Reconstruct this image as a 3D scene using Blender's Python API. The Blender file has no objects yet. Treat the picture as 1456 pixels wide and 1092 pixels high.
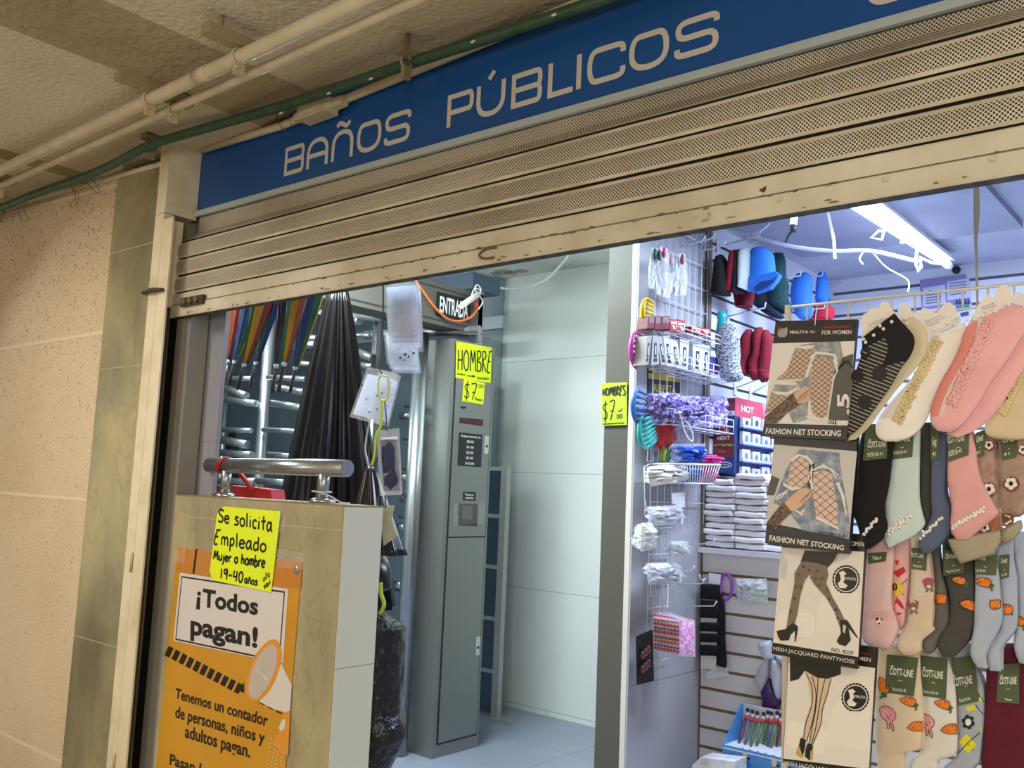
import bpy, bmesh, math, random
import numpy as np
from mathutils import Vector, Matrix
random.seed(7)
scene = bpy.context.scene
COL = scene.collection
# ---------------------------------------------------------------- camera
FOC = 1306.672                       # focal length in pixels of the 1456 x 1092 frame
H = 1.4                              # eye height in metres
RC = ((0.76488841, 0.64280226, 0.04184468), (-0.04290810, 0.11565762, -0.99236193), (-0.64273215, 0.75725066, 0.11604661))
cd = bpy.data.cameras.new('camera'); cam = bpy.data.objects.new('camera', cd); COL.objects.link(cam)
cd.sensor_fit = 'HORIZONTAL'; cd.sensor_width = 36.0; cd.lens = FOC / 1456 * 36.0; cd.clip_start = 0.02
r_, d_, f_ = RC
cam.matrix_world = Matrix(((r_[0], -d_[0], -f_[0], 0), (r_[1], -d_[1], -f_[1], 0), (r_[2], -d_[2], -f_[2], H), (0, 0, 0, 1)))
scene.camera = cam
# ---------------------------------------------------------------- light and exposure
vs = scene.view_settings
scene.display_settings.display_device = 'sRGB'
vs.view_transform = 'Standard'; vs.look = 'None'; vs.gamma = 1.0; vs.use_curve_mapping = False
vs.exposure = 0.0
world = bpy.data.worlds.new('world'); scene.world = world; world.use_nodes = True
world.node_tree.nodes['Background'].inputs[0].default_value = (1.0, 0.94, 0.85, 1)
world.node_tree.nodes['Background'].inputs[1].default_value = 0.5
def area(name, loc, target, sx, sy, power, color, spread=180):
    l = bpy.data.lights.new(name, 'AREA'); l.shape = 'RECTANGLE'; l.size = sx; l.size_y = sy
    l.energy = power; l.color = color; l.spread = math.radians(spread)
    o = bpy.data.objects.new(name, l); COL.objects.link(o); o.location = loc
    o.rotation_euler = (Vector(target) - Vector(loc)).to_track_quat('-Z', 'Y').to_euler()
    return o
WARM = (1.0, 0.965, 0.915)
def bulb(name, loc, power, color, r=0.12):  # point light without a fitting, used for the added fills
    l = bpy.data.lights.new(name, 'POINT'); l.energy = power; l.color = color; l.shadow_soft_size = r
    o = bpy.data.objects.new(name, l); COL.objects.link(o); o.location = loc
area('corridor_lamp_right', (1.1, -0.2, 2.50), (1.0, -0.1, 0.0), 1.2, 0.3, 36, WARM)
area('corridor_troffer', (-3.05, 0.0, 2.655), (-3.05, 0.0, 0.0), 0.12, 1.1, 36, WARM)
bulb('corridor_fill_right', (0.6, -1.0, 1.75), 70, WARM, .25)  # added fill light, no real bulb here; lifts the dark ceiling
bulb('corridor_fill_left', (-2.2, -1.9, 1.6), 40, WARM, .3)  # added ambient fill from the left, no fitting there
area('bathroom_lamp', (-3.0, 2.25, 2.84), (-3.0, 2.25, 0), 1.2, 0.4, 150, (0.84, 0.97, 1.0))
bulb('bathroom_fill', (-2.5, 3.9, 2.2), 12, (0.86, 0.97, 1.0), .2)  # added fill light to brighten the bathroom ceiling
bulb('bathroom_fill_far', (-4.7, 3.0, 2.3), 26, (0.86, 0.97, 1.0), .2)  # added fill light for the dark turnstile side
area('shop_lamp', (-0.9, 3.5, 2.56), (-0.9, 3.5, 0), 0.3, 1.2, 62, (0.68, 0.78, 1.0))

# ---------------------------------------------------------------- pixel of the photograph -> point of the place
def ray(px, py):
    a = ((px - 728) / FOC, (py - 546) / FOC, 1.0)
    return Vector((RC[0][0]*a[0] + RC[1][0]*a[1] + RC[2][0], RC[0][1]*a[0] + RC[1][1]*a[1] + RC[2][1], RC[0][2]*a[0] + RC[1][2]*a[1] + RC[2][2]))
CAMP = Vector((0, 0, H))
def PY(p, Y): d = ray(*p); return CAMP + d * (Y / d.y)
def PX(p, X): d = ray(*p); return CAMP + d * (X / d.x)
def PZ(p, Z): d = ray(*p); return CAMP + d * ((Z - H) / d.z)
# ---------------------------------------------------------------- materials
def lin(h):
    h = h.lstrip('#'); c = [int(h[i:i+2], 16) / 255 for i in (0, 2, 4)]
    return tuple(x / 12.92 if x <= 0.04045 else ((x + 0.055) / 1.055) ** 2.4 for x in c) + (1.0,)
MATS = {}
def N(nt, t, **k):
    n = nt.nodes.new(t)
    for a, b in k.items():
        if a.startswith('i'):
            n.inputs[int(a[1:])].default_value = b
        else: setattr(n, a, b)
    return n
def base(name, col, rough=0.6, metal=0.0):
    m = bpy.data.materials.new(name); m.use_nodes = True
    nt = m.node_tree; b = nt.nodes['Principled BSDF']
    b.inputs['Base Color'].default_value = lin(col); b.inputs['Roughness'].default_value = rough; b.inputs['Metallic'].default_value = metal
    return m, nt, b
def M(col, rough=0.6, metal=0.0, bump=None, var=None, alpha=1.0, emit=0.0, trans=0.0, name=None):
    key = (col, rough, metal, bump, var, alpha, emit, trans)
    if key in MATS: return MATS[key]
    m, nt, b = base(name or 'mat_' + col.lstrip('#'), col, rough, metal)
    if bump or var: tc = N(nt, 'ShaderNodeTexCoord')
    if var:                                  # (scale, other colour, low, high): a second tone in soft patches
        n = N(nt, 'ShaderNodeTexNoise'); n.inputs['Scale'].default_value = var[0]; n.inputs['Detail'].default_value = 5
        nt.links.new(tc.outputs['Object'], n.inputs['Vector'])
        r = N(nt, 'ShaderNodeValToRGB'); r.color_ramp.elements[0].position = var[2]; r.color_ramp.elements[1].position = var[3]
        r.color_ramp.elements[0].color = lin(col); r.color_ramp.elements[1].color = lin(var[1])
        nt.links.new(n.outputs[0], r.inputs[0]); nt.links.new(r.outputs[0], b.inputs['Base Color'])
    if bump:                                 # (scale, strength, distance)
        n = N(nt, 'ShaderNodeTexNoise'); n.inputs['Scale'].default_value = bump[0]; n.inputs['Detail'].default_value = 3
        nt.links.new(tc.outputs['Object'], n.inputs['Vector'])
        bp = N(nt, 'ShaderNodeBump'); bp.inputs['Strength'].default_value = bump[1]; bp.inputs['Distance'].default_value = bump[2]
        nt.links.new(n.outputs[0], bp.inputs['Height']); nt.links.new(bp.outputs[0], b.inputs['Normal'])
    if alpha < 1: b.inputs['Alpha'].default_value = alpha
    if trans: b.inputs['Transmission Weight'].default_value = trans
    if emit:
        b.inputs['Emission Color'].default_value = lin(col); b.inputs['Emission Strength'].default_value = emit
    MATS[key] = m
    return m
# ---------------------------------------------------------------- mesh builder
class MB:
    def __init__(s): s.v = []; s.f = []; s.m = []; s.s = []
    def add(s, vs, fs, m=0, sm=False):
        b = len(s.v); s.v += [tuple(v) for v in vs]
        for f in fs: s.f.append(tuple(b + i for i in f)); s.m.append(m); s.s.append(sm)
    def face(s, vs, m=0): s.add(vs, [tuple(range(len(vs)))], m)
    def box(s, x0, x1, y0, y1, z0, z1, m=0):
        s.obox([(x0,y0,z0),(x1,y0,z0),(x1,y1,z0),(x0,y1,z0)], (0, 0, z1 - z0), m)
    def obox(s, base4, ext, m=0):
        e = Vector(ext); a = [Vector(p) for p in base4]; b = [p + e for p in a]; n = len(a)
        fs = [tuple(range(n))[::-1], tuple(range(n, 2*n))] + [(i, (i+1) % n, n + (i+1) % n, n + i) for i in range(n)]
        c = sum(a, Vector()) / n; nn = (a[1]-a[0]).cross(a[2]-a[1])
        if nn.dot(e) < 0: fs = [f[::-1] for f in fs]
        s.add(a + b, fs, m)
    def tube(s, pts, r, n=8, m=0, caps=True, closed=False):
        P = [Vector(p) for p in pts]; k = len(P); R = r if hasattr(r, '__len__') else [r] * k
        up = None; rings = []
        for i in range(k):
            t = (P[(i+1) % k] - P[i-1]) if closed else (P[min(i+1, k-1)] - P[max(i-1, 0)])
            t.normalize()
            if up is None: up = t.orthogonal().normalized()
            up = (up - t * up.dot(t)); up = up.normalized() if up.length > 1e-6 else t.orthogonal().normalized()
            w = t.cross(up); rings.append([P[i] + (up * math.cos(a) + w * math.sin(a)) * R[i] for a in [2*math.pi*j/n for j in range(n)]])
        fs = []
        for i in range(k if closed else k - 1):
            i2 = (i + 1) % k
            for j in range(n): fs.append((i*n + j, i*n + (j+1) % n, i2*n + (j+1) % n, i2*n + j))
        b = len(s.v); s.add([v for g in rings for v in g], fs, m, True)
        if caps and not closed:
            for f in (tuple(range(n))[::-1], tuple(range((k-1)*n, k*n))):
                s.f.append(tuple(b + i for i in f)); s.m.append(m); s.s.append(False)
    def ball(s, c, r, m=0, n=8, sc=(1, 1, 1)):
        c = Vector(c); vs = []; h = max(3, n // 2)
        for i in range(h + 1):
            t = math.pi * i / h
            for j in range(n):
                a = 2 * math.pi * j / n
                vs.append(c + Vector((math.sin(t)*math.cos(a)*r*sc[0], math.sin(t)*math.sin(a)*r*sc[1], math.cos(t)*r*sc[2])))
        s.add(vs, [(i*n+j, (i+1)*n+j, (i+1)*n+(j+1) % n, i*n+(j+1) % n) for i in range(h) for j in range(n)], m, True)
    def loft(s, rings, m=0, caps=True, sm=True, fm=None):
        n = len(rings[0]); b = len(s.v); s.v += [tuple(v) for g in rings for v in g]
        for i in range(len(rings) - 1):
            for j in range(n):
                s.f.append((b+i*n+j, b+i*n+(j+1) % n, b+(i+1)*n+(j+1) % n, b+(i+1)*n+j)); s.m.append(fm(i, j) if fm else m); s.s.append(sm)
        if caps:
            for f in (tuple(range(n))[::-1], tuple(range((len(rings)-1)*n, len(rings)*n))):
                s.f.append(tuple(b + i for i in f)); s.m.append(m); s.s.append(False)
    def build(s, name, mats, parent=None, origin=None):
        me = bpy.data.meshes.new(name); V = [Vector(v) for v in s.v]
        if parent is not None: o0 = wloc(parent)
        elif origin is not None: o0 = Vector(origin)
        else:
            o0 = Vector([(min(v[i] for v in V) + max(v[i] for v in V)) / 2 for i in range(3)]); o0.z = min(v.z for v in V)
        me.from_pydata([tuple(v - o0) for v in V], [], s.f)
        for x in (mats if isinstance(mats, (list, tuple)) else [mats]): me.materials.append(x)
        me.polygons.foreach_set('material_index', s.m); me.polygons.foreach_set('use_smooth', s.s)
        me.update()
        o = bpy.data.objects.new(name, me); COL.objects.link(o)
        if parent is not None: o.parent = parent
        else: o.location = o0
        return o
def wloc(o):
    p = Vector((0, 0, 0))
    while o is not None: p += o.location; o = o.parent
    return p
def tag(o, label=None, cat=None, group=None, kind=None):
    if label: o['label'] = label
    if cat: o['category'] = cat
    if group: o['group'] = group
    if kind: o['kind'] = kind
    return o
def thing(name, label, cat, loc, group=None):
    o = bpy.data.objects.new(name, None); COL.objects.link(o); o.location = loc; o.empty_display_size = 0.05
    return tag(o, label, cat, group)
def struct(o): o['kind'] = 'structure'; return o
def copy_thing(o, loc, label=None, swap=None):
    c = o.copy(); COL.objects.link(c); c.location = loc
    if label: c['label'] = label
    def rec(src, dst):
        for ch in list(src.children):
            d = ch.copy(); COL.objects.link(d); d.parent = dst; rec(ch, d)
    rec(o, c)
    return c
# ---------------------------------------------------------------- flat print, lettering and pen strokes
_TXT = {}
def text_polys(s, bold=0.0):
    if (s, bold) in _TXT: return _TXT[(s, bold)]
    c = bpy.data.curves.new('t', 'FONT'); c.body = s; c.offset = bold; c.resolution_u = 3
    o = bpy.data.objects.new('t', c); COL.objects.link(o)
    dg = bpy.context.evaluated_depsgraph_get(); dg.update(); ev = o.evaluated_get(dg); me = ev.to_mesh()
    V = [(v.co.x, v.co.y) for v in me.vertices]; F = [tuple(p.vertices) for p in me.polygons]
    ev.to_mesh_clear(); bpy.data.objects.remove(o); bpy.data.curves.remove(c)
    x0 = min(v[0] for v in V); x1 = max(v[0] for v in V); y0 = min(v[1] for v in V); y1 = max(v[1] for v in V)
    r = ([((v[0]-x0)/(x1-x0), (y1-v[1])/(y1-y0)) for v in V], F); _TXT[(s, bold)] = r
    return r
class Frame:
    """A flat patch: TL, TR, BR, BL corner points; at(u, v, h) with h in metres off the face towards the viewer."""
    def __init__(s, tl, tr, br, bl):
        s.c = [Vector(p) for p in (tl, tr, br, bl)]
        n = (s.c[1]-s.c[0]).cross(s.c[3]-s.c[0]).normalized()
        if n.dot(CAMP - s.c[0]) < 0: n = -n
        s.n = n; s.w = (s.c[1]-s.c[0]).length; s.h = (s.c[3]-s.c[0]).length
    def at(s, u, v, h=0.0):
        a = s.c[0].lerp(s.c[1], u); b = s.c[3].lerp(s.c[2], u); return a.lerp(b, v) + s.n * h
    def sub(s, u0, v0, u1, v1): return Frame(s.at(u0, v0), s.at(u1, v0), s.at(u1, v1), s.at(u0, v1))
def up_face(mb, pts, n, m):
    P = [Vector(p) for p in pts]; nn = Vector()
    for i in range(len(P)): nn += P[i-1].cross(P[i])
    if nn.dot(n) < 0: P = P[::-1]
    mb.face(P, m)
def d_poly(mb, fr, pts, m, h=0.0006): up_face(mb, [fr.at(u, v, h) for u, v in pts], fr.n, m)
def d_text(mb, fr, s, u0, v0, u1, v1, m, bold=0.0, h=0.0009, slant=0.0):
    V, F = text_polys(s, bold); P = [fr.at(u0 + (u1-u0)*x, v0 + (v1-v0)*y + slant*x, h) for x, y in V]
    for f in F: up_face(mb, [P[i] for i in f], fr.n, m)
def d_stroke(mb, fr, pts, w, m, h=0.0009):
    ribbon(mb, [fr.at(u, v, h) for u, v in pts], fr.n, w, m)
def ribbon(mb, P, n, w, m, closed=False):
    P = [Vector(p) for p in P]; k = len(P); L = []; R = []
    for i in range(k):
        a = P[i-1] if (i > 0 or closed) else None; b = P[(i+1) % k] if (i < k-1 or closed) else None
        ta = (P[i]-a).normalized() if a is not None and (P[i]-a).length > 1e-9 else None
        tb = (b-P[i]).normalized() if b is not None and (b-P[i]).length > 1e-9 else None
        ta = ta or tb; tb = tb or ta
        t = ta + tb; t = t.normalized() if t.length > 1e-6 else ta
        q = n.cross(t).normalized(); c = max(0.5, q.dot(n.cross(ta).normalized())); q = q * (w / 2 / c)
        L.append(P[i] + q); R.append(P[i] - q)
    for i in range(k if closed else k-1):
        j = (i+1) % k; up_face(mb, [L[i], L[j], R[j], R[i]], n, m)
def arc(cx, cy, rx, ry, a0, a1, n=10): return [(cx + rx*math.cos(math.radians(a0+(a1-a0)*i/n)), cy + ry*math.sin(math.radians(a0+(a1-a0)*i/n))) for i in range(n+1)]
def ell(cx, cy, rx, ry, n=16): return arc(cx, cy, rx, ry, 0, 360, n)[:-1]
def d_ell(mb, fr, cx, cy, rx, ry, m, h=0.0006, n=16): d_poly(mb, fr, ell(cx, cy, rx, ry, n), m, h)
def pxs(q, ox, oy, k): return [(ox + x*k, oy + y*k) for x, y in q]
def catmull(P, n):
    P = [np.array(p, float) for p in P]; out = []; k = len(P)
    for i in range(n):
        t = i / (n-1) * (k-1); j = min(int(t), k-2); f = t - j
        p0 = P[max(j-1, 0)]; p1 = P[j]; p2 = P[j+1]; p3 = P[min(j+2, k-1)]
        out.append(0.5*((2*p1) + (p2-p0)*f + (2*p0-5*p1+4*p2-p3)*f*f + (3*p1-p0-3*p2+p3)*f**3))
    return out
GLY = {  # pen strokes, x right, y down, cap height 0..1, x-height from 0.4
 'S': (.6, [[(.6,.12),(.35,.0),(.08,.15),(.2,.42),(.5,.6),(.5,.88),(.2,1),(0,.9)]]),
 'e': (.55, [[(.05,.72),(.5,.62),(.35,.42),(.1,.5),(.03,.8),(.25,1),(.52,.88)]]),
 's': (.5, [[(.48,.45),(.2,.4),(.1,.55),(.42,.75),(.35,.96),(0,.98)]]),
 'o': (.55, [[(.3,.4),(.06,.55),(.05,.85),(.25,1),(.48,.88),(.5,.55),(.3,.4)]]),
 'l': (.25, [[(.1,0),(.12,1)]]), 'i': (.25, [[(.12,.42),(.1,1)], [(.12,.18),(.13,.24)]]),
 'c': (.45, [[(.42,.48),(.2,.4),(.03,.68),(.15,.97),(.42,.92)]]),
 't': (.45, [[(.22,.05),(.22,1)], [(0,.42),(.45,.38)]]),
 'a': (.6, [[(.45,.45),(.2,.42),(.03,.72),(.18,1),(.42,.75),(.46,.42),(.48,.85),(.6,1)]]),
 'E': (.6, [[(.2,.02),(.62,-.03)], [(.3,.05),(.08,.5),(.0,1),(.32,.98)], [(.12,.5),(.4,.45)]]),
 'm': (.75, [[(.05,.45),(.03,1)], [(.05,.6),(.2,.42),(.34,.5),(.34,1)], [(.34,.6),(.52,.42),(.66,.5),(.68,1)]]),
 'p': (.5, [[(.1,.42),(.05,1.35)], [(.08,.5),(.35,.42),(.45,.65),(.3,.9),(.06,.9)]]),
 'd': (.55, [[(.45,0),(.46,1)], [(.45,.5),(.2,.42),(.03,.7),(.15,1),(.45,.85)]]),
 'M': (.8, [[(0,1),(.12,0),(.36,.6),(.62,0),(.72,1)]]),
 'u': (.55, [[(.05,.42),(.05,.85),(.22,1),(.44,.85),(.46,.42),(.48,1)]]),
 'j': (.3, [[(.18,.42),(.18,1.2),(0,1.35)], [(.2,.2),(.21,.26)]]),
 'r': (.4, [[(.06,.42),(.06,1)], [(.06,.6),(.22,.42),(.4,.45)]]),
 'h': (.55, [[(.06,0),(.05,1)], [(.06,.6),(.28,.45),(.44,.58),(.45,1)]]),
 'b': (.5, [[(.06,0),(.06,1),(.35,.97),(.45,.72),(.3,.48),(.08,.58)]]),
 'n': (.55, [[(.05,.42),(.05,1)], [(.05,.6),(.26,.42),(.44,.55),(.45,1)]]),
 '\xf1': (.55, [[(.05,.42),(.05,1)], [(.05,.6),(.26,.42),(.44,.55),(.45,1)], [(.05,.25),(.45,.2)]]),
 'f': (.4, [[(.4,.08),(.22,.05),(.18,.3),(.15,1)], [(0,.45),(.36,.42)]]),
 'q': (.5, [[(.42,.45),(.15,.42),(.03,.7),(.2,.95),(.42,.75),(.42,.42),(.4,1.35)]]),
 '\xed': (.25, [[(.12,.42),(.1,1)], [(.1,.28),(.24,.1)]]),
 '1': (.3, [[(.12,0),(.1,1)]]), '9': (.5, [[(.45,.2),(.2,.02),(.04,.25),(.2,.48),(.43,.3),(.45,.1),(.4,1)]]),
 '-': (.5, [[(.05,.55),(.42,.52)]]), '4': (.55, [[(.12,0),(.02,.55),(.48,.55)], [(.42,.02),(.4,1)]]),
 '0': (.55, [[(.28,0),(.05,.25),(.05,.75),(.25,1),(.47,.75),(.48,.25),(.28,0)]]),
 'H': (.62, [[(.06,0),(.0,1)], [(.55,0),(.5,1)], [(.03,.52),(.52,.48)]]),
 'O': (.75, [[(.35,0),(.06,.25),(.04,.75),(.3,1),(.6,.8),(.64,.3),(.35,0)]]),
 'B': (.6, [[(.06,0),(.02,1)], [(.05,.03),(.42,.02),(.48,.25),(.08,.48),(.5,.6),(.48,.92),(.02,1)]]),
 'R': (.6, [[(.06,0),(.02,1)], [(.05,.03),(.42,.02),(.48,.28),(.08,.5),(.55,1)]]),
 '$': (.6, [[(.55,.15),(.3,.1),(.08,.25),(.2,.45),(.48,.6),(.45,.85),(.2,.92),(0,.82)], [(.32,-.08),(.26,1.1)]]),
 '7': (.6, [[(0,.05),(.55,.05),(.2,1)], [(.12,.55),(.52,.5)]]),
 '>': (1.2, [[(0,.6),(1.1,.55)], [(.8,.3),(1.12,.55),(.8,.85)]]),
 'P': (.5, [[(.06,0),(.02,1)], [(.05,.03),(.42,.05),(.42,.42),(.06,.5)]]), ' ': (.35, []),
}
def pen_width(s, gap=.12): return sum(GLY[c][0] + gap for c in s) - gap
def d_pen(mb, fr, s, u0, v0, u1, v1, w, m, h=0.0009, slope=0.0):
    """handwriting fitted into the box; v0..v1 is the cap height, slope drops the line end"""
    tot = pen_width(s); x = 0
    for c in s:
        for st in GLY[c][1]:
            pts = st if len(st) < 3 else [tuple(p) for p in catmull(st, len(st)*3)]
            d_stroke(mb, fr, [(u0+(u1-u0)*(x+a)/tot, v0+(v1-v0)*b + slope*(x+a)/tot) for a, b in pts], w, m, h)
        x += GLY[c][0] + .12
BLACK = '#141414'
# ---------------------------------------------------------------- special materials
def stucco(name, col, col2, scale, strength, pits=False):
    m, nt, b = base(name, col, 0.9)
    tc = N(nt, 'ShaderNodeTexCoord')
    n1 = N(nt, 'ShaderNodeTexNoise'); n1.inputs['Scale'].default_value = 2.0; n1.inputs['Detail'].default_value = 6
    n2 = N(nt, 'ShaderNodeTexNoise'); n2.inputs['Scale'].default_value = scale; n2.inputs['Detail'].default_value = 4
    nt.links.new(tc.outputs['Object'], n1.inputs['Vector']); nt.links.new(tc.outputs['Object'], n2.inputs['Vector'])
    r = N(nt, 'ShaderNodeValToRGB'); r.color_ramp.elements[0].position = .35; r.color_ramp.elements[1].position = .7
    r.color_ramp.elements[0].color = lin(col2); r.color_ramp.elements[1].color = lin(col)
    nt.links.new(n1.outputs[0], r.inputs[0]); out = r.outputs[0]
    if pits:
        v = N(nt, 'ShaderNodeTexNoise'); v.inputs['Scale'].default_value = 95; v.inputs['Detail'].default_value = 2
        nt.links.new(tc.outputs['Object'], v.inputs['Vector'])
        sx = N(nt, 'ShaderNodeSeparateXYZ'); nt.links.new(tc.outputs['Object'], sx.inputs[0])
        mr = N(nt, 'ShaderNodeMapRange'); mr.inputs[1].default_value = 0.9; mr.inputs[2].default_value = 2.3; mr.inputs[3].default_value = .30; mr.inputs[4].default_value = .375
        nt.links.new(sx.outputs[2], mr.inputs[0])
        lt = N(nt, 'ShaderNodeMath', operation='LESS_THAN'); nt.links.new(v.outputs[0], lt.inputs[0]); nt.links.new(mr.outputs[0], lt.inputs[1])
        mx = N(nt, 'ShaderNodeMixRGB'); mx.inputs[2].default_value = lin('#a38c6b'); nt.links.new(lt.outputs[0], mx.inputs[0]); nt.links.new(out, mx.inputs[1]); out = mx.outputs[0]
    nt.links.new(out, b.inputs['Base Color'])
    bp = N(nt, 'ShaderNodeBump'); bp.inputs['Strength'].default_value = strength; bp.inputs['Distance'].default_value = 0.01
    nt.links.new(n2.outputs[0], bp.inputs['Height']); nt.links.new(bp.outputs[0], b.inputs['Normal'])
    return m
def marble(name, c1, c2, c3, scale, rough=.35, rot=(0, .6, 0)):
    m, nt, b = base(name, c1, rough)
    tc = N(nt, 'ShaderNodeTexCoord'); mp = N(nt, 'ShaderNodeMapping'); mp.inputs['Rotation'].default_value = rot; mp.inputs['Scale'].default_value = (1, 1, .6)
    nt.links.new(tc.outputs['Object'], mp.inputs[0])
    n1 = N(nt, 'ShaderNodeTexNoise'); n1.inputs['Scale'].default_value = scale; n1.inputs['Detail'].default_value = 8; n1.inputs['Distortion'].default_value = 1.2
    nt.links.new(mp.outputs[0], n1.inputs['Vector'])
    r = N(nt, 'ShaderNodeValToRGB'); e = r.color_ramp.elements; e[0].position = .3; e[1].position = .68
    e[0].color = lin(c2); e[1].color = lin(c1); k = e.new(.5); k.color = lin(c3)
    nt.links.new(n1.outputs[0], r.inputs[0])
    n2 = N(nt, 'ShaderNodeTexNoise'); n2.inputs['Scale'].default_value = scale * .8; n2.inputs['Detail'].default_value = 6; n2.inputs['Distortion'].default_value = 2.5
    nt.links.new(mp.outputs[0], n2.inputs['Vector'])
    a = N(nt, 'ShaderNodeMath', operation='SUBTRACT', i1=.5); nt.links.new(n2.outputs[0], a.inputs[0])
    a2 = N(nt, 'ShaderNodeMath', operation='ABSOLUTE'); nt.links.new(a.outputs[0], a2.inputs[0])
    r2 = N(nt, 'ShaderNodeMapRange'); r2.inputs[1].default_value = 0; r2.inputs[2].default_value = .02; r2.inputs[3].default_value = .22; r2.inputs[4].default_value = 0
    nt.links.new(a2.outputs[0], r2.inputs[0])
    mx = N(nt, 'ShaderNodeMixRGB'); mx.inputs[2].default_value = lin('#5d5138'); nt.links.new(r2.outputs[0], mx.inputs[0]); nt.links.new(r.outputs[0], mx.inputs[1])
    nt.links.new(mx.outputs[0], b.inputs['Base Color'])
    return m
def perforated():
    m, nt, b = base('perforated_paint', '#d4cab2', .5)
    g = N(nt, 'ShaderNodeNewGeometry'); s = N(nt, 'ShaderNodeSeparateXYZ'); nt.links.new(g.outputs['Position'], s.inputs[0])
    def math(op, a, c=None, c2=None):
        n = N(nt, 'ShaderNodeMath', operation=op)
        for i, x in enumerate((a, c)):
            if x is None: continue
            if isinstance(x, (int, float)): n.inputs[i].default_value = x
            else: nt.links.new(x, n.inputs[i])
        return n.outputs[0]
    P = 0.0078; ds = []
    for off in (0.0, 0.5):
        u = math('SUBTRACT', math('FRACT', math('ADD', math('MULTIPLY', s.outputs[0], 1/P), off + 1000)), .5)
        v = math('SUBTRACT', math('FRACT', math('ADD', math('MULTIPLY', s.outputs[2], 1/P), off)), .5)
        ds.append(math('ADD', math('MULTIPLY', u, u), math('MULTIPLY', v, v)))
    hole = math('LESS_THAN', math('MINIMUM', ds[0], ds[1]), .066)
    n = N(nt, 'ShaderNodeTexNoise'); n.inputs['Scale'].default_value = 2.5; n.inputs['Detail'].default_value = 8; nt.links.new(g.outputs['Position'], n.inputs['Vector'])
    r = N(nt, 'ShaderNodeValToRGB'); r.color_ramp.elements[0].position = .25; r.color_ramp.elements[1].position = .6
    r.color_ramp.elements[0].color = lin('#a89c84'); r.color_ramp.elements[1].color = lin('#d4cab4'); nt.links.new(n.outputs[0], r.inputs[0])
    mx = N(nt, 'ShaderNodeMixRGB'); mx.inputs[2].default_value = lin('#2b251c'); nt.links.new(hole, mx.inputs[0]); nt.links.new(r.outputs[0], mx.inputs[1])
    nt.links.new(mx.outputs[0], b.inputs['Base Color'])
    return m
def brushed(name, col, rough=.35, scale=(1, 1, 120), metal=.9):
    m, nt, b = base(name, col, rough, metal)
    tc = N(nt, 'ShaderNodeTexCoord'); mp = N(nt, 'ShaderNodeMapping'); mp.inputs['Scale'].default_value = scale
    n = N(nt, 'ShaderNodeTexNoise'); n.inputs['Scale'].default_value = 6; n.inputs['Detail'].default_value = 4
    nt.links.new(tc.outputs['Object'], mp.inputs[0]); nt.links.new(mp.outputs[0], n.inputs['Vector'])
    r = N(nt, 'ShaderNodeMapRange'); r.inputs[3].default_value = rough - .1; r.inputs[4].default_value = rough + .15
    nt.links.new(n.outputs[0], r.inputs[0]); nt.links.new(r.outputs[0], b.inputs['Roughness'])
    return m
def stripes(name, cols, direction, freq, distort=0.0, dscale=8.0, rough=.8):
    """bands of the given colours across a direction in object space"""
    m, nt, b = base(name, cols[0], rough)
    tc = N(nt, 'ShaderNodeTexCoord'); dt = N(nt, 'ShaderNodeVectorMath', operation='DOT_PRODUCT'); dt.inputs[1].default_value = direction
    nt.links.new(tc.outputs['Object'], dt.inputs[0]); v = dt.outputs['Value']
    mu = N(nt, 'ShaderNodeMath', operation='MULTIPLY', i1=freq); nt.links.new(v, mu.inputs[0]); v = mu.outputs[0]
    if distort:
        n = N(nt, 'ShaderNodeTexNoise'); n.inputs['Scale'].default_value = dscale; nt.links.new(tc.outputs['Object'], n.inputs['Vector'])
        m2 = N(nt, 'ShaderNodeMath', operation='MULTIPLY', i1=distort); nt.links.new(n.outputs[0], m2.inputs[0])
        ad = N(nt, 'ShaderNodeMath', operation='ADD'); nt.links.new(v, ad.inputs[0]); nt.links.new(m2.outputs[0], ad.inputs[1]); v = ad.outputs[0]
    fr = N(nt, 'ShaderNodeMath', operation='FRACT'); nt.links.new(v, fr.inputs[0])
    r = N(nt, 'ShaderNodeValToRGB'); r.color_ramp.interpolation = 'CONSTANT'; e = r.color_ramp.elements
    e[0].position = 0; e[0].color = lin(cols[0]); e[1].position = 1 / len(cols); e[1].color = lin(cols[1])
    for i, c in enumerate(cols[2:], 2): k = e.new(i / len(cols)); k.color = lin(c)
    nt.links.new(fr.outputs[0], r.inputs[0]); nt.links.new(r.outputs[0], b.inputs['Base Color'])
    return m
def speckle(name, cols, scale, stretch=(1, 1, 1), rough=.8, thr=(.45, .55)):
    m, nt, b = base(name, cols[0], rough)
    tc = N(nt, 'ShaderNodeTexCoord'); mp = N(nt, 'ShaderNodeMapping'); mp.inputs['Scale'].default_value = stretch
    n = N(nt, 'ShaderNodeTexNoise'); n.inputs['Scale'].default_value = scale; n.inputs['Detail'].default_value = 3; n.inputs['Distortion'].default_value = .8
    nt.links.new(tc.outputs['Object'], mp.inputs[0]); nt.links.new(mp.outputs[0], n.inputs['Vector'])
    r = N(nt, 'ShaderNodeValToRGB'); e = r.color_ramp.elements; e[0].position = thr[0]; e[1].position = thr[1]
    e[0].color = lin(cols[0]); e[1].color = lin(cols[-1])
    if len(cols) == 3: k = e.new((thr[0] + thr[1]) / 2); k.color = lin(cols[1])
    nt.links.new(n.outputs[0], r.inputs[0]); nt.links.new(r.outputs[0], b.inputs['Base Color'])
    return m
STEEL = brushed('brushed_steel', '#a9adae', .34)
STEEL_V = brushed('brushed_steel_doors', '#8f918e', .42, (60, 60, 1), .85)
CHROME = M('#c9ccce', .18, 1.0); TUBE = brushed('satin_tube', '#a3a8ac', .28, (40, 40, 1))
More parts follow.
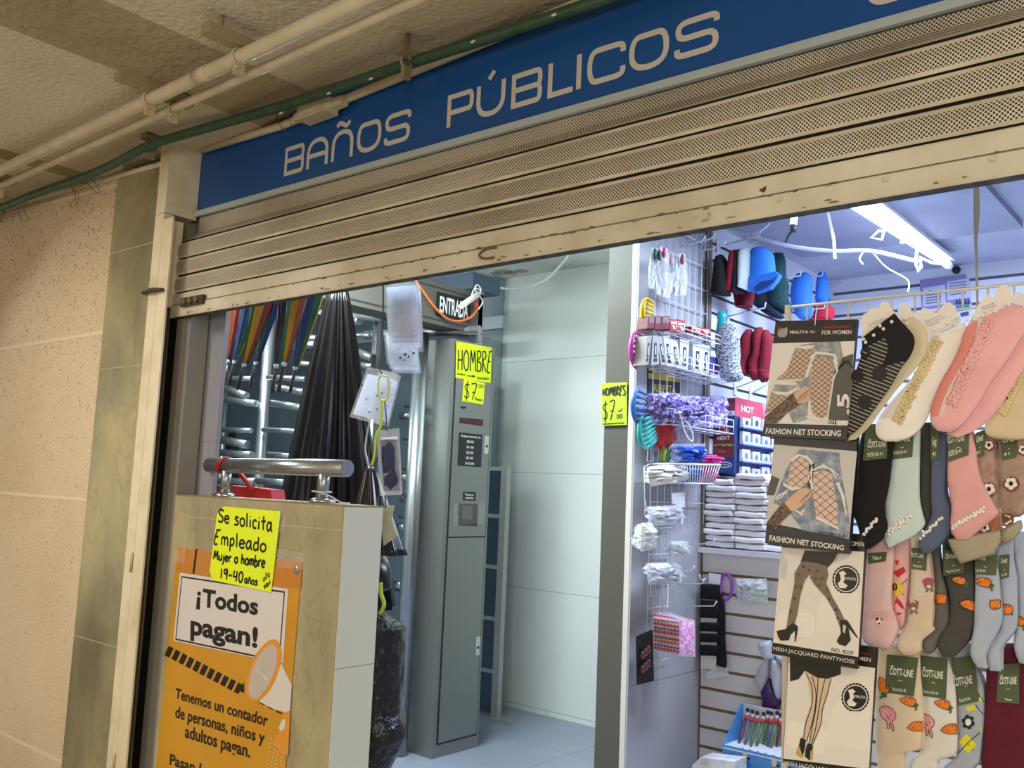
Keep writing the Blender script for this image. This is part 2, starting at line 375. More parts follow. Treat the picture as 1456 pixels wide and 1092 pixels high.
ALU = M('#a9aca8', .45, .7); PAINT = M('#d8cba8', .5, var=(6, '#c9b88f', .4, .75)); WIRE = M('#dfe3ee', .35)
CLEAR = M('#f2f6ff', .12, alpha=.22, bump=(40, 1.0, .01)); CLEARW = M('#f4f8ff', .12, alpha=.42, bump=(55, 1.0, .012)); TAPE = M('#f2f6f4', .2, alpha=.12)
YEL = M('#e4f51c', .7); YELG = M('#b2cf22', .7); INK = M('#15140f', .7); WHITE = M('#f1f1ee', .6); DARK = M('#161616', .6)
# ---------------------------------------------------------------- px-addressed planes: draw in crop coordinates on a real plane
class PxPlane:
    def __init__(s, Y=None, ox=0, oy=0, k=1.0, X=None):
        s.Y, s.X, s.ox, s.oy, s.k = Y, X, ox, oy, k
        s.n = Vector((0, -1, 0)) if X is None else Vector((1, 0, 0))
    def at(s, u, v, h=0.0):
        p = (s.ox + u*s.k, s.oy + v*s.k)
        return PY(p, s.Y - h) if s.X is None else PX(p, s.X + h)
    def quad(s, tl, tr, br, bl): return Frame(s.at(*tl), s.at(*tr), s.at(*br), s.at(*bl))
# ---------------------------------------------------------------- the corridor
D = 1.5
CZ, SZ = 2.54, 2.50
b = MB()
x1, x2, xl, XS = -2.148, -2.41, -8.0, -2.8
b.face([(x1, -3, CZ), (x1, 1.62, CZ), (3.0, 1.62, CZ), (3.0, -3, CZ)])
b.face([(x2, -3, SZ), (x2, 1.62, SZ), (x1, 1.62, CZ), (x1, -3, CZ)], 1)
for q in ((-3.35, -3.30, -3, 1.62), (-2.80, x2, -3, 1.62), (-3.30, -2.80, -3, -.65), (-3.30, -2.80, .65, 1.62)): b.face([(q[0], q[2], SZ), (q[0], q[3], SZ), (q[1], q[3], SZ), (q[1], q[2], SZ)])
for q in (((-3.3, -.65), (-3.3, .65)), ((-3.3, .65), (-2.8, .65)), ((-2.8, .65), (-2.8, -.65)), ((-2.8, -.65), (-3.3, -.65))): b.face([(q[0][0], q[0][1], SZ), (q[1][0], q[1][1], SZ), (q[1][0], q[1][1], 2.67), (q[0][0], q[0][1], 2.67)])
b.face([(-3.3, -.65, 2.67), (-3.3, .65, 2.67), (-2.8, .65, 2.67), (-2.8, -.65, 2.67)])
b.face([(-8, 1.612, 2.45), (XS, 1.612, 2.45), (XS, 1.612, 2.6), (-8, 1.612, 2.6)]); b.face([(XS, 1.612, 2.53), (3, 1.612, 2.53), (3, 1.612, 2.6), (XS, 1.612, 2.6)])
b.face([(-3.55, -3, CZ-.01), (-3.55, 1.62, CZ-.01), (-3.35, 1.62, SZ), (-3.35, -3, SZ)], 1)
b.face([(xl, -3, CZ-.01), (xl, 1.62, CZ-.01), (-3.55, 1.62, CZ-.01), (-3.55, -3, CZ-.01)])
CEILM = stucco('ceiling_stucco', '#ddd2bb', '#cfc3a8', 60, .9); CEILR = stucco('shaded_rough_stucco', '#b9aa8b', '#9c8c6c', 42, 1.0)  # CEILR: rough plaster, its darker tone paints the shade of the sloped faces
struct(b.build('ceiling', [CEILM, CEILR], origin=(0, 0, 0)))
b = MB(); b.face([(xl, -3, 0), (3, -3, 0), (3, 1.8, 0), (xl, 1.8, 0)])
struct(b.build('floor_corridor', M('#a79c88', .5, var=(3, '#8f8571', .4, .7)), origin=(0, 0, 0)))
b = MB(); b.face([(xl, -3, 0), (xl, -3, 2.6), (3, -3, 2.6), (3, -3, 0)])
struct(b.build('wall_opposite', M('#c9b48c', .9), origin=(0, 0, 0)))
# plastered wall left of the stall, with its tile joints, and the marble strip
b = MB(); jx = -3.143
b.box(xl, jx, D, D + .15, 0, 2.6)
for z in (0.44, 1.31, 1.895): b.box(xl, jx, D - .0012, D + .02, z - .006, z + .006, 1)
struct(b.build('wall_left', [stucco('wall_plaster', '#dac7a9', '#cdb998', 120, .35, True), M('#dccdb2', .9)], origin=(0, 0, 0)))
b = MB(); b.box(jx, -2.835, D - .012, D + .15, 0, 2.45)
for z in (.86, 1.39, 1.76, 2.17): b.box(jx, -2.835, D - .0128, D, z - .0015, z + .0015, 1)
MARB = marble('green_marble', '#b9ab80', '#716b50', '#968e6a', 2.4)
struct(b.build('wall_strip', [MARB, M('#b6ab86', .6), PAINT], origin=(0, 0, 0)))
# ---------------------------------------------------------------- white steel jamb (shutter guide)
t = thing('shutter_guide', 'cream painted steel guide post at the left end of the roller shutter', 'guide post', (-2.78, D, 0))
b = MB(); b.box(-2.842, -2.789, D - .015, D + .02, 0, 2.26); b.box(-2.842, -2.785, D - .015, 1.60, 2.262, 2.53)
b.build('outer_channel', M('#e3d8ba', .5, var=(9, '#d2c39c', .45, .7)), t)
b = MB(); b.box(-2.782, -2.722, D - .018, D - .012, 0, 2.235); b.box(-2.789, -2.782, D - .012, D + .03, 0, 2.2, 1)
b.box(-2.782, -2.776, D - .012, D + .05, 1.95, 2.24)
b.build('inner_channel', [M('#e3d8ba', .5, var=(9, '#d2c39c', .45, .7)), M('#4f4632', .8)], t)
b = MB(); b.tube([(-2.87, D - .02, 2.0), (-2.80, D - .03, 2.0), (-2.735, D - .025, 1.995)], [.006, .008, .006], 7)
b.build('wire_tie', M('#4a3f30', .7), t)
b = MB()
for z in (1.13, .52): b.tube([(-2.787, D - .021, z - .03), (-2.787, D - .021, z + .03)], .005, 6)
b.build('hinge', M('#b7a983', .6), t)
b = MB(); b.box(-2.842, -2.762, 1.565, 1.60, 0, 2.05); struct(b.build('trim_dark_gap', M('#0d0b09', .7), origin=(0, 0, 0)))  # solid black strip stands in for the dark gap beside the guide post
b = MB(); b.box(-2.762, -2.722, 1.55, 1.62, 0, 2.1); b.box(-2.720, -2.69, 1.556, 1.62, 0, 2.1); struct(b.build('trim_frame', M('#9b978c', .4, .3), origin=(0, 0, 0)))
b = MB(); b.box(-2.95, -2.60, 1.625, 1.64, 0, 2.3)
b.face([PY(p, 1.6245) for p in ((266, 628), (310, 628), (310, 629), (266, 629))], 1)
struct(b.build('wall_return', [M('#8f8e96', .4), M('#7d7c84', .6)], origin=(0, 0, 0)))
# ---------------------------------------------------------------- blue sign
XR = 2.0
t = thing('shop_sign', 'long blue sign board with beige capital letters above the shutter', 'sign', (-1.0, 1.6, 2.27))
bz = lambda X: 2.290 - .0112*(X + 2.77)      # the board hangs a little lower to the right
b = MB(); b.obox([(-2.782, 1.60, 2.535), (XR, 1.60, 2.535), (XR, 1.60, bz(XR)), (-2.782, 1.60, bz(-2.782))], (0, .025, 0))
b.build('board', M('#064c90', .4, var=(1.2, '#064382', .35, .7)), t)
b = MB(); b.obox([(-2.782, 1.588, bz(-2.782)), (XR, 1.588, bz(XR)), (XR, 1.588, bz(XR) - .018), (-2.782, 1.588, bz(-2.782) - .018)], (0, .0118, 0)); b.box(-2.782, XR, 1.61, 1.625, 2.2, 2.5); b.build('lower_trim', M('#bcc8cb', .3, .35, bump=(14, .3, .01)), t)
def chaikin(P, k=2):
    for _ in range(k):
        Q = [P[0]]
        for i in range(len(P)-1):
            a, c = P[i], P[i+1]
            Q += [(a[0]*.75+c[0]*.25, a[1]*.75+c[1]*.25), (a[0]*.25+c[0]*.75, a[1]*.25+c[1]*.75)]
        P = Q + [P[-1]]
    return P
e = .07
SG = {'B': [[(0,.06),(.72,.06),(.93,.06),(.93,.49),(.72,.49),(0,.49)], [(.72,.49),(.94,.49),(.94,.94),(.72,.94),(0,.94)], [(e,0),(e,1)]],
 'A': [[(e,1),(e,.06),(.93,.06),(.93,1)], [(e,.58),(.93,.58)]],
 'N': [[(e,1),(e,.06),(.93,.06),(.93,1)]],
 'O': [[(.5,.06),(e,.06),(e,.94),(.93,.94),(.93,.06),(.5,.06)]],
 'S': [[(.95,.26),(.95,.06),(.6,.06),(e,.06),(e,.49),(.5,.49),(.93,.49),(.93,.94),(.5,.94),(.05,.94),(.05,.74)]],
 'P': [[(e,1),(e,0)], [(0,.06),(.7,.06),(.93,.06),(.93,.56),(.7,.56),(0,.56)]],
 'U': [[(e,0),(e,.94),(.93,.94),(.93,0)]], 'L': [[(.1,0),(.1,.94),(1,.94)]], 'I': [[(.5,0),(.5,1)]],
 'C': [[(.95,.3),(.95,.06),(.5,.06),(e,.06),(e,.94),(.5,.94),(.95,.94),(.95,.7)]]}
LET = M('#c3bcb3', .6); ztf, zbf = (lambda X: 2.411 - .0140*(X + 2.3)), (lambda X: 2.323 - .0095*(X + 2.3))
def px_x(px, py): return PY((px, py), 1.6).x
c1 = lambda x, y: (384 + x*.1511, 90 + y*.1511)
c2 = lambda x, y: (620 + x*.3022, y*.3022)
items = [('B', c1(143,930), c1(322,900)), ('A', c1(350,850), c1(552,820)), ('N', c1(585,770), c1(787,740)), ('O', c1(822,700), c1(1050,680)), ('S', c1(1085,620), c1(1322,600)),
 ('P', c2(55,520), c2(178,490)), ('U', c2(192,470), c2(327,450)), ('B', c2(358,430), c2(500,410)), ('L', c2(527,380), c2(645,400)), ('I', c2(658,340), c2(690,330)), ('C', c2(713,310), c2(890,270)), ('O', c2(910,240), c2(1098,220)), ('S', c2(1127,180), c2(1332,150))]
for k, (ch, l, r) in enumerate(items):
    xa, xb = px_x(*l), px_x(*r); b = MB(); n = Vector((0, -1, 0)); w = .0135
    def Q(u, v): X = xa + (xb-xa)*u; return Vector((X, 1.5988, ztf(X) + (zbf(X)-ztf(X))*v))
    sts = [chaikin(s, 3) if len(s) > 2 and ch != 'L' else s for s in SG[ch]]
    if k == 2: sts.append([tuple(p) for p in catmull([(.2,-.17),(.33,-.27),(.5,-.2),(.66,-.13),(.8,-.26)], 12)])
    if k == 6: sts.append([(.42,-.12),(.6,-.34)])
    for si, s in enumerate(sts): ribbon(b, [Q(*p) + Vector((0, -.0003*si, 0)) for p in s], n, w if ch != 'I' or len(s) > 2 else .0135, 0)
    b.build('letter', LET, t)
b = MB(); xa = px_x(1228, 5); xb = xa + .145
ribbon(b, [Vector((xa + (xb-xa)*u, 1.5988, ztf(xa) - .01 + (zbf(xa)-ztf(xa))*v)) for u, v in chaikin(SG['C'][0], 3)], Vector((0,-1,0)), .0115, 0); b.build('letter', LET, t)
# ---------------------------------------------------------------- roller shutter
t = thing('roller_shutter', 'half raised cream roller shutter with perforated slats and scuffed bottom rail', 'shutter', (-.4, 1.54, 1.92))
prof = [(1.6035, 2.2705, 1), (1.603, 2.216 + .0005, 1), (1.597, 2.216, 1), (1.560, 2.184, 0), (1.546, 2.174, 2), (1.556, 2.169, 2), (1.556, 2.166, 0)]
for z0 in (2.169, 2.113, 2.055):
    z1 = z0 - .058
    prof += [(1.541, z0 - .003, 0), (1.538, z0 - .011, 1), (1.535, (z0+z1)/2, 1), (1.538, z1 + .0105, 0), (1.541, z1 + .004, 2), (1.550, z1 + .003, 2), (1.550, z1 + .0005, 0)]
b = MB(); xa = -2.772
for i in range(len(prof) - 1):
    (ya, za, m), (yb, zb_, _) = prof[i], prof[i+1]
    b.face([(xa, ya, za), (xa, yb, zb_), (XR, yb, zb_), (XR, ya, za if i else bz(XR) - .0195)], m)
PAINT2 = M('#d0c6b0', .5, var=(7, '#b7ab90', .35, .6)); b.build('curtain', [PAINT2, perforated(), M('#2a241b', .9)], t)
b = MB()
rp = [(1.538, 1.9955, 0), (1.534, 1.992, 0), (1.532, 1.958, 2), (1.534, 1.9565, 0), (1.528, 1.953, 0), (1.527, 1.918, 0), (1.529, 1.9145, 1), (1.549, 1.912, 1), (1.552, 1.925, 1), (1.548, 1.995, 1)]
for i in range(len(rp)):
    (ya, za, m), (yb, zb_, _) = rp[i], rp[(i+1) % len(rp)]
    b.face([(xa, ya, za), (xa, yb, zb_), (XR, yb, zb_), (XR, ya, za)], m)
b.face([(xa, y, z) for y, z, _ in rp], 0)
b.build('bottom_rail', [M('#d8d0ba', .5, var=(5, '#bfb398', .35, .62)), M('#5b564c', .6, .3, var=(30, '#3b3832', .4, .6)), M('#77694a', .8)], t)
for px, py in ((885,325),(991,305),(1110,284),(1260,255),(1413,226)):
    p = PY((px, py), 1.53); b = MB(); b.tube([(p.x, 1.531, p.z), (p.x, 1.524, p.z)], [.006, .005], 10); b.build('rivet', M('#cbbd96', .5), t)
b = MB()
p0 = PY((268, 430), 1.53)
b.box(p0.x - .03, p0.x + .10, 1.518, 1.53, p0.z - .014, p0.z + .014, 0)
for i in range(3): b.tube([(p0.x + i*.035, 1.52, p0.z), (p0.x + i*.035, 1.508, p0.z)], [.010, .009], 9, 1)
b.build('lock_plate', [M('#4b4030', .6, .4), M('#7a6c54', .5, .5)], t)
b = MB(); pc = PY((700, 358), 1.53)
b.tube([(pc.x + .035*math.cos(a), 1.524, pc.z + .012*math.sin(a) - .004) for a in [math.radians(60 + 12*i) for i in range(20)]], .0028, 6); b.build('scuffed_ring', M('#6b5c3f', .8), t)
b = MB(); p = PY((1010, 312), 1.53); b.tube([(p.x, 1.525, p.z + .012), (p.x, 1.522, p.z), (p.x - .012, 1.522, p.z - .002)], .002, 6); b.build('hook', M('#b7a983', .6), t)
b = MB(); p = PY((1085, 270), 1.533); up_face(b, [p + Vector((x, -.0015, z)) for x, z in ((-.008,0),(-.002,.003),(.007,.006),(.006,-.002),(.002,-.006),(-.003,-.003))], Vector((0,-1,0)), 0); b.build('chipped_paint', M('#4e4433', .9), t)
b = MB(); rr = random.Random(11)
for i in range(120):                          # flaked paint along the crack and the lower lip of the rail
    x = rr.uniform(xa + .02, .2); low = rr.random() < .45; z = (1.920 + rr.random()*.006) if low else 1.955 + rr.uniform(-.004, .003)
    w_ = rr.uniform(.003, .013); h_ = rr.uniform(.0012, .0035); y_ = 1.5262 if low else 1.5275
    up_face(b, [Vector((x + w_*rr.uniform(.7, 1)*math.cos(a), y_, z + h_*rr.uniform(.5, 1)*math.sin(a))) for a in [math.pi*2*k/7 for k in range(7)]], Vector((0, -1, 0)), 0)
b.build('paint_stain', M('#7c6d51', .9), t)
# ---------------------------------------------------------------- pipes under the corridor ceiling
def pipe(name, label, pts, r, m, extra=None, cat='pipe', clips=()):
    t = thing(name, label, cat, pts[0])
    b = MB(); b.tube(pts, r, 14); b.build('pipe_run', m, t)
    for q in extra or []: q(t)
    return t
PIPE = M('#d0c4a8', .45, var=(8, '#bfb08e', .4, .7))
def coupling(x, y, z, r):
    def f(t): b = MB(); b.tube([(x-.03, y, z), (x+.03, y, z)], r, 14); b.build('coupling', PIPE, t)
    return f
def clamp(x, y, z, ztop, r, yo=.0):
    def f(t):
        b = MB()
        b.tube([(x, y + math.cos(a)*(r+.004), z + math.sin(a)*(r+.004)) for a in [math.radians(i*30) for i in range(13)]], .004, 6)
        b.box(x-.004, x+.004, y-.014, y+.014, z - r - .03, z - r, 0)
        b.tube([(x-.016, y-.012, z-r-.012), (x+.016, y-.012, z-r-.012)], .004, 6)
        b.build('pipe_clamp', M('#c4b28a', .5), t)
        b = MB(); b.box(x-.02, x+.02, y-.10, y+.05, z + r + .004, z + r + .032); b.tube([(x, y-.06, z + r + .03), (x, y-.06, max(ztop, z + r + .034))], .006, 6); b.build('strut_channel', M('#a08f6a', .6), t)
    return f
pA, pB = (1.215, 2.455), (1.283, 2.452)
pipe('ceiling_pipe', 'thick cream pipe clamped under the ceiling, outermost of the pipes', [(-6.5, pA[0], pA[1]), (2, pA[0], pA[1])], .0185, PIPE,
 [clamp(PZ((203,137), 2.455).x, pA[0], pA[1], SZ, .0185), clamp(PZ((338,80), 2.455).x, pA[0], pA[1], CZ, .0185), clamp(PZ((690,-40), 2.455).x, pA[0], pA[1], CZ, .0185), coupling(PZ((297,110), 2.455).x, pA[0], pA[1], .0205)])
pipe('ceiling_pipe', 'cream pipe between the thick ceiling pipe and the green pipe', [(-6.5, pB[0], pB[1]), (2, pB[0], pB[1])], .0125, PIPE,
 [clamp(PZ((241,152), 2.452).x, pB[0], pB[1], SZ, .0125), clamp(PZ((3,265), 2.452).x, pB[0], pB[1], SZ, .0125)])
GRN = M('#33513b', .45, var=(30, '#263f2e', .4, .7))
gp = [PZ((-300, 420), 2.46), PZ((0, 296), 2.455), PZ((110, 255), 2.45), PZ((160, 234), 2.445), PZ((212, 207), 2.45), PZ((300, 180), 2.468), PZ((420, 145), 2.475), PZ((576, 92), 2.475), PZ((700, 52), 2.475), PZ((850, 2), 2.475), PZ((1000, -50), 2.475)]
gp = [Vector(p) for p in catmull(gp, 40)] + [Vector((2.0, 1.545, 2.475))]
def gclamp(px, py):
    def f(t):
        p = PZ((px, py), 2.465); b = MB()
        b.box(p.x-.018, p.x+.018, p.y-.03, p.y+.03, p.z+.016, p.z+.03); b.tube([(p.x, p.y, p.z+.028), (p.x, p.y, (CZ if p.x > x1 else SZ) - .001)], .006, 6)
        b.tube([(p.x, p.y + math.cos(a)*.018, p.z + math.sin(a)*.018) for a in [math.radians(i*30) for i in range(13)]], .0045, 6)
        b.box(p.x-.006, p.x+.006, p.y-.012, p.y+.012, p.z-.045, p.z-.014)
        b.build('pipe_clamp', M('#8d7d5c', .5), t)
    return f
def chips(t):
    for px, py in ((402,158),(470,130),(530,54+55),(675,56),(790,18)):
        p = PZ((px, py), 2.463); b = MB(); b.ball((p.x, p.y-.006, p.z-.008), .006, 0, 6, (1.6, .6, .6)); b.build('chipped_paint', M('#d8cfb4', .8), t)
pipe('green_pipe', 'dark green pipe running along the top of the blue sign', gp, .0145, GRN, [gclamp(215, 207), gclamp(578, 88), gclamp(0, 300), chips])
# thin conduit on the top edge of the sign and of the wall
cp = [PY((-200, 372), 1.50), PY((0, 296), 1.492), PY((236, 232), 1.492)]
t = pipe('wall_conduit', 'thin cream conduit along the top of the plastered wall', cp, .010, PIPE)
b = MB(); b.tube([p + Vector((0, .012, -.026)) for p in cp], .008, 10); b.build('second_conduit', PIPE, t)
sp = [PY((287, 213), 1.585), PY((400, 179), 1.585), PY((848, 0-6), 1.585), PY((1100, -110), 1.585), Vector((2.0, 1.585, 2.52))]
t = pipe('sign_conduit', 'cream conduit with a junction box on the top edge of the blue sign', sp, .0125, PIPE)
pj = PY((455, 157), 1.572); b = MB(); w_ = .075
b.loft([[(pj.x + x, pj.y + y*s, pj.z + z*s) for y, z in ((-.03,-.024),(.02,-.024),(.02,.024),(-.03,.024))] for x, s in ((-.11,.45),(-.075,.5),(-.07,1.0),(.06,1.0),(.07,.55),(.115,.5))], 0, sm=False)
b.box(pj.x-.055, pj.x+.045, pj.y-.036, pj.y-.03, pj.z-.018, pj.z+.012); b.build('junction_box', PIPE, t)
RUST = M('#6b5a3c', .8)
def wires(name, label, paths):
    b = MB()
    for P in paths: b.tube([Vector(p) for p in catmull(P, 14)], .0012, 4)
    tag(b.build(name, RUST), label, 'wire')
wires('tie_wire', 'rusty wire ends looped round green pipe above the plastered wall', [[PY(p, 1.47) for p in q] for q in (((100,262),(108,282),(98,290),(106,294),(112,276),(100,268)), ((120,255),(130,268),(140,275)), ((128,252),(136,262),(142,272)), ((112,250),(118,262),(104,270)))])
wires('tie_wire', 'loose wire ends by the junction box on the blue sign', [[PY(p, 1.56) for p in q] for q in (((396,152),(394,170),(408,191)), ((414,148),(408,160),(417,182)), ((410,155),(416,165)))])
wires('tie_wire', 'thin wire ends under the pipes at the far left of the wall', [[PY(p, 1.47) for p in q] for q in (((25,295),(30,312),(40,313)), ((36,288),(34,300),(41,311)))])
# ---------------------------------------------------------------- low marble wall with the poster
LY, LX0, LX1, LZ = 1.55, -2.682, -1.862, 1.343
b = MB(); b.box(LX0, LX1 - .004, LY, 1.680, 0, LZ, 0)
b.box(LX1 - .004, LX1, LY + .002, 1.682, 0, LZ - .001, 1)
b.box(LX0, LX1, LY + .001, 1.682, LZ - .001, LZ + .004, 2)
zz_ = PX((505, 947.5), LX1).z; b.box(LX1 - .002, LX1 + .0004, LY + .002, 1.682, zz_ - .001, zz_ + .001, 3)
b.box(LX0, LX1, LY - .0008, LY, LZ - .062, LZ - .0605, 4)
MARB2 = marble('grey_green_marble', '#bcae88', '#938a68', '#a99f7b', 3.6, .4)
struct(b.build('wall_low', [MARB2, M('#c8c8b6', .5), M('#857858', .5), M('#8d8a80', .7), M('#c9bd98', .6)], origin=(0, 0, 0)))
for px, py in ((519, 741), (517, 746)):
    pass
# handrail
t = thing('handrail', 'brushed steel handrail bolted on top of the low marble wall', 'handrail', (-2.28, 1.62, LZ + .004))
zr = 1.443
b = MB(); xa, xb = PY((298, 662), 1.62).x, PY((494, 665), 1.62).x
b.tube([(xa, 1.62, zr), (xb, 1.62, zr)], .0235, 20); b.build('rail_tube', TUBE, t)
for px in (321, 460):
    x = PY((px, 690), 1.62).x
    b = MB(); b.tube([(x, 1.62, LZ + .012), (x, 1.62, zr)], .0165, 16); b.build('post', TUBE, t)
    b = MB(); b.tube([(x, 1.62, LZ + .004), (x, 1.62, LZ + .013), (x, 1.62, LZ + .018)], [.038, .036, .018], 20); b.build('flange', CHROME, t)
b = MB(); x = PY((463, 690), 1.62).x
b.tube([Vector(p) for p in catmull([(x-.02, 1.59, 1.378), (x+.02, 1.585, 1.376), (x+.05, 1.60, 1.366), (x+.10, 1.595, 1.352), (x+.13, 1.60, 1.351)], 20)], .0022, 6)
b.tube([(x-.005 + .0205*math.cos(a), 1.62 + .0205*math.sin(a), 1.377) for a in [i*math.pi/8 for i in range(17)]], .0022, 6)
tag(b.build('wire_tie', M('#c9cbc8', .4)), 'thin white wire tied round the right handrail post', 'wire')
RED = M('#b3161d', .55)
t = thing('red_bag', 'red bag hanging behind the handrail by a strap', 'bag', (-2.4, 1.66, 1.35))
bp = PxPlane(1.70, 220, 370, .3434)
b = MB(); pts = [bp.at(*q) for q in ((248,935),(300,932),(400,940),(480,950),(485,990),(250,985))]; b.obox(pts, (0, .05, 0)); b.build('bag_body', RED, t)
b = MB(); b.tube([bp.at(345,870,.02), bp.at(370,905,.02), bp.at(400,945,.01)], .0075, 6)
b.tube([bp.at(405,942,.012), bp.at(385,942,.012)], .007, 6); b.build('strap', RED, t)
b = MB(); x = PY((320, 660), 1.62).x
for dx in (-.006, 0, .008): b.tube([(x + dx + .01*math.sin(a), 1.62 + .0255*math.cos(a), zr + .0255*math.sin(a)) for a in [i*math.pi/8 for i in range(17)]], .0022, 6)
b.build('cord', RED, t)
# poster
t = thing('poster', 'orange poster taped on the low marble wall, about everyone paying', 'poster', (-2.3, LY, .5))
PY_ = LY - .0026
pl = PxPlane(PY_)
c0, c1_, c2_, c3 = pl.at(252.5, 778.5), pl.at(429, 799), pl.at(405.5, 1092), pl.at(222, 1092)
k = 1.42
br, bl = c1_.lerp(c2_, k), c0.lerp(c3, k)
b = MB(); b.obox([c0, c1_, br, bl], (0, .0012, 0))
OR, OR2, PW, BK = M('#d39a2c', .4, var=(2.5, '#ca8f24', .4, .6)), M('#c47f30', .42), M('#d9d2cb', .45), M('#1f1c17', .5)
b.build('sheet', OR, t)
A = PxPlane(PY_, 225, 770, .15567); B = PxPlane(PY_, 225, 920, .15754)
b = MB()
d_poly(b, A, [(190,62),(1312,190),(1300,425),(1185,425),(205,285),(165,270)], 0, .0004)
d_poly(b, A, [(340,68),(358,68),(330,296),(312,294)], 1, .0008)
d_poly(b, A, [(205,285),(1180,432),(1186,450),(1140,1100),(1130,1112),(145,908),(138,895),(196,292)], 2, .0007)
for q in ([(215,322),(1152,462),(1104,1092),(160,892)],): ribbon(b, [A.at(*p, .0010) for p in q], A.n, .0045, 1, True)
def words(pp, s, tl, tr, br_, bl_, bold, m=1, h=.0012):
    f = pp.quad(tl, tr, br_, bl_); d_text(b, f, s, 0, 0, 1, 1, m, bold, h)
words(A, 'Todos', (412,428), (920,512), (912,676), (404,598), .035)
d_poly(b, A, ell(373,476,17,20), 1, .0012); d_poly(b, A, [(354,506),(384,508),(379,622),(345,618)], 1, .0012)
words(A, 'pagan!', (300,660), (917,785), (905,1030), (295,905), .035)
for i in range(11):                       # hazard stripes
    x = 62 + i*62.5; y = -5 + i*33
    d_poly(b, B, [(x+34,y-6),(x+76,y+16),(x+36,y+100),(x-6,y+78)], 1, .0009)
d_poly(b, B, [(775,315),(775,415),(730,395)], 1, .0009)
for x, y in ((915,492),(990,532),(1065,570)): d_poly(b, B, [(x,y),(x+50,y+24),(x+55,y+38),(x+2,y+18)], 1, .0009)
# megaphone picture
d_poly(b, B, [(1115,150),(1150,230),(1205,340),(1190,570),(1150,590),(1040,560),(915,495),(930,300)], 2, .0013)
d_poly(b, B, [(1135,600),(1190,570),(1172,980),(1105,955),(1035,850),(1080,790)], 3, .0010)
d_poly(b, B, [(1118,655),(1152,650),(1140,740),(1105,760),(1085,730)], 2, .0016)
def rot_ell(cx, cy, a, c, deg, n=28):
    r = math.radians(deg); return [(cx + a*math.cos(q)*math.cos(r) - c*math.sin(q)*math.sin(r), cy + a*math.cos(q)*math.sin(r) + c*math.sin(q)*math.cos(r)) for q in [2*math.pi*i/n for i in range(n)]]
d_poly(b, B, rot_ell(952,215,300,128,-69), 3, .0017); d_poly(b, B, rot_ell(944,222,262,98,-69), 4, .0021)
ribbon(b, [B.at(*p, .0025) for p in rot_ell(905,185,34,12,-69)], B.n, .0022, 2, True)
d_poly(b, B, [(912,215),(990,290),(975,305)], 2, .0023)
for r in range(9):
    for c in range(4):
        x, y = 1000 + c*38 - r*6, 830 + r*38 + c*16
        if c > 0 and r == 0: continue
        d_poly(b, B, ell(x+20, y, 5, 8, 8), 2, .0012)
words(B, 'Tenemos un contador', (162,368), (1000,610), (985,718), (155,462), .02)
words(B, 'de personas, ni\xf1os y', (163,530), (968,765), (958,905), (150,668), .02)
words(B, 'adultos pagan.', (248,700), (838,880), (828,1040), (240,850), .02)
words(B, 'Pasan l', (112,962), (392,1050), (380,1150), (104,1060), .02)
b.build('printing', [OR2, BK, PW, M('#e2962c', .35), M('#c4b6ab', .4)], t)
b = MB()
for u, v in ((1262,258),): q = A.at(u, v, .0012); b.tube([q, q + Vector((0, -.002, 0)), q + Vector((0, -.003, 0))], [.011, .010, .005], 14)
b.build('grommet', M('#b5b2aa', .35, .8), t)
b = MB(); up_face(b, [A.at(*p, .0016) for p in ((1080,60),(1330,110),(1340,260),(1090,235))], A.n, 0); b.build('tape', TAPE, t); b = MB(); up_face(b, [A.at(*p, .0016) for p in ((150,80),(250,60),(240,200),(145,190))], A.n, 0)
b.build('tape', TAPE, t)
# "se solicita" note
t = thing('handwritten_note', 'fluorescent yellow job note taped above the orange poster', 'note', (-2.2, LY, 1.0))
C = PxPlane(LY - .006, 290, 715, .12366)
b = MB(); b.obox([C.at(*p) for p in ((225,40),(880,98),(772,1030),(100,890),(65,790),(150,135))], (0, .0008, 0)); b.build('paper', YEL, t)
b = MB(); pw = .0062
def pen(pp, s, q, w=pw): d_pen(b, pp.quad(*q), s, 0, 0, 1, 1, w, 0, .001)
pen(C, 'Se solicita', ((170,72),(795,160),(785,332),(168,215)))
pen(C, 'Empleado', ((125,305),(725,410),(712,565),(122,470)))
pen(C, 'Mujer o hombre', ((120,555),(712,610),(700,745),(112,648)))
pen(C, '19-40', ((195,752),(458,795),(446,918),(190,865))); pen(C, 'a\xf1os', ((470,830),(622,862),(615,948),(468,920)), .005)
pen(C, 'info', ((665,850),(745,775),(760,840),(690,915)), .003); pen(C, 'aqu\xed', ((680,940),(760,870),(770,920),(700,985)), .003)
b.build('pen_lettering', INK, t)
b = MB(); up_face(b, [C.at(*p, .0012) for p in ((850,60),(960,170),(890,360),(830,300))], C.n, 0); b.build('tape', TAPE, t)
# ---------------------------------------------------------------- bathroom shell
BY, BXR = 4.79, -1.99
b = MB(); b.face([(-8, 1.8, 0), (3, 1.8, 0), (3, 4.95, 0), (-8, 4.95, 0)])
TILEF = M('#868da0', .3, var=(1.5, '#7a8194', .4, .7))
for x in (-3.05, -2.3): b.box(x, x + .004, 1.8, 4.9, -.01, .0008, 1)
for y in (4.2, 3.45): b.box(-6, 3, y, y + .004, -.01, .0008, 1)
struct(b.build('floor', [TILEF, M('#858b98', .6)], origin=(0, 0, 0)))
b = MB(); b.box(-4.42, BXR, BY, BY + .1, 0, 2.9)
for z in (.031, .772, 1.529, 2.285): b.box(-4.42, BXR, BY - .0006, BY, z - .002, z + .002, 1)
b.box(-3.695, -3.691, BY - .0006, BY, 0, 2.9, 1) if False else None
b.box(-3.655, -3.652, BY - .0006, BY, 0, .03, 1)
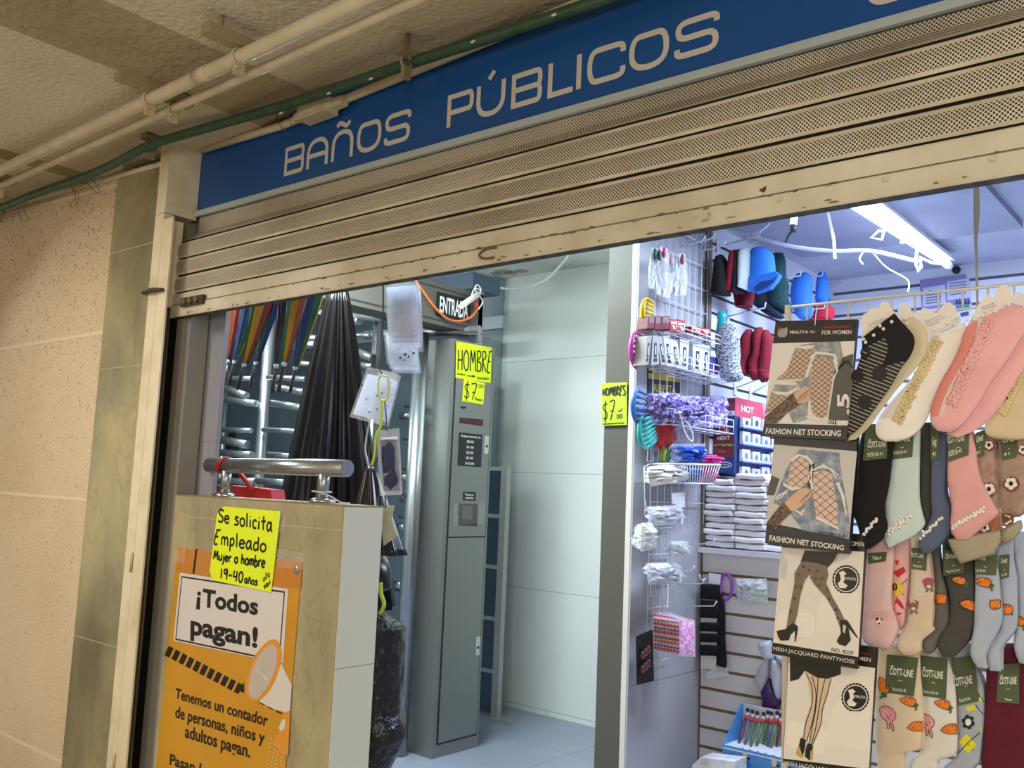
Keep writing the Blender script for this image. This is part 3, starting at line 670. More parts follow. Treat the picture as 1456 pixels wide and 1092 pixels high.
TILEW = M('#d9dedb', .28, var=(1.2, '#cfd5d2', .4, .7))
struct(b.build('wall_back', [TILEW, M('#9da3a3', .6)], origin=(0, 0, 0)))
b = MB(); b.box(-8, -4.42, BY + .02, BY + .1, 0, 2.9); struct(b.build('wall_far', M('#6d7884', .5), origin=(0, 0, 0)))  # darker grey than the tiles, shade of the far end put into the colour
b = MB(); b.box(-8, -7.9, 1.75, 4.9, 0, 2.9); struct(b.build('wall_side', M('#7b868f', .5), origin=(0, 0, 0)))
b = MB(); b.box(-8, BXR, 1.72, 4.9, 2.885, 2.95); struct(b.build('ceiling_bathroom', stucco('white_stucco', '#dfe3df', '#c9cdc6', 30, .8), origin=(0, 0, 0)))
b = MB(); b.box(-8, 3, 1.63, 1.72, 2.25, 2.95); b.box(-8, -2.95, 1.745, 1.80, 0, 2.95); struct(b.build('wall_front', M('#c9c6bb', .7), origin=(0, 0, 0)))
b = MB()                                                  # soot stain on the ceiling above the corner
for k, (px, py, rx, ry) in enumerate(((716,386,16,3),(726,388,12,2.5),(706,389,9,2.5),(741,385,12,2.5))):
    pc = PZ((px, py), 2.885); b.face([(pc.x + .0045*rx*math.cos(a), pc.y + .02*ry*math.sin(a), 2.8835 - .0003*k) for a in [i*math.pi/8 for i in range(16)]])
tag(b.build('soot_stain', M('#9c8c64', .9, alpha=.4)), 'brown damp stain on the ceiling above the entrance beam', 'stain', kind='structure')
# pillar and return wall between bathroom and shop
b = MB(); b.box(-1.991, -1.862, 2.90, 4.79, 0, 2.95, 0); b.box(-1.862, -1.85, 2.895, 3.42, 0, 2.62, 1)
b.box(-1.880, -1.858, 2.894, 2.90, 0, 2.62, 2)
for z in (.72, 1.45): b.box(-1.8505, -1.8492, 2.91, 3.42, z - .0015, z + .0015, 3)
struct(b.build('pillar', [M('#55534b', .55), M('#a9abb2', .22), M('#d4d2ca', .4), M('#83858d', .6)], origin=(0, 0, 0)))
# note on the pillar
t = thing('handwritten_note', 'yellow-green price note for men taped on the grey pillar', 'note', (-1.95, 2.9, 1.45))
E_ = PxPlane(2.893, 850, 480, .1923)
b = MB(); b.obox([E_.at(*p) for p in ((30,338),(215,330),(215,645),(28,652))], (0, .001, 0)); b.build('paper', YELG, t)
b = MB()
d_pen(b, E_.quad((38,378),(205,352),(205,425),(38,428)), 'HOMBRES', 0, 0, 1, 1, .0052, 0, .0016)
d_pen(b, E_.quad((34,480),(128,462),(120,610),(38,615)), '$7', 0, 0, 1, 1, .0045, 0)
d_pen(b, E_.quad((140,570),(182,565),(182,595),(140,598)), '00', 0, 0, 1, 1, .0032, 0)
d_stroke(b, E_, [(148,545),(160,540),(165,548),(180,520)], .003, 0); d_stroke(b, E_, [(36,640),(195,630)], .004, 0)
b.build('pen_lettering', INK, t)
# ---------------------------------------------------------------- coin tower
TX0, TX1, TY0, TY1, TZ = -3.75, -3.475, 3.575, 3.932, 2.22
t = thing('coin_machine', 'tall stainless steel coin turnstile cabinet with two doors', 'coin machine', ((TX0+TX1)/2, (TY0+TY1)/2, 0))
b = MB(); b.box(TX0, TX1, TY0, TY1, 0.0, TZ); b.build('cabinet', [STEEL_V], t)
F_ = PxPlane(X=TX1, ox=500, oy=340, k=.27473); G = PxPlane(X=TX1, ox=500, oy=640, k=.27473); Hh = PxPlane(X=TX1, ox=500, oy=792, k=.27473)
def xplate(name, pp, q, h0, h1, m, par):
    b = MB(); base4 = [pp.at(*p, h0) for p in q]; b.obox(base4, (h1 - h0, 0, 0)); return b.build(name, m, par)
yL, yR = TY0 + .025, TY1 - .022
def ybox(name, y0, y1, z0, z1, h0, h1, m, par):
    b = MB(); b.box(TX1 + h0, TX1 + h1, y0, y1, z0, z1); return b.build(name, m, par)
zd = 1.141
ud = ybox('upper_door', yL + .014, yR, zd + .004, TZ - .03, .0, .005, STEEL_V, t)
ld = ybox('lower_door', yL + .014, yR, .075, zd - .004, .0, .005, STEEL_V, t)
b = MB(); b.box(TX1, TX1 + .003, yL + .006, yL + .0135, .07, TZ - .04); b.box(TX1, TX1 + .0045, yL + .01, yR, zd - .0045, zd + .0045); b.box(TX1, TX1 + .0045, yR, yR + .004, .07, TZ - .05); b.box(TX1, TX1 + .0045, yL + .01, yR + .004, .066, .075)
b.build('door_gap', M('#17181a', .8), t)
for pp, (u, v) in ((Hh, (652, 460)), (F_, (697, 1065))):
    c = pp.at(u, v, .005); b = MB(); b.box(c.x, c.x + .004, c.y - .016, c.y + .016, c.z - .05, c.z + .05); b.tube([(c.x, c.y, c.z - .008), (c.x + .006, c.y, c.z - .008)], .008, 10, 1)
    b.build('lock', [M('#c9cbc8', .3, .8), M('#1a1a1a', .5)], t)
S8 = PxPlane(X=TX1 + .005, ox=470, oy=560, k=.17857)
BLK = M('#15171a', .4)
xplate('warning_label', S8, ((1027,188),(1215,205),(1212,258),(1026,232)), 0, .001, M('#241616', .4), t)
b = MB(); f = S8.quad((1035,196),(1208,212),(1206,250),(1034,228)); d_text(b, f, 'Inserte monedas', .03, .1, .97, .5, 0, 0, .0016); d_text(b, f, 'No se aceptan billetes', .03, .6, .97, .95, 0, 0, .0016); b.build('warning_lettering', M('#8d2b28', .5), t)
xplate('price_label', S8, ((1022,305),(1210,325),(1198,585),(1010,572)), 0, .001, BLK, t)
b = MB(); f = S8.quad((1022,305),(1210,325),(1198,585),(1010,572)); d_text(b, f, 'Acepta monedas de:', .08, .06, .93, .15, 0, .01, .0016)
for i, s in enumerate(('$0.50', '$1.00', '$2.00', '$5.00', '$10.00')): d_text(b, f, s, .34 if i < 4 else .32, .22 + i*.163, .63 if i < 4 else .68, .30 + i*.163, 0, .01, .0016)
b.build('price_lettering', WHITE, t)
xplate('change_label', S8, ((1055,778),(1158,782),(1154,852),(1052,848)), 0, .001, BLK, t)
b = MB(); f = S8.quad((1055,778),(1158,782),(1154,852),(1052,848)); d_text(b, f, 'Tome su', .12, .18, .8, .45, 0, .01, .0016); d_text(b, f, 'cambio', .18, .55, .82, .82, 0, .01, .0016); b.build('change_lettering', WHITE, t)
s = xplate('coin_return', S8, ((1022,872),(1172,876),(1165,1055),(1018,1048)), 0, .002, M('#0d0e10', .5), t)
xplate('coin_flap', S8, ((1050,890),(1130,892),(1128,1000),(1046,996)), .002, .004, M('#4c4944', .5), t)
xplate('tape', S8, ((985,872),(1228,866),(1225,1030),(975,1060)), .005, .0055, M('#f4f8f6', .2, alpha=.04), t)
xplate('coin_slot', S8, ((1035,98),(1085,103),(1060,120),(1040,110)), 0, .003, BLK, t)
# tower notes
t2 = thing('handwritten_note', 'large yellow men note with arrow on the coin cabinet', 'note', (TX1, 3.75, 2.0))
T6 = PxPlane(X=TX1 + .0065, ox=640, oy=480, k=.10989)
xplate('paper', T6, ((82,48),(538,128),(522,585),(70,520)), 0, .001, YEL, t2)
b = MB()
d_pen(b, T6.quad((98,155),(535,185),(535,455),(98,418)), 'HOMBRE', 0, 0, 1, 1, .008, 0, .003)
d_pen(b, T6.quad((215,470),(320,480),(320,520),(215,510)), '>', 0, 0, 1, 1, .005, 0, .003)
d_pen(b, T6.quad((85,445),(190,465),(190,490),(85,475)), 'cambio', 0, 0, 1, 1, .0025, 0, .003); d_pen(b, T6.quad((345,490),(500,505),(500,545),(345,540)), 'monedas', 0, 0, 1, 1, .0025, 0, .003)
b.build('pen_lettering', INK, t2)
t2 = thing('handwritten_note', 'small yellow seven peso note below the larger one on the coin cabinet', 'note', (TX1, 3.75, 1.9))
xplate('paper', T6, ((178,530),(448,588),(428,865),(155,822)), .001, .002, YEL, t2)
b = MB(); d_pen(b, T6.quad((180,575),(345,600),(320,815),(175,790)), '$7', 0, 0, 1, 1, .0065, 0, .004)
d_pen(b, T6.quad((365,600),(430,615),(425,655),(362,645)), '00', 0, 0, 1, 1, .003, 0, .004); d_pen(b, T6.quad((318,770),(412,790),(408,825),(315,808)), 'Pesos', 0, 0, 1, 1, .003, 0, .004)
b.build('pen_lettering', INK, t2)
# steel fence panel behind the tower
px0 = PZ((697, 1020), 0)
t = thing('steel_fence', 'narrow steel fence panel between the coin cabinet and the tiled wall', 'fence', (px0.x, px0.y, 0))
zt_ = 1.56
b = MB(); b.box(px0.x + .02, px0.x + .07, px0.y - .02, px0.y + .02, 0, zt_); b.build('post', ALU, t)
b = MB(); b.box(px0.x - .22, px0.x + .02, px0.y - .004, px0.y + .004, .03, zt_ - .01); b.build('pane', M('#39495a', .2, .2), t)
for z in (.28, .6, .92, 1.24, 1.54): b = MB(); b.box(px0.x - .22, px0.x + .02, px0.y - .012, px0.y - .004, z - .012, z + .012); b.build('crossbar', ALU, t)
b = MB(); b.box(px0.x + .0, px0.x + .22, px0.y - .05, px0.y + .05, 0, .012); b.build('foot', ALU, t)
# corner post and entrance beam
b = MB(); pc = PY((700, 450), 4.70); b.box(pc.x - .05, pc.x + .03, 4.66, 4.785, 0, 2.883); struct(b.build('trim_post', M('#a7b2b7', .35, .6), origin=(0, 0, 0)))
t = thing('entrance_beam', 'grey steel box beam with black entrance plate above the coin cabinet', 'beam', (-3.6, 3.5, 2.26))
b = MB(); HX = -3.475; b.box(HX - .16, HX, 2.6, 3.81, 2.275, 2.505); b.box(HX, HX + .004, 2.6, 3.80, 2.475, 2.48, 1); b.box(HX, HX + .004, 2.6, 3.80, 2.30, 2.306, 1)
b.build('box_beam', [M('#5c5952', .6), M('#3c3e40', .6)], t)
for y in (3.74,): b = MB(); b.box(HX - .02, HX + .0, 3.775, 3.81, 2.23, 2.52); b.build('end_plate', ALU, t)
b = MB(); f = PxPlane(X=HX + .006, ox=470, oy=390, k=.17857)
q = ((850,138),(1118,200),(1112,385),(838,325)); b.obox([f.at(*p) for p in q], (-.004, 0, 0)); b.build('plate', BLK, t)
b = MB(); d_text(b, f.quad((872,172),(1098,228),(1092,360),(866,300)), 'ENTRADA', 0, 0, 1, 1, 0, .02, .001); b.build('plate_lettering', WHITE, t)
b = MB(); pcap = PX((682, 469), -3.40); pst = pcap + Vector((-.75, -.18, .0)); b.tube([pst, pcap], .026, 16); b.build('arm', TUBE, t)
# black shutter box and bits above the beam
b = MB(); pa = PY((660, 402), 4.0); b.box(pa.x - .25, pa.x + .12, 3.95, 4.2, 2.60, 2.70); tag(b.build('junction_box', M('#4a5b6e', .5)), 'blue grey metal box above the entrance beam', 'box')
# orange extension cord with its white plug
cpts = [(588,394),(600,412),(615,433),(628,447),(640,455),(655,456.5),(668,452),(676,444),(679,434)]
t = thing('extension_cord', 'orange extension cord looping over the black entrance plate', 'cord', PX((640, 455), HX + .02))
b = MB(); b.tube([PX(tuple(p), HX + .03) for p in catmull(cpts, 30)], .0065, 8); b.build('cable', M('#e8743a', .45), t)
b = MB(); b.tube([PX((678, 440), HX + .03), PX((676, 428), HX + .034)], .011, 8); b.build('connector', M('#d9542a', .5), t)
t = thing('plug', 'white plug and adapter hanging in front of the entrance plate', 'plug', PX((668, 425), HX + .05))
b = MB(); a_, c_ = PX((655, 436), HX + .05), PX((680, 418), HX + .05); b.tube([a_, a_.lerp(c_, .2), c_], [.014, .018, .017], 8); b.build('plug_body', M('#e9eae4', .5), t)
b = MB()
for q in ([(680,420),(684,412),(679,405),(675,410),(679,418)], [(682,420),(686,430),(680,440)], [(670,425),(672,416),(676,410),(684,413)]): b.tube([PX(tuple(p), HX + .05) for p in catmull(q, 10)], .004, 6)
b.build('plug_cable', M('#e9eae4', .5), t)
b = MB(); b.tube([PY(tuple(p), 4.5) for p in catmull([(655,408),(672,406),(690,402),(715,410),(745,409),(775,398),(800,374),(815,352)], 40)], .008, 8)
tag(b.build('white_cable', M('#e9ece8', .5)), 'white cable sagging across the tiled wall to the ceiling', 'cable')
# ---------------------------------------------------------------- turnstile
t = thing('turnstile', 'full height steel turnstile with rows of horizontal tube arms', 'turnstile', (-3.9, 3.6, 0))
def post(pa, pb, Y, r, z0=0.0, z1=2.7):
    a = PY(pa, Y); c = PY(pb, Y); x = (a.x + c.x) / 2; z1 = 2.25 if Y == 3.5 else z1
    b = MB(); b.tube([(x, Y, z0), (x, Y, z1)], r, 20); b.build('post', TUBE, t); return x
pxm = post((590, 600), (575, 980), 3.5, .043)
post((385, 450), (368, 680), 3.3, .034); post((534, 470), (526, 700), 3.45, .028); post((322, 470), (318, 700), 4.2, .03)
def arm(pa, pb, Ya, Yb, r): b = MB(); b.tube([PY(pa, Ya), PY(pb, Yb)], r, 14); b.build('arm', TUBE, t)
c4 = lambda x, y: (220 + x*.3434, 370 + y*.3434)
for a, c, r in (((268,573),(420,594),.022), ((485,592),(618,612),.022), ((262,700),(400,706),.016), ((450,702),(590,708),.016), ((270,742),(385,764),.026), ((258,795),(402,806),.022), ((428,914),(560,922),.02),
   ((468,484),(625,492),.016), ((285,490),(402,490),.016), ((615,340),(700,358),.02), ((590,424),(680,436),.016), ((280,525),(380,560),.022), ((495,525),(565,535),.018), ((570,540),(640,550),.022), ((470,805),(580,815),.02), ((250,915),(420,915),.02), ((640,318),(700,322),.016), ((690,215),(700,218),.02)):
    arm(c4(*a), c4(*c), 3.25, 3.25, r)
for a, c, r in (((700,220),(950,235),.028), ((815,250),(850,250),.026), ((810,370),(905,406),.024), ((815,432),(905,440),.02), ((812,490),(838,474),.018), ((815,308),(890,312),.012), ((840,795),(882,797),.018), ((845,880),(880,885),.018), ((815,690),(880,700),.018)):
    arm(c4(*a), c4(*c), 3.4, 3.4, r)
for y0 in (575, 591, 622, 665, 679, 712, 735, 751, 772, 785, 834, 842, 893, 911, 964, 1000):
    big = y0 in (591, 679, 751, 834, 911, 1000)
    a = PY((588 - (y0-560)*.02, y0), 3.5); b = MB(); b.tube([(pxm, 3.5, a.z), (TX0 + (-.02 if big else -.035), 3.5 + (.05 if not big else .0), a.z)], .02 if big else .014, 14); b.build('arm', CHROME if big else TUBE, t)
# added panel behind the turnstile; wall shade and a bright patch in its colours
b = MB(); b.box(-6.4, -4.08, 4.55, 4.60, 0.0, 2.16); b.face([(-4.7, 4.545, 1.5), (-4.35, 4.545, 1.5), (-4.35, 4.545, 1.78), (-4.7, 4.545, 1.78)], 1)
tag(b.build('shade_panel', [M('#65747f', .3, .2), M('#c3d3de', .4)]), 'added dark panel in place of the shaded wall behind the turnstile arms', 'panel')
pd = PY((332, 590), 4.3)
b = MB(); b.loft([[(pd.x + r*math.cos(a), 4.3 + .5*r*math.sin(a), z) for a in [i*math.pi/5 for i in range(10)]] for z, r in ((1.3,.12),(1.5,.12),(1.62,.10),(1.72,.075),(1.8,.02))]); tag(b.build('hanging_coat', M('#101216', .8)), 'black garment hanging behind the left turnstile arms', 'coat')
b = MB(); b.box(-6.0, -3.75, 4.3, 4.34, 2.42, 2.50); tag(b.build('ceiling_rail', M('#8d9497', .4, .4)), 'grey steel rail high behind the black umbrella', 'rail')
# ---------------------------------------------------------------- hanging rods behind the shutter
b = MB()
for y in (1.87, 1.96, 2.05, 2.42): b.tube([(-3.6, y, 2.52), (-1.95, y, 2.52)], .009, 8)
for x in (-3.5, -2.05): b.tube([(x, 1.80, 2.52), (x, 2.46, 2.52)], .008, 6); b.tube([(x, 1.96, 2.52), (x, 1.96, 2.9)], .005, 6)
tag(b.build('hanging_rail', STEEL), 'steel rod behind the shutter that carries the umbrellas', 'rail')
# folded rainbow umbrellas, ferrules down
RB = ['#081f50', '#0d2e69', '#0d5221', '#a87c0a', '#7e350c', '#430c0c', '#071033', '#0b4e2d']
UY = [0]
def rainbow(tip, top, wt, shift, lab):
    Y = (2.05, 1.96, 1.87)[UY[0] % 3]; UY[0] += 1; tp = PY(tip, Y); q = PY(top, Y); L = (q - tp).length
    d = (q - tp).normalized(); xa = Vector((1, 0, 0)); ya = d.cross(xa).normalized(); xa = ya.cross(d)
    t = thing('folded_umbrella', lab, 'umbrella', tp, 'rainbow umbrellas hanging under the shutter')
    b = MB(); b.tube([tp, tp + d*.012, tp + d*.088], [.0045, .0068, .0068], 10); b.build('ferrule', M('#15130f', .35), t)
    b = MB(); b.tube([tp + d*.088, tp + d*.104], [.0085, .0095], 10); b.build('collar', M('#c9ccd0', .25, .9), t)
    n = 32; rings = []
    for s, r in ((.100,.011),(.13,.0155),(.2,.024),(.3,.035),(.42,.043),(.52,.045),(.62,.040),(.70,.024)):
        c = tp + d*s; rings.append([c + (xa*math.cos(a) + ya*math.sin(a)) * r * wt * (1 + .16*math.cos(8*a + s*9)) for a in [2*math.pi*i/n for i in range(n)]])
    b = MB(); b.loft(rings, fm=lambda i, j: ((j + 2) // 4 + shift) % 8); b.build('canopy', [M(c, .32) for c in RB], t)
    b = MB(); b.tube([tp + d*.69, tp + d*.80], .006, 8)
    b.tube([tp + d*(.80 + .02*math.sin(a)) + xa*(.018 - .018*math.cos(a)) for a in [math.pi*i/6 for i in range(7)]], .008, 8); b.build('handle', M('#15130f', .35), t)
for args in (((318,548),(335,436),.75,5,'rainbow umbrella at the left end of the row, mostly navy'), ((324,548),(357,432),.85,2,'rainbow umbrella second from the left, green and yellow panels facing out'), ((337,554),(374,430),.9,4,'rainbow umbrella with an orange to maroon panel, third from the left'),
   ((355,550),(387,428),.8,0,'rainbow umbrella with blue and green panels, beside the steel turnstile post'), ((387,558),(408,427),.7,7,'rainbow umbrella with dark green folds just right of the steel post'), ((396,557),(423,423),.8,4,'rainbow umbrella with a red brown panel, second from the right end'), ((412,559),(444,420),.9,2,'rainbow umbrella with bright green panel, next to the large black umbrella')):
    rainbow(*args)
def translucent(name, col):
    m = bpy.data.materials.new(name); m.use_nodes = True; nt = m.node_tree; nt.nodes.clear()
    d = N(nt, 'ShaderNodeBsdfDiffuse'); tr = N(nt, 'ShaderNodeBsdfTranslucent'); g = N(nt, 'ShaderNodeBsdfGlossy'); mx = N(nt, 'ShaderNodeMixShader'); m2 = N(nt, 'ShaderNodeMixShader'); o = N(nt, 'ShaderNodeOutputMaterial')
    for n in (d, tr): n.inputs[0].default_value = lin(col)
    g.inputs['Roughness'].default_value = .15; mx.inputs[0].default_value = .6; m2.inputs[0].default_value = .12
    nt.links.new(d.outputs[0], mx.inputs[1]); nt.links.new(tr.outputs[0], mx.inputs[2]); nt.links.new(mx.outputs[0], m2.inputs[1]); nt.links.new(g.outputs[0], m2.inputs[2]); nt.links.new(m2.outputs[0], o.inputs[0])
    return m
PLAST = translucent('milky_plastic', '#eef3ff')
# ---------------------------------------------------------------- large black umbrella and its neighbours
t = thing('patio_umbrella', 'large folded black umbrella hanging point up behind the low wall', 'umbrella', (-2.95, 2.42, .92))
def cone(name, par, top, bl, br, Y, z0, rt, folds, m, amp=.22, depth=.8):
    tp = PY(top, Y); L, R = PY(bl, Y), PY(br, Y); n = folds * 6; rings = []
    for i in range(15):
        f = i / 14; zz = tp.z + (z0 - tp.z) * f; fl = (tp.z - zz) / (tp.z - L.z)
        cx = tp.x + ((L.x+R.x)/2 - tp.x) * fl; r = rt + ((R.x-L.x)/2 - rt) * fl ** .9
        rings.append([Vector((cx + r*math.cos(a)*(1 + amp*.5*math.cos(folds*a + f)), Y + r*depth*math.sin(a)*(1 + amp*math.cos(folds*a + f)), zz)) for a in [2*math.pi*j/n for j in range(n)]])
    b = MB(); b.loft(rings); return b.build(name, m, par)
BLKP = M('#060505', .26); BLKP.node_tree.nodes['Principled BSDF'].inputs['Specular IOR Level'].default_value = .22
cone('canopy', t, (481, 402), (424, 714), (518, 718), 2.42, .92, .036, 13, BLKP, .18)
b = MB(); p = PY((482, 400), 2.42); b.tube([(p.x, 2.42, p.z - .2), (p.x, 2.42, 2.515)], .014, 10); b.build('pole', DARK, t)
t = thing('folded_umbrella', 'small brown black folded umbrella hanging beside the navy sleeve', 'umbrella', (-2.1, 1.85, 1.2))
cone('canopy', t, (527, 664), (514, 714), (545, 716), 1.86, 1.2, .012, 8, M('#100b0a', .3), .25)
p = PY((527, 664), 1.86); b = MB(); b.tube([Vector(q) for q in catmull([(p.x, 1.86, p.z - .02), (p.x - .018, 1.86, p.z + .02), (p.x - .03, 1.86, p.z + .06), (p.x - .02, 1.86, p.z + .13), (p.x - .005, 1.86, p.z + .16)], 16)], .003, 6); b.build('hook', STEEL, t)
# crumpled packet helper: front/back sheets with folds
def lump(mb, c, ux, uz, w, h, d, m=0, n=9, seed=0, amp=.25, ny=None):
    """crumpled pillow centred at c, spanned by unit vectors ux (width) and uz (height), d thick"""
    rnd = random.Random(seed); c = Vector(c); ux = Vector(ux).normalized(); uz = Vector(uz).normalized(); ny = ny or ux.cross(uz).normalized()
    for sgn in (1, -1):
        vs = []
        for i in range(n + 1):
            for j in range(n + 1):
                u, v = 2*j/n - 1, 2*i/n - 1; e_ = max(0, (1 - u**4) * (1 - v**4))
                k = e_ * d / 2 * (1 + amp * rnd.uniform(-1, 1) * 2) + (0 if e_ == 0 else 0)
                jx = rnd.uniform(-1, 1) * amp * w * .06 * (1 if sgn > 0 else 0); jz = rnd.uniform(-1, 1) * amp * h * .06 * (1 if sgn > 0 else 0)
                edge = abs(u) == 1 or abs(v) == 1
                vs.append(c + ux * (u*w/2 + (0 if edge else jx)) + uz * (v*h/2 + (0 if edge else jz)) + ny * (k * sgn))
        fs = [(i*(n+1)+j, i*(n+1)+j+1, (i+1)*(n+1)+j+1, (i+1)*(n+1)+j) for i in range(n) for j in range(n)]
        if sgn < 0: fs = [f[::-1] for f in fs]
        mb.add(vs, fs, m, False)
def span(q, Y):
    """centre, x-dir, z-dir, width, height of a pixel quad TL,TR,BR,BL on plane Y"""
    P = [PY(p, Y) for p in q]; c = sum(P, Vector()) / 4
    ux = ((P[1]-P[0]) + (P[2]-P[3])) / 2; uz = ((P[0]-P[3]) + (P[1]-P[2])) / 2
    return c, ux, uz, ux.length, uz.length
# hanging clear raincoat packets: every packet of the bunch
def packet(q, Y, label, group, film, filling, seed, d=.012, prints=()):
    c, ux, uz, w, h = span(q, Y)
    t = thing('raincoat_packet', label, 'packet', c - uz/2, group)
    b = MB(); lump(b, c, ux, uz, w, h, d, 0, 8, seed, .5); b.build('film', film, t)
    if filling:
        b = MB(); lump(b, c - uz*.03, ux, uz, w*.84, h*.8, d*.55, 0, 6, seed + 50, .3); b.build('folded_plastic', filling, t)
    if prints:
        b = MB(); P = PxPlane(Y - d*.62)
        for x, y, r in prints: d_ell(b, P, x, y, r*.8, r, 0, .002, 8)
        b.build('printing', M('#2b2d33', .6), t)
    return t
g1 = 'clear raincoat packets hanging behind the shutter'
for i in range(5):
    o = i * 5
    packet(((548 - i*1.2 + o*.35, 398 + o*.9), (590 + o*.5, 398 + o*.9), (605 - i*1.1, 466 + o*1.6), (548 + o*.4, 472 + o*1.6)), 1.86 + i*.018, 'large clear raincoat packet of the bunch in front of the entrance beam', g1, CLEAR, PLAST, i)
for i in range(3):
    packet(((546 + i*2, 470 + i*3), (589 + i, 470 + i*3), (597 + i*1.2, 521 + i*5), (549 + i*4, 518 + i*6)), 1.955 + i*.018, 'smaller spotted clear packet under the large raincoat packets', 'spotted packets below the raincoat packets', CLEAR, PLAST, 20 + i, .012, [(562 + (k*37 % 30), 486 + (k*23 % 28), 1.3 + (k % 3)*.5) for k in range(11)] if i == 0 else ())
for i in range(2):
    packet(((523 - i*5 + 22*i, 522 + 3*i), (566 + i*4, 530 + i*4), (541 + 12*i, 605 + i*2), (496 + i*26, 592 + i*4)), 1.83 + i*.02, ('tilted clear packet with red print hanging left of the raincoat bunch', 'clear packet hanging behind the tilted one with red print')[i], None, CLEAR, PLAST, 40 + i, .012, [(515 + k*7 - (k*k % 9), 548 + (k*19 % 42), 1.3) for k in range(6)])
t = thing('navy_sleeve', 'navy garment folded in a clear sleeve, hanging above the low wall end', 'packet', PY((552, 700), 1.8))
c, ux, uz, w, h = span(((538, 614), (565, 612), (572, 700), (540, 703)), 1.8)
b = MB(); lump(b, c, ux, uz, w*1.1, h*1.06, .009, 0, 8, 3, .4); b.build('sleeve', CLEAR, t)
c2q, ux2, uz2, w2, h2 = span(((541, 625), (563, 624), (569, 697), (545, 699)), 1.8)
b = MB(); lump(b, c2q, ux2, uz2, w2, h2, .017, 0, 6, 5, .2); b.build('folded_garment', M('#27304f', .8), t)
c3q, ux3, uz3, w3, h3 = span(((541, 622), (565, 621), (565, 625), (541, 626)), 1.79)
b = MB(); lump(b, c3q, ux3, uz3, w3, h3, .008, 0, 4, 6, .2); b.build('header_fold', M('#e8edf4', .3), t)
t = thing('hook_chain', 'yellow-green cord and wire hooks holding the hanging packets', 'hook', PY((542, 560), 1.78))
b = MB(); b.tube([PY(tuple(p), 1.775) for p in catmull([(545,534),(540,536),(538,545),(539,565),(546,570),(552,565),(553,545),(550,536),(545,534)], 26)], .0026, 6)
b.tube([PY(tuple(p), 1.775) for p in catmull([(543,571),(543,590),(541,606),(535,620),(533,645),(529,662)], 20)], .0042, 6); b.build('cord', M('#b9cc3a', .5), t)
b = MB()
for q in ([(545,402),(545,420),(544,470),(542,505),(538,520),(543,531)], [(547,569),(549,590),(550,612)], [(528,628),(524,650),(527,662),(534,660),(537,650)], [(572,704),(575,701),(578,705),(574,709),(570,707)], [(537,706),(538,722)], [(543,705),(543,722)], [(548,704),(548,722)]): b.tube([PY(tuple(p), 1.778) for p in catmull(q, 14)], .0022, 6)
b.tube([(PY((545, 402), 1.778).x, 1.778, PY((545, 402), 1.778).z), (PY((545, 402), 1.778).x, 1.87, 2.515)], .0022, 6)
b.build('wire_hook', M('#4b5258', .35, .8), t)
# black bag and paper behind the end of the low wall
t = thing('black_bag', 'black plastic bag slumped on the floor behind the low wall end', 'bag', PZ((550, 1070), 0))
Yb = 1.86
rows = [((519,868),(540,868)),((516,880),(556,893)),((512,905),(560,900)),((505,950),(559,960)),((498,1000),(557,1010)),((490,1040),(566,1045)),((484,1075),(560,1068)),((484,1110),(545,1112))]
def rows3(rows, Y, d, n=20, K=16, amp=0.0, seed=1, p=2.0, endk=.25):
    rnd = random.Random(seed); L = catmull([r[0] for r in rows], n); R = catmull([r[1] for r in rows], n); rings = []
    for i in range(n):
        v = 2*i/(n-1) - 1; e_ = max(endk, (1 - abs(v)**6)) ; a, c = PY(tuple(L[i]), Y), PY(tuple(R[i]), Y); mid = (a + c)/2; hw = (c - a)/2
        ring = []
        for j in range(K):
            q = 2*math.pi*j/K; cu, su = math.cos(q), math.sin(q)
            cu2 = math.copysign(abs(cu)**(2/p), cu); su2 = math.copysign(abs(su)**(2/p), su)
            k = 1 + amp*rnd.uniform(-1, 1)
            ring.append(mid + hw*cu2 + Vector((0, -d*su2*e_*k, 0)))
        rings.append(ring)
    return rings
def floor_clip(rings): return [[Vector((v.x, v.y, max(v.z, .004))) for v in r] for r in rings]
b = MB(); b.loft(floor_clip(rows3(rows, Yb, .09, 24, 20, .18, 4))); b.build('bag_body', M('#0d0c0d', .3, bump=(25, .8, .02)), t)
b = MB(); b.loft(rows3([((527,775),(528,775)),((524,800),(546,802)),((520,828),(551,830)),((518,845),(548,840))], 1.99, .05, 14, 12, .1, 6)); b.build('bag_top', M('#0d0c0d', .3), t)
b = MB(); b.tube([PY(tuple(p), 1.84) for p in catmull([(541,828),(542,845),(546,858),(543,868),(540,873)], 14)], .006, 6); b.build('cord', M('#b8cc36', .5), t)
b = MB(); P = [PY(q, 1.78) for q in ((543,720),(560,718),(556,738),(564,762),(545,776),(543,750))]; b.obox(P, (0, .003, 0)); tag(b.build('paper_scrap', M('#b5b19f', .8)), 'torn beige paper curling behind the low wall end', 'paper')
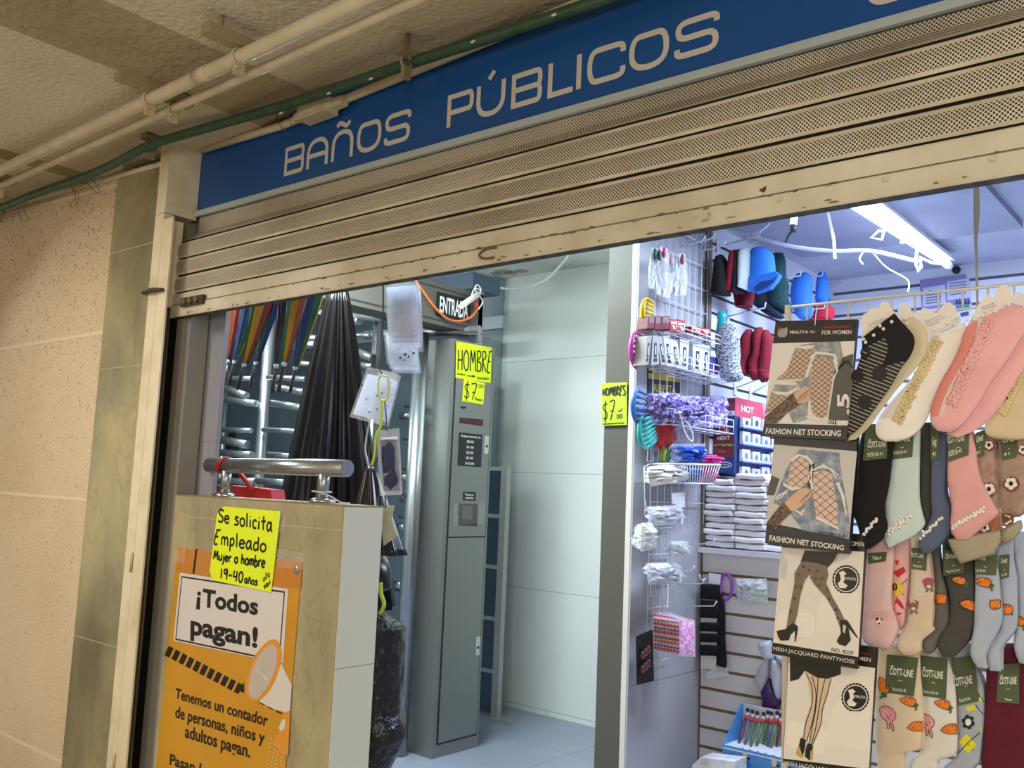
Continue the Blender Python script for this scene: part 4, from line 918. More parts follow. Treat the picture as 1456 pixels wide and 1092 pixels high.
# ---------------------------------------------------------------- the stall: shell
SX, SYF, CT = -1.85, 3.42, 1.20
b = MB(); b.box(SX - .012, SX, SYF, BY, CT, 2.6)
zs = 2.051 + .0757*8
z = 2.6
SLAT = M('#ccd2e2', .45); GROOVE = M('#2b2723', .8)
gz = [2.493 - .0757*i for i in range(18)]
for z in gz:
    if z > CT + .02: b.box(SX, SX + .0012, SYF + .02, BY, z - .0055, z + .0055, 1)
b.box(SX, SX + .02, SYF - .012, SYF + .012, CT, 2.6, 2)
struct(b.build('wall_slats', [SLAT, GROOVE, M('#7d7667', .4, .6)], origin=(0, 0, 0)))
b = MB(); b.box(SX, 3.0, BY, BY + .1, 0, 2.65)
for z in [2.522 - .1215*i for i in range(11)]: b.box(SX + .02, 3.0, BY - .0015, BY, z - .007, z + .007, 1)
struct(b.build('wall_rear', [M('#d5dbea', .5), M('#565a68', .8)], origin=(0, 0, 0)))
b = MB(); b.box(2.6, 2.7, 1.63, 4.9, 0, 2.65); struct(b.build('wall_right', M('#c9cede', .5), origin=(0, 0, 0)))
b = MB(); b.box(SX, 3.0, 1.72, 4.9, 2.6, 2.66, 0)
b.box(SX + .1, -.80, 1.73, 4.17, 2.572, 2.60, 1)
struct(b.build('ceiling_shop', [stucco('shop_stucco', '#aab0c4', '#9298ae', 45, .9), M('#8f95aa', .7, var=(3, '#80869c', .4, .7))], origin=(0, 0, 0)))
# counter with slatted front
t = thing('counter', 'white counter with a slatted front below the towels', 'counter', (-1.0, 3.6, 0))
b = MB(); b.box(SX + .002, .8, SYF, SYF + .04, 0, 1.185)
for i in range(15):
    z = .653 + .0753*7 - .0753*i
    if 0.03 < z < 1.15: b.box(SX + .002, .8, SYF - .0008, SYF, z - .0055, z + .0055, 1)
b.box(SX + .0021, SX + .006, SYF - .002, SYF, 0, 1.185, 1)
b.build('slatted_front', [M('#d6d6d8', .4), M('#6e5d40', .7)], t)
b = MB(); b.box(SX + .002, .8, SYF - .035, BY - .01, 1.187, 1.208); b.build('countertop', M('#dfe2ea', .4), t)
# towels: each folded towel an object
TW = [M('#f3f5fa', .85, bump=(60, .3, .004)), M('#eceff6', .85, bump=(60, .3, .004))]
def towel_mesh(w, d, h, seed):
    rnd = random.Random(seed); b = MB(); rings = []
    for i in range(13):
        x = -w/2 + w*i/12; ring = []
        for j in range(14):
            q = 2*math.pi*j/14; cu, su = math.cos(q), math.sin(q)
            ring.append(Vector((x, d/2*math.copysign(abs(cu)**.35, cu), h/2 + h/2*math.copysign(abs(su)**.4, su)*(1 + rnd.uniform(-.12, .05)) + math.sin(i*.6 + seed)*.0015)))
        rings.append(ring)
    b.loft(rings); return b
twp = []
for k in range(3):
    o = towel_mesh(.125, .26, .0256, k).build('folded_towel', TW[k % 2]); twp.append(o)
first = [True, True, True]
ordn = ('bottom', 'second', 'third', 'fourth', 'fifth', 'sixth', 'seventh', 'eighth', 'ninth', 'tenth', 'eleventh', 'twelfth')
for s, (xc, nt, nm, yc) in enumerate(((-1.766, 11, 'left', 3.53), (-1.636, 12, 'middle', 3.535), (-1.518, 11, 'right', 3.55))):
    for i in range(nt):
        k = (i + s) % 3; o = twp[k]
        if not first[k]: o = o.copy(); COL.objects.link(o)
        first[k] = False
        o.location = (xc + math.sin(i*2.3 + s)*.004, yc + math.cos(i*1.7 + s*2)*.008, 1.2085 + i*.0250)
        o.rotation_euler = (0, 0, math.sin(i + s)*.03)
        pos = 'topmost' if i == nt - 1 else (ordn[i] + (' from the bottom' if i else ''))
        if pos == 'bottom': pos = 'lowest'
        tag(o, f'folded white towel, {pos} in the {nm} stack on the counter', 'towel', 'folded white towels on the counter')
# accessory display rack standing on the counter against the slat wall
DX0, DX1, DYF, DYB, DZ0, DZ1 = SX + .003, PX((1043, 600), -1.70).x, 3.50, 4.15, 1.6, 2.0
t = thing('display_rack', 'blue and maroon cardboard display rack of carded goods above the towels', 'display rack', ((DX0 + DX1)/2, 3.9, DZ0))
pN = PxPlane(3.50, 850, 480, .1923)
a = [pN.at(*q) for q in ((835,660),(1015,430),(1000,1085),(825,1085))]
xl_, xr_ = -1.846, PY((1044, 640), 3.50).x; zt2, zb2 = PY((1040, 566), 3.50).z, max(PY((1035, 690), 3.50).z, 1.513)
b = MB(); b.box(xl_, xr_, 3.50, 4.22, zb2, zt2); b.build('cabinet', M('#22386e', .5), t)
b = MB()
fr = Frame((xl_, 3.499, zt2), (xr_, 3.499, zt2), (xr_, 3.499, zb2), (xl_, 3.499, zb2))
for v0, v1, m in ((0,.06,0),(.06,.17,1),(.17,.24,2),(.24,.36,3),(.36,.48,3),(.48,.66,0),(.66,.80,0),(.80,1,3)): d_poly(b, fr, [(0,v0),(1,v0),(1,v1-.006),(0,v1-.006)], m, .0004)
d_poly(b, fr, ell(.5, .39, .42, .025), 4, .0008); d_poly(b, fr, [(.5,.42),(.75,.42),(.75,.46),(.5,.46)], 5, .0008); d_poly(b, fr, [(.25,.43),(.48,.43),(.48,.46),(.25,.46)], 4, .0008)
d_text(b, fr, 'MAX', .35, .185, .9, .225, 0, .02, .0008); d_text(b, fr, 'NEXT', .2, .515, .8, .565, 2, .02, .0008, -.01)
ribbon(b, [fr.at(u, v, .0008) for u, v in arc(.4, .66, .5, .04, 180, 340)], fr.n, .004, 5); ribbon(b, [fr.at(u, v, .0009) for u, v in arc(.75, .65, .3, .03, 180, 330)], fr.n, .006, 6)
d_text(b, fr, '24 pz', .25, .70, .6, .73, 5, .01, .0008); ribbon(b, [fr.at(u, v, .0008) for u, v in ell(.55, .89, .36, .035)], fr.n, .003, 2, True); d_text(b, fr, 'Original', .3, .875, .8, .905, 2, 0, .0008)
b.build('side_printing', [M('#712a2e', .5), M('#7f3a3d', .5), M('#d9dbe2', .5), M('#22386e', .5), M('#b2485c', .5), M('#c9a23a', .5), M('#6f9a4a', .5)], t)
FX = xr_
pF = PxPlane(X=FX + .001, ox=880, oy=570, k=.15110)
def fq(tl, tr, br_, bl_): return pF.quad(tl, tr, br_, bl_)
b = MB(); f = Frame((FX, 3.50, zt2 + .004), (FX, 4.22, zt2 + .004), (FX, 4.22, zt2 - .075), (FX, 3.50, zt2 - .075))
for u0, u1, m in ((0,.36,0),(.36,.52,1),(.52,.78,2),(.78,1,0)): d_poly(b, f, [(u0,0),(u1,0),(u1+.04*(u1<1),1),(u0+.04*(u0>0),1)], m, .001)
d_poly(b, f, ell(.66, .6, .07, .2), 3, .002); d_text(b, f, 'HOT', .08, .35, .24, .7, 3, .02, .002)
b.build('header_card', [M('#c2445a', .5), M('#c98ad0', .5), M('#3a6bc4', .5), M('#e2e6f0', .5)], t)
rows_z = [PX((1045, y), FX).z for y in (607, 631, 655.5, 679)]
cards = []
for r, z in enumerate(rows_z):
    b = MB(); b.box(FX, FX + .03, 3.52, 4.2, z - .006, z); b.box(FX + .027, FX + .03, 3.52, 4.2, z, z + .012, 1); b.build('shelf', [M('#2a3f86', .5), M('#b9c2dc', .3, alpha=.7)], t)
    for i in range(6):
        y = 3.535 + i*.095; hh = .043 + .004*((i*7 + r*3) % 4)
        tt = thing('carded_item', f'small white carded item, {("first","second","third","fourth","fifth","sixth")[i]} on the {("top","second","third","lowest")[r]} shelf of the display rack', 'card', (FX + .013, y + .03, z), 'carded goods in the display rack')
        b = MB(); b.box(FX + .006, FX + .02, y, y + .072, z + .0005, z + hh); b.build('card', M(('#d5daea', '#c9d0e4', '#e0e4ee')[(i + r) % 3], .4), tt)
        b = MB(); f2 = Frame((FX + .0205, y, z + hh), (FX + .0205, y + .072, z + hh), (FX + .0205, y + .072, z), (FX + .0205, y, z))
        cm = (i*5 + r*3) % 5
        d_poly(b, f2, ell(.5, .5, .22, .25, 9), 0, .0008); d_poly(b, f2, [(.2,.06),(.8,.06),(.8,.2),(.2,.2)], 1, .0008)
        b.build('picture', [M(('#3d4658', '#6d7790', '#d9629a', '#3c8ccb', '#58607a')[cm], .5), M(('#e6e3b0', '#b5bdd4', '#c0c7dc', '#ded98f', '#b5bdd4')[cm], .5)], tt)
b = MB(); b.box(FX, FX + .05, 3.59, 4.21, zb2 - .005, rows_z[3] - .012); b.build('base_tray', M('#3648c4', .4), t)
# ---------------------------------------------------------------- grid panel with small goods on the return wall
GX = SX + .014
def qx(q, X): return [PX(p, X) for p in q]
def slab(name, q, X, dx, m, par=None):
    b = MB(); b.obox(qx(q, X), (-dx, 0, 0)); return b.build(name, m, par)
def spanX(q, X):
    P = qx(q, X); c = sum(P, Vector()) / 4; ux = ((P[1]-P[0]) + (P[2]-P[3])) / 2; uz = ((P[0]-P[3]) + (P[1]-P[2])) / 2
    return c, ux, uz, ux.length, uz.length
def lump_thing(name, label, cat, q, X, d, m, seed, group=None, inner=None, amp=.5, n=8, im=None, part='film', fill=.6):
    c, ux, uz, w, h = spanX(q, X)
    t = thing(name, label, cat, c - uz/2, group)
    b = MB(); lump(b, c, ux, uz, w, h, d, 0, n, seed, amp); b.build(part, m, t)
    if im is not None:
        b = MB(); lump(b, c - uz*.02, ux, uz, w*.85, h*.85, d*fill, 0, n, seed + 100, amp); b.build('contents', im, t)
    return t
t = thing('grid_panel', 'white wire grid panel hung with small goods on the grey return wall', 'grid panel', (GX, 3.2, .8))
b = MB(); ya, yb = 2.99, 3.405; z0, z1 = PX((920, 972), GX).z, 2.56
for i in range(9): y = ya + (yb-ya)*i/8; b.tube([(GX, y, z0 if i < 4 else 1.30), (GX, y, z1)], .0021, 5)
for i in range(19):
    z = z1 - .098*i
    if z > z0: b.tube([(GX + .003, ya, z), (GX + .003, yb if z > 1.3 else ya + (yb-ya)*3/8, z)], .0021, 5)
b.build('wire_grid', WIRE, t)
def hook(y, z, L, par, up=.02): b = MB(); b.tube([(GX, y, z), (GX + L*.9, y, z + .012), (GX + L, y, z + .012 + up)], .0026, 6); b.build('hook', WIRE, par)
for y, z in ((3.16, 2.40), (3.24, 2.43), (3.33, 2.42), (3.12, 1.12), (3.2, 1.07), (3.3, .98), (3.28, 1.22), (3.12, .92)): hook(y, z, .12, t)
b = MB()
for q in ([(918,712),(919,722),(925,722),(925,712)], [(923,660),(916,664),(917,735)], [(905+17,628),(920,655),(928,656),(930,628)], [(925,832),(925,847),(933,848),(934,838)], [(942,832),(942,864),(949,864),(950,830)]): b.tube([PX(p, GX + .02) for p in q], .0022, 5)
b.build('loose_hook', WIRE, t)
def basket(px_bottom, X1, hgt, label, y0=2.95, y1=3.42):
    z = PX(px_bottom, GX + .06).z
    t = thing('wire_basket', label, 'basket', (GX + .06, (y0+y1)/2, z))
    b = MB()
    for x, zz in ((GX + .0085, z), (X1, z), (X1, z + hgt), (X1, z + hgt*.5), (GX + .06, z)): b.tube([(x, y0, zz), (x, y1, zz)], .0022, 5)
    for i in range(9): y = y0 + (y1-y0)*i/8; b.tube([(GX + .0085, y, z), (X1, y, z), (X1, y, z + hgt)], .0018, 5)
    for y in (y0, y1): b.tube([(GX + .0085, y, z + hgt*1.3), (X1, y, z + hgt)], .0022, 5)
    b.build('basket_wires', WIRE, t); return z
zb1 = basket((935, 470), GX + .12, .035, 'white wire basket holding the small red boxes')
zb2_ = basket((935, 522), GX + .12, .05, 'white wire basket holding the row of white boxes')
zb3 = basket((935, 603), GX + .12, .055, 'white wire basket full of lilac packets')
# clip packets
hd = ['#1f4a37', '#28573d', '#c02c86', '#b0788a', '#c4ccdc', '#8a3b32']
for i, q in enumerate((((928,352),(934,353),(932,412),(920,408)), ((934,354),(941,356),(945,422),(932,418)), ((940,350),(948,353),(954,424),(942,422)), ((950,360),(957,362),(962,418),(950,416)), ((957,370),(964,372),(969,422),(958,420)), ((966,360),(974,361),(977,420),(966,420)))):
    nm = ('first', 'second', 'third', 'fourth', 'fifth', 'last')[i]; cn = ('green', 'green', 'pink', 'pale brown', 'colourless', 'red brown')[i]
    t = lump_thing('clip_packet', f'clear tubular packet with {cn} top, {nm} from the left high on the grid panel', 'packet', q, GX + .07 + .008*(i % 3), .018, CLEARW, 60 + i, 'clear packets hanging high on the grid panel', im=M('#e3e8f3', .4), amp=.4)
    c = PX(((q[0][0]+q[1][0])/2, q[0][1] + 9), GX + .085 + .008*(i % 3)); b = MB(); b.ball(c, .011, 0, 8, (.7, 1.0, 2.0)); b.build('clip', M(hd[i], .5), t)
def claw(px, w, h, X, col, label, teeth=6, rot=0.0):
    c = PX(px, X); t = thing('claw_clip', label, 'hair clip', c - Vector((0, 0, h/2)))
    cr, sr = math.cos(rot), math.sin(rot)
    def P(u, v, o=0): return c + Vector((o, (u*cr - v*sr)*w/2, (u*sr + v*cr)*h/2))
    b = MB(); b.tube([P(-math.cos(a)*.95, math.sin(a)*.98, .0) for a in [math.radians(-80 + 16*i) for i in range(11)]], [.004 + .006*math.sin(math.pi*i/10) for i in range(11)], 8); b.build('spine', M(col, .4), t)
    b = MB()
    for k in range(teeth):
        v = .85 - 1.7*k/(teeth-1); r = math.sqrt(max(0, 1 - v*v))
        b.tube([P(-.9*r, v, .0), P(-.4, v*.95, .012), P(.2, v*.85, .016), P(.75, v*.65 - .12, .008)], [.006, .0065, .005, .002], 6)
    b.build('teeth', M(col, .4), t)
claw((921, 443), .075, .10, GX + .05, '#e3c414', 'yellow claw clip at the left end of the top wire basket')
b = MB(); b.obox(qx(((913,447),(922,450),(921,460),(912,458)), GX + .03), (-.01, 0, 0)); tag(b.build('clip_card', M('#c99d1c', .5)), 'ochre card hanging under the yellow claw clip', 'card')
claw((908, 498), .11, .145, GX + .03, '#c4479f', 'magenta claw clip left of the row of white boxes', 7)
claw((910, 578), .10, .13, GX + .03, '#2f6fb4', 'blue claw clip left of the lilac packets', 6)
claw((921, 612), .12, .135, GX + .045, '#2aa7a4', 'teal claw clip below the blue one', 7, .5)
# small boxes in the top basket
for i, (q, cs) in enumerate(((((922,450),(931,449),(930,467),(920,467)),'d'), (((931,450),(940,449),(940,468),(931,468)),'d'), (((941,450),(952,449),(952,468),(940,468)),'d'), (((953,453),(962,455),(962,470),(953,469)),'r'), (((963,454),(974,456),(974,472),(963,471)),'r'), (((984,464),(996,465),(997,473),(985,471)),'r'), (((996,466),(1009,467),(1010,477),(997,474)),'r'))):
    lab = ('dark red small box, first in the top basket', 'dark red small box, second in the top basket', 'dark red small box, third in the top basket', 'bright red and white box beside the dark red ones', 'red and white box fifth in the top basket', 'flat red box near the right end of the top basket', 'pale red flat box at the right end of the top basket')[i]
    t = thing('small_box', lab, 'box', PX(q[3], GX + .06), 'small red boxes in the top basket')
    slab('carton', q, GX + .075, .045, M('#6d1c28' if cs == 'd' else '#b5202c', .45), t)
    f = Frame(*qx(q, GX + .0757)); b = MB()
    if cs == 'd': d_poly(b, f, [(.15,.08),(.9,.08),(.9,.55),(.15,.55)], 0)
    else: d_poly(b, f, [(.1,.3),(.9,.2),(.9,.38),(.1,.48)], 1); d_poly(b, f, [(.3,.55),(.6,.5),(.8,.9),(.5,.9)], 1)
    b.build('printing', [M('#8a6a6e', .5), M('#e9dbe2', .5)], t)
t = thing('teal_bottle', 'teal plastic comb bottle standing in the top wire basket', 'bottle', PX((1026, 482), GX + .07))
c0_, c1b = PX((1022, 483), GX + .07), PX((1027, 445), GX + .07); b = MB(); b.tube([c0_, c0_.lerp(c1b, .75), c0_.lerp(c1b, .8), c1b], [.017, .016, .02, .019], 12); b.build('bottle_body', M('#22a9b0', .3), t)
# white boxes with black windows
wq = [((920,478),(927,477),(922,518),(917,519)), ((928,477),(936,477),(937,518),(926,519)), ((934,479),(941,478),(948,519),(940,519)), ((943,478),(952,478),(957,521),(948,520)), ((953,482),(963,484),(968,523),(957,521)), ((967,482),(980,485),(978,525),(967,523)), ((985,489),(999,490),(997,530),(985,526)), ((999,490),(1010,491),(1008,532),(997,530))]
for i, q in enumerate(wq):
    t = thing('white_box', f'white carton with a small black window, {("first","second","third","fourth","fifth","sixth","seventh","eighth")[i]} from the left in the middle basket', 'box', PX(q[3], GX + .06), 'white cartons in the middle basket')
    slab('carton', q, GX + .085, .05, M('#c9cfd8' if i > 2 else '#a7a5a3', .45), t)
    f = Frame(*qx(q, GX + .0857)); b = MB()
    d_poly(b, f, [(.35,.25),(.7,.25),(.7,.75),(.35,.75)], 0); d_poly(b, f, [(.45,.35),(.6,.35),(.6,.65),(.45,.65)], 1, .001); d_poly(b, f, [(.3,.78),(.75,.78),(.75,.9),(.3,.9)], 0)
    b.build('printing', [M('#23283a', .5), M('#dfe5f2', .5)], t)
for i, q in enumerate((((1010,507),(1016,507),(1014,531),(1009,529)), ((1017,507),(1023,509),(1021,533),(1015,532)))):
    lump_thing('purple_packet', ('purple packet right of the white cartons, nearer them', 'purple packet at the right end of the middle basket')[i], 'packet', q, GX + .08, .02, M('#7a66c9', .35), 80 + i, part='wrapper')
lump_thing('oval_packet', 'white and dark oval packet at the far right of the middle basket', 'packet', ((1024,512),(1031,511),(1030,533),(1023,532)), GX + .10, .02, M('#dfe6ee', .3), 85, im=M('#2c3a34', .5), part='wrapper')
# RESPETA sign
t = thing('respect_sign', 'dark blue and yellow notice plate behind the grid panel', 'sign', PX((944, 560), SX + .002))
q = ((921,523),(967,530),(967,568),(921,565)); b = MB(); b.obox(qx(q, SX + .003), (-.002, 0, 0)); b.build('plate', M('#14203c', .5), t)
b = MB(); f = Frame(*qx(q, SX + .0032)); d_poly(b, f, [(.02,.0),(1,.0),(1,.10),(.02,.10)], 0, .0004); d_poly(b, f, [(.02,.16),(1,.16),(1,.36),(.02,.36)], 0, .0004); d_text(b, f, 'RESPETA', .18, .52, .85, .78, 0, .01); b.build('plate_lettering', M('#c9b53a', .5), t)
# lilac packets
LIL = speckle('lilac_pattern', ['#6a55b8', '#a79be0', '#e6e4f6'], 60, thr=(.4, .6), rough=.35); LILD = speckle('dark_lilac_pattern', ['#3b3558', '#7d70b4', '#b9b3dc'], 60, thr=(.4, .62), rough=.35)
for i, (q, m) in enumerate(((((919,561),(945,557),(948,604),(920,603)),LILD), (((938,557),(966,560),(968,604),(940,604)),LIL), (((962,564),(990,562),(992,604),(962,604)),LIL), (((985,563),(1010,564),(1008,608),(985,606)),LIL), (((1006,563),(1032,564),(1030,608),(1005,608)),LIL), (((956,580),(1004,574),(998,596),(958,601)),LILD))):
    lump_thing('hair_tie_packet', ('dark lilac patterned packet at the left of the third basket', 'lilac patterned packet second from left in the third basket', 'lilac patterned packet in the middle of the third basket', 'lilac packet fourth from left in the third basket', 'pale lilac packet at the right end of the third basket', 'dark lilac packet lying across the front of the third basket')[i], 'packet', q, GX + .05 + .012*(i % 2) + (.06 if i == 5 else 0), .05, m, 90 + i, 'lilac packets in the third basket', part='wrapper', amp=.45, n=10)
t = thing('scrunchie', 'red ruffled hair tie below the third basket', 'hair tie', PX((943, 628), GX + .04)); c = PX((943, 616), GX + .05); rr = random.Random(3)
b = MB(); b.loft([[c + Vector((.02*math.cos(a)*s*(1 + .3*math.sin(7*a)), .045*math.cos(a)*s*(1 + .2*math.sin(6*a)), z + .012*math.sin(5*a))) + Vector((.02*math.sin(a)*s, .0, .01*math.sin(a))) for a in [2*math.pi*i/24 for i in range(24)]] for z, s in ((.04,.5),(.03,1),(.0,.8),(-.03,1.0),(-.045,.4))]); b.build('ruffle', M('#b3231f', .5), t)
for i, (x, col) in enumerate(((940, '#6fae3a'), (945, '#c7c244'), (950, '#3a9c6a'))):
    t = thing('toothbrush', ('green toothbrush hanging under the red hair tie', 'yellow toothbrush hanging under the red hair tie', 'sea green toothbrush hanging under the red hair tie')[i], 'toothbrush', PX((x, 655), GX + .03), 'toothbrushes under the red hair tie')
    b = MB(); a_, c_ = PX((x + 2, 630), GX + .03 + .01*i), PX((x - 1, 656), GX + .03 + .01*i); b.tube([a_, a_.lerp(c_, .5), c_], [.005, .006, .008], 7); b.build('handle', M(col, .4), t)
b = MB(); b.tube([PX(tuple(p), GX + .14) for p in catmull([(965,585),(969,596),(973,612),(980,625),(985,626),(984,615),(978,602),(970,594)], 30)], .003, 6); tag(b.build('wire_loop', WIRE), 'white hook loop hanging before the third basket', 'hook')
# lower basket with blue and pink packets
t = thing('wire_basket', 'small white slatted basket holding the blue and pink packets', 'basket', PX((998, 688), GX + .13)); b = MB()
bt, bb_ = [PX(p, GX + .15) for p in ((968,660),(1024,661))], [PX(p, GX + .13) for p in ((973,687),(1014,688))]
b.tube(bt, .004, 6); b.tube(bb_, .003, 6)
for i in range(15): f_ = i/14; b.tube([bt[0].lerp(bt[1], f_), bb_[0].lerp(bb_[1], f_)], .0022, 5)
for e_ in (0, 1): b.tube([bt[e_], Vector((GX + .0095, bt[e_].y, bt[e_].z))], .004, 6); b.tube([bb_[e_], Vector((GX + .0095, bb_[e_].y, bb_[e_].z))], .003, 6)
b.build('basket_wires', WIRE, t)
lump_thing('blue_packet', 'blue plastic packet heaped above the small slatted basket', 'packet', ((956,632),(1002,630),(1003,660),(953,660)), GX + .08, .05, CLEAR, 110, fill=1.5, im=M('#1d4fb4', .35), part='film', amp=.35)
lump_thing('blue_packet', 'dark blue packet seen through the small slatted basket', 'packet', ((966,662),(996,662),(994,686),(972,686)), GX + .08, .05, M('#2b4c9c', .35), 111, part='wrapper')
lump_thing('pink_packet', 'pink ruffled packet at the right of the blue packets', 'packet', ((1000,648),(1018,646),(1019,661),(1000,661)), GX + .09, .05, M('#e052a0', .4), 112, part='wrapper', amp=.7)
lump_thing('pink_packet', 'red pink packet inside the small slatted basket', 'packet', ((997,662),(1015,662),(1012,690),(995,686)), GX + .08, .05, M('#c9537c', .4), 113, part='wrapper', amp=.6)
lump_thing('white_bag', 'crumpled white plastic bag left of the small slatted basket', 'bag', ((921,664),(968,657),(974,684),(923,692)), GX + .07, .07, M('#e4e5e2', .3), 114, part='film', amp=.6, n=11)
# clear packets on the lower grid
for i, (q, lab) in enumerate(((((922,722),(968,716),(974,746),(920,748)), 'crumpled clear packet on the lower grid, uppermost of three'), (((912,744),(922,742),(922,783),(911,784)), 'narrow clear packet hanging down left of the lower grid'), (((953,770),(974,768),(974,792),(955,792)), 'small clear packet on the lower grid, below the uppermost'), (((920,802),(966,798),(970,830),(921,830)), 'crumpled clear packet lowest on the lower grid'))):
    lump_thing('clear_packet', lab, 'packet', q, GX + .08, .05, CLEARW, 120 + i, 'clear packets on the lower grid', amp=.7, n=10, im=M('#c9ced8', .3))
t = thing('white_card', 'white hang card on the lower grid above the clear packets', 'card', PX((964, 726), GX + .06)); slab('card', ((955,701),(974,700),(974,722),(956,716)), GX + .06, .003, M('#e9ecf4', .5), t)
# hair tie cards in a row
HTC = stripes('hair_tie_stripes', ['#d8567c', '#e8c94e', '#4b4f8c', '#e39a9e', '#f0ead8', '#b04a9c'], (0.2, 0, 1), 34, .6, 30, .4)
for i in range(9):
    x0 = 928 + i*4.6; q = ((x0, 872 + i*1.0), (x0 + 24, 868 + i*1.6), (x0 + 24, 928 + i*.9), (x0 + 1, 926 + i*.7))
    t = lump_thing('hair_tie_card', f'packet of coloured hair ties, {("first","second","third","fourth","fifth","sixth","seventh","eighth","front")[i]} on the low hook of the grid', 'packet', q, GX + .03 + .013*i, .007, CLEAR, 140 + i, 'coloured hair tie packets on the low hook', amp=.4, n=6)
    c, ux, uz, w, h = spanX(q, GX + .031 + .013*i); b = MB(); lump(b, c, ux, uz, w*.9, h*.92, .012, 0, 6, 300 + i, .3); b.build('hair_ties', HTC if i < 8 else M('#d77fc4', .5, var=(80, '#f1c9e4', .4, .6)), t)
t = thing('clip_card', 'black card with two brown hair clips low on the grid', 'card', PX((916, 973), GX + .05)); slab('card', ((905,905),(928,895),(930,968),(906,974)), GX + .05, .003, M('#0f0d10', .5), t)
for py in (931, 951): c = PX((918, py), GX + .062); b = MB(); [b.tube([c + Vector((0, dy + .008*math.sin(a), .012*math.cos(a) + .008*k)) for a in [math.pi*2*i/8 for i in range(9)]], .004, 5) for k, dy in enumerate((-.018, .0, .018))]; b.build('clip', M('#6b3f3c', .35), t)
# ---------------------------------------------------------------- hats and gloves on the slat wall
def knit(label, name, cat, rows, m, o, X=-1.72, d=.05, group=None, part='knit', extra=None):
    R = [((o[0] + a[0]*o[2], o[1] + a[1]*o[2]), (o[0] + c[0]*o[2], o[1] + c[1]*o[2])) for a, c in rows]
    cx = sum((a[0]+c[0])/2 for a, c in R)/len(R); cy = sum((a[1]+c[1])/2 for a, c in R)/len(R); Y = PX((cx, cy), X).y
    rg = rows3(R, Y, d, max(14, len(R)*4), 16, .03, 5, 2.2, .35); t = thing(name, label, cat, rg[-1][0], group)
    b = MB(); b.loft(rg); b.build(part, m, t)
    n_ = len(rg); k0 = int(n_*.74)
    if part == 'knit' and not extra:
        b = MB(); b.loft([[sum((q for q in r), Vector())/len(r) + (v - sum((q for q in r), Vector())/len(r))*1.09 for v in r] for r in rg[k0:]]); b.build('folded_cuff', m, t)
    if extra: extra(t, Y)
    return t
KO = (850, 300, .1923); WOOL = lambda c, c2=None: M(c, .95, bump=(140, .5, .004), var=(60, c2 or c, .4, .6))
KG = 'knitted hats on the slat wall'
knit('black knitted hat, first on the upper hook of the slat wall', 'knitted_hat', 'hat', [((898,330),(925,325)),((880,385),(943,380)),((865,480),(957,480)),((850,600),(966,606)),((855,614),(962,622))], WOOL('#08080d'), KO, -1.78, .05, KG)
knit('dark red knitted hat between the black and the navy hat', 'knitted_hat', 'hat', [((1000,295),(1040,290)),((985,350),(1045,340)),((970,450),(1035,450)),((965,580),(1015,590)),((975,600),(1010,602))], WOOL('#7d0f1f'), KO, -1.74, .05, KG)
knit('navy knitted hat between the dark red and the grey hat', 'knitted_hat', 'hat', [((1050,288),(1080,285)),((1032,330),(1072,330)),((1018,450),(1066,450)),((1012,585),(1060,590)),((1020,600),(1050,602))], WOOL('#191a2c'), KO, -1.72, .05, KG)
knit('pale grey knitted hat left of the big blue hat', 'knitted_hat', 'hat', [((1075,280),(1115,278)),((1057,330),(1112,330)),((1055,450),(1107,450)),((1057,560),(1095,575)),((1062,572),(1090,578))], WOOL('#a9b5b4'), KO, -1.70, .05, KG)
def cuff(t, Y):
    P = PxPlane(Y - .055, *KO); b = MB(); b.obox([P.at(*q) for q in ((1122,480),(1220,470),(1310,445),(1342,470),(1315,520),(1270,570),(1170,605),(1105,585))], (0, .03, 0)); b.build('cuff', WOOL('#2f7ae6'), t)
    b = MB(); up_face(b, [P.at(*q, .003) for q in ((1150,570),(1200,525),(1290,505),(1322,478),(1300,525),(1255,560),(1170,595))], P.n, 0); b.build('dark_opening', WOOL('#1c3f8c'), t)  # flat darker blue patch painted as the dark opening of the cuff
knit('large bright blue hat with a folded cuff on the slat wall', 'knitted_hat', 'hat', [((1168,270),(1235,268)),((1132,310),(1288,310)),((1115,400),(1303,395)),((1105,480),(1308,465)),((1100,540),(1300,520)),((1110,580),(1260,570))], WOOL('#2f7ae6'), KO, -1.66, .05, KG, extra=cuff)
knit('dark teal hat with a ribbed cuff behind the big blue hat', 'knitted_hat', 'hat', [((1285,320),(1370,310)),((1290,400),(1380,370)),((1290,480),(1380,470)),((1265,560),(1405,545)),((1258,640),(1402,640)),((1270,700),(1430,720)),((1290,725),(1390,770))], WOOL('#14424a', '#0f353d'), KO, -1.70, .05, KG)
knit('dark red hat in the lower row under the blue hat', 'knitted_hat', 'hat', [((1000,575),(1150,575)),((1012,640),(1150,640)),((1025,705),(1135,700)),((1040,712),(1120,708))], WOOL('#6c1024'), KO, -1.76, .04, KG)
knit('navy hat in the lower row under the teal hat', 'knitted_hat', 'hat', [((1140,590),(1270,590)),((1145,680),(1290,690)),((1200,730),(1370,770)),((1280,785),(1345,800))], WOOL('#12152e', '#0e2a38'), KO, -1.74, .04, KG)
KO2 = (1076, 380, .26099)
knit('bright blue mitten hanging by the rear corner of the stall', 'mitten', 'mitten', [((222,35),(275,30)),((198,80),(300,60)),((188,160),(298,160)),((200,215),(300,205)),((225,268),(290,260)),((242,285),(272,284))], WOOL('#2f74dc'), KO2, -1.68, .045)
knit('narrow bright blue mitten right of the other blue mitten', 'mitten', 'mitten', [((342,30),(370,25)),((330,80),(386,80)),((325,150),(388,150)),((330,205),(382,205))], WOOL('#2f74dc'), KO2, -1.66, .04)
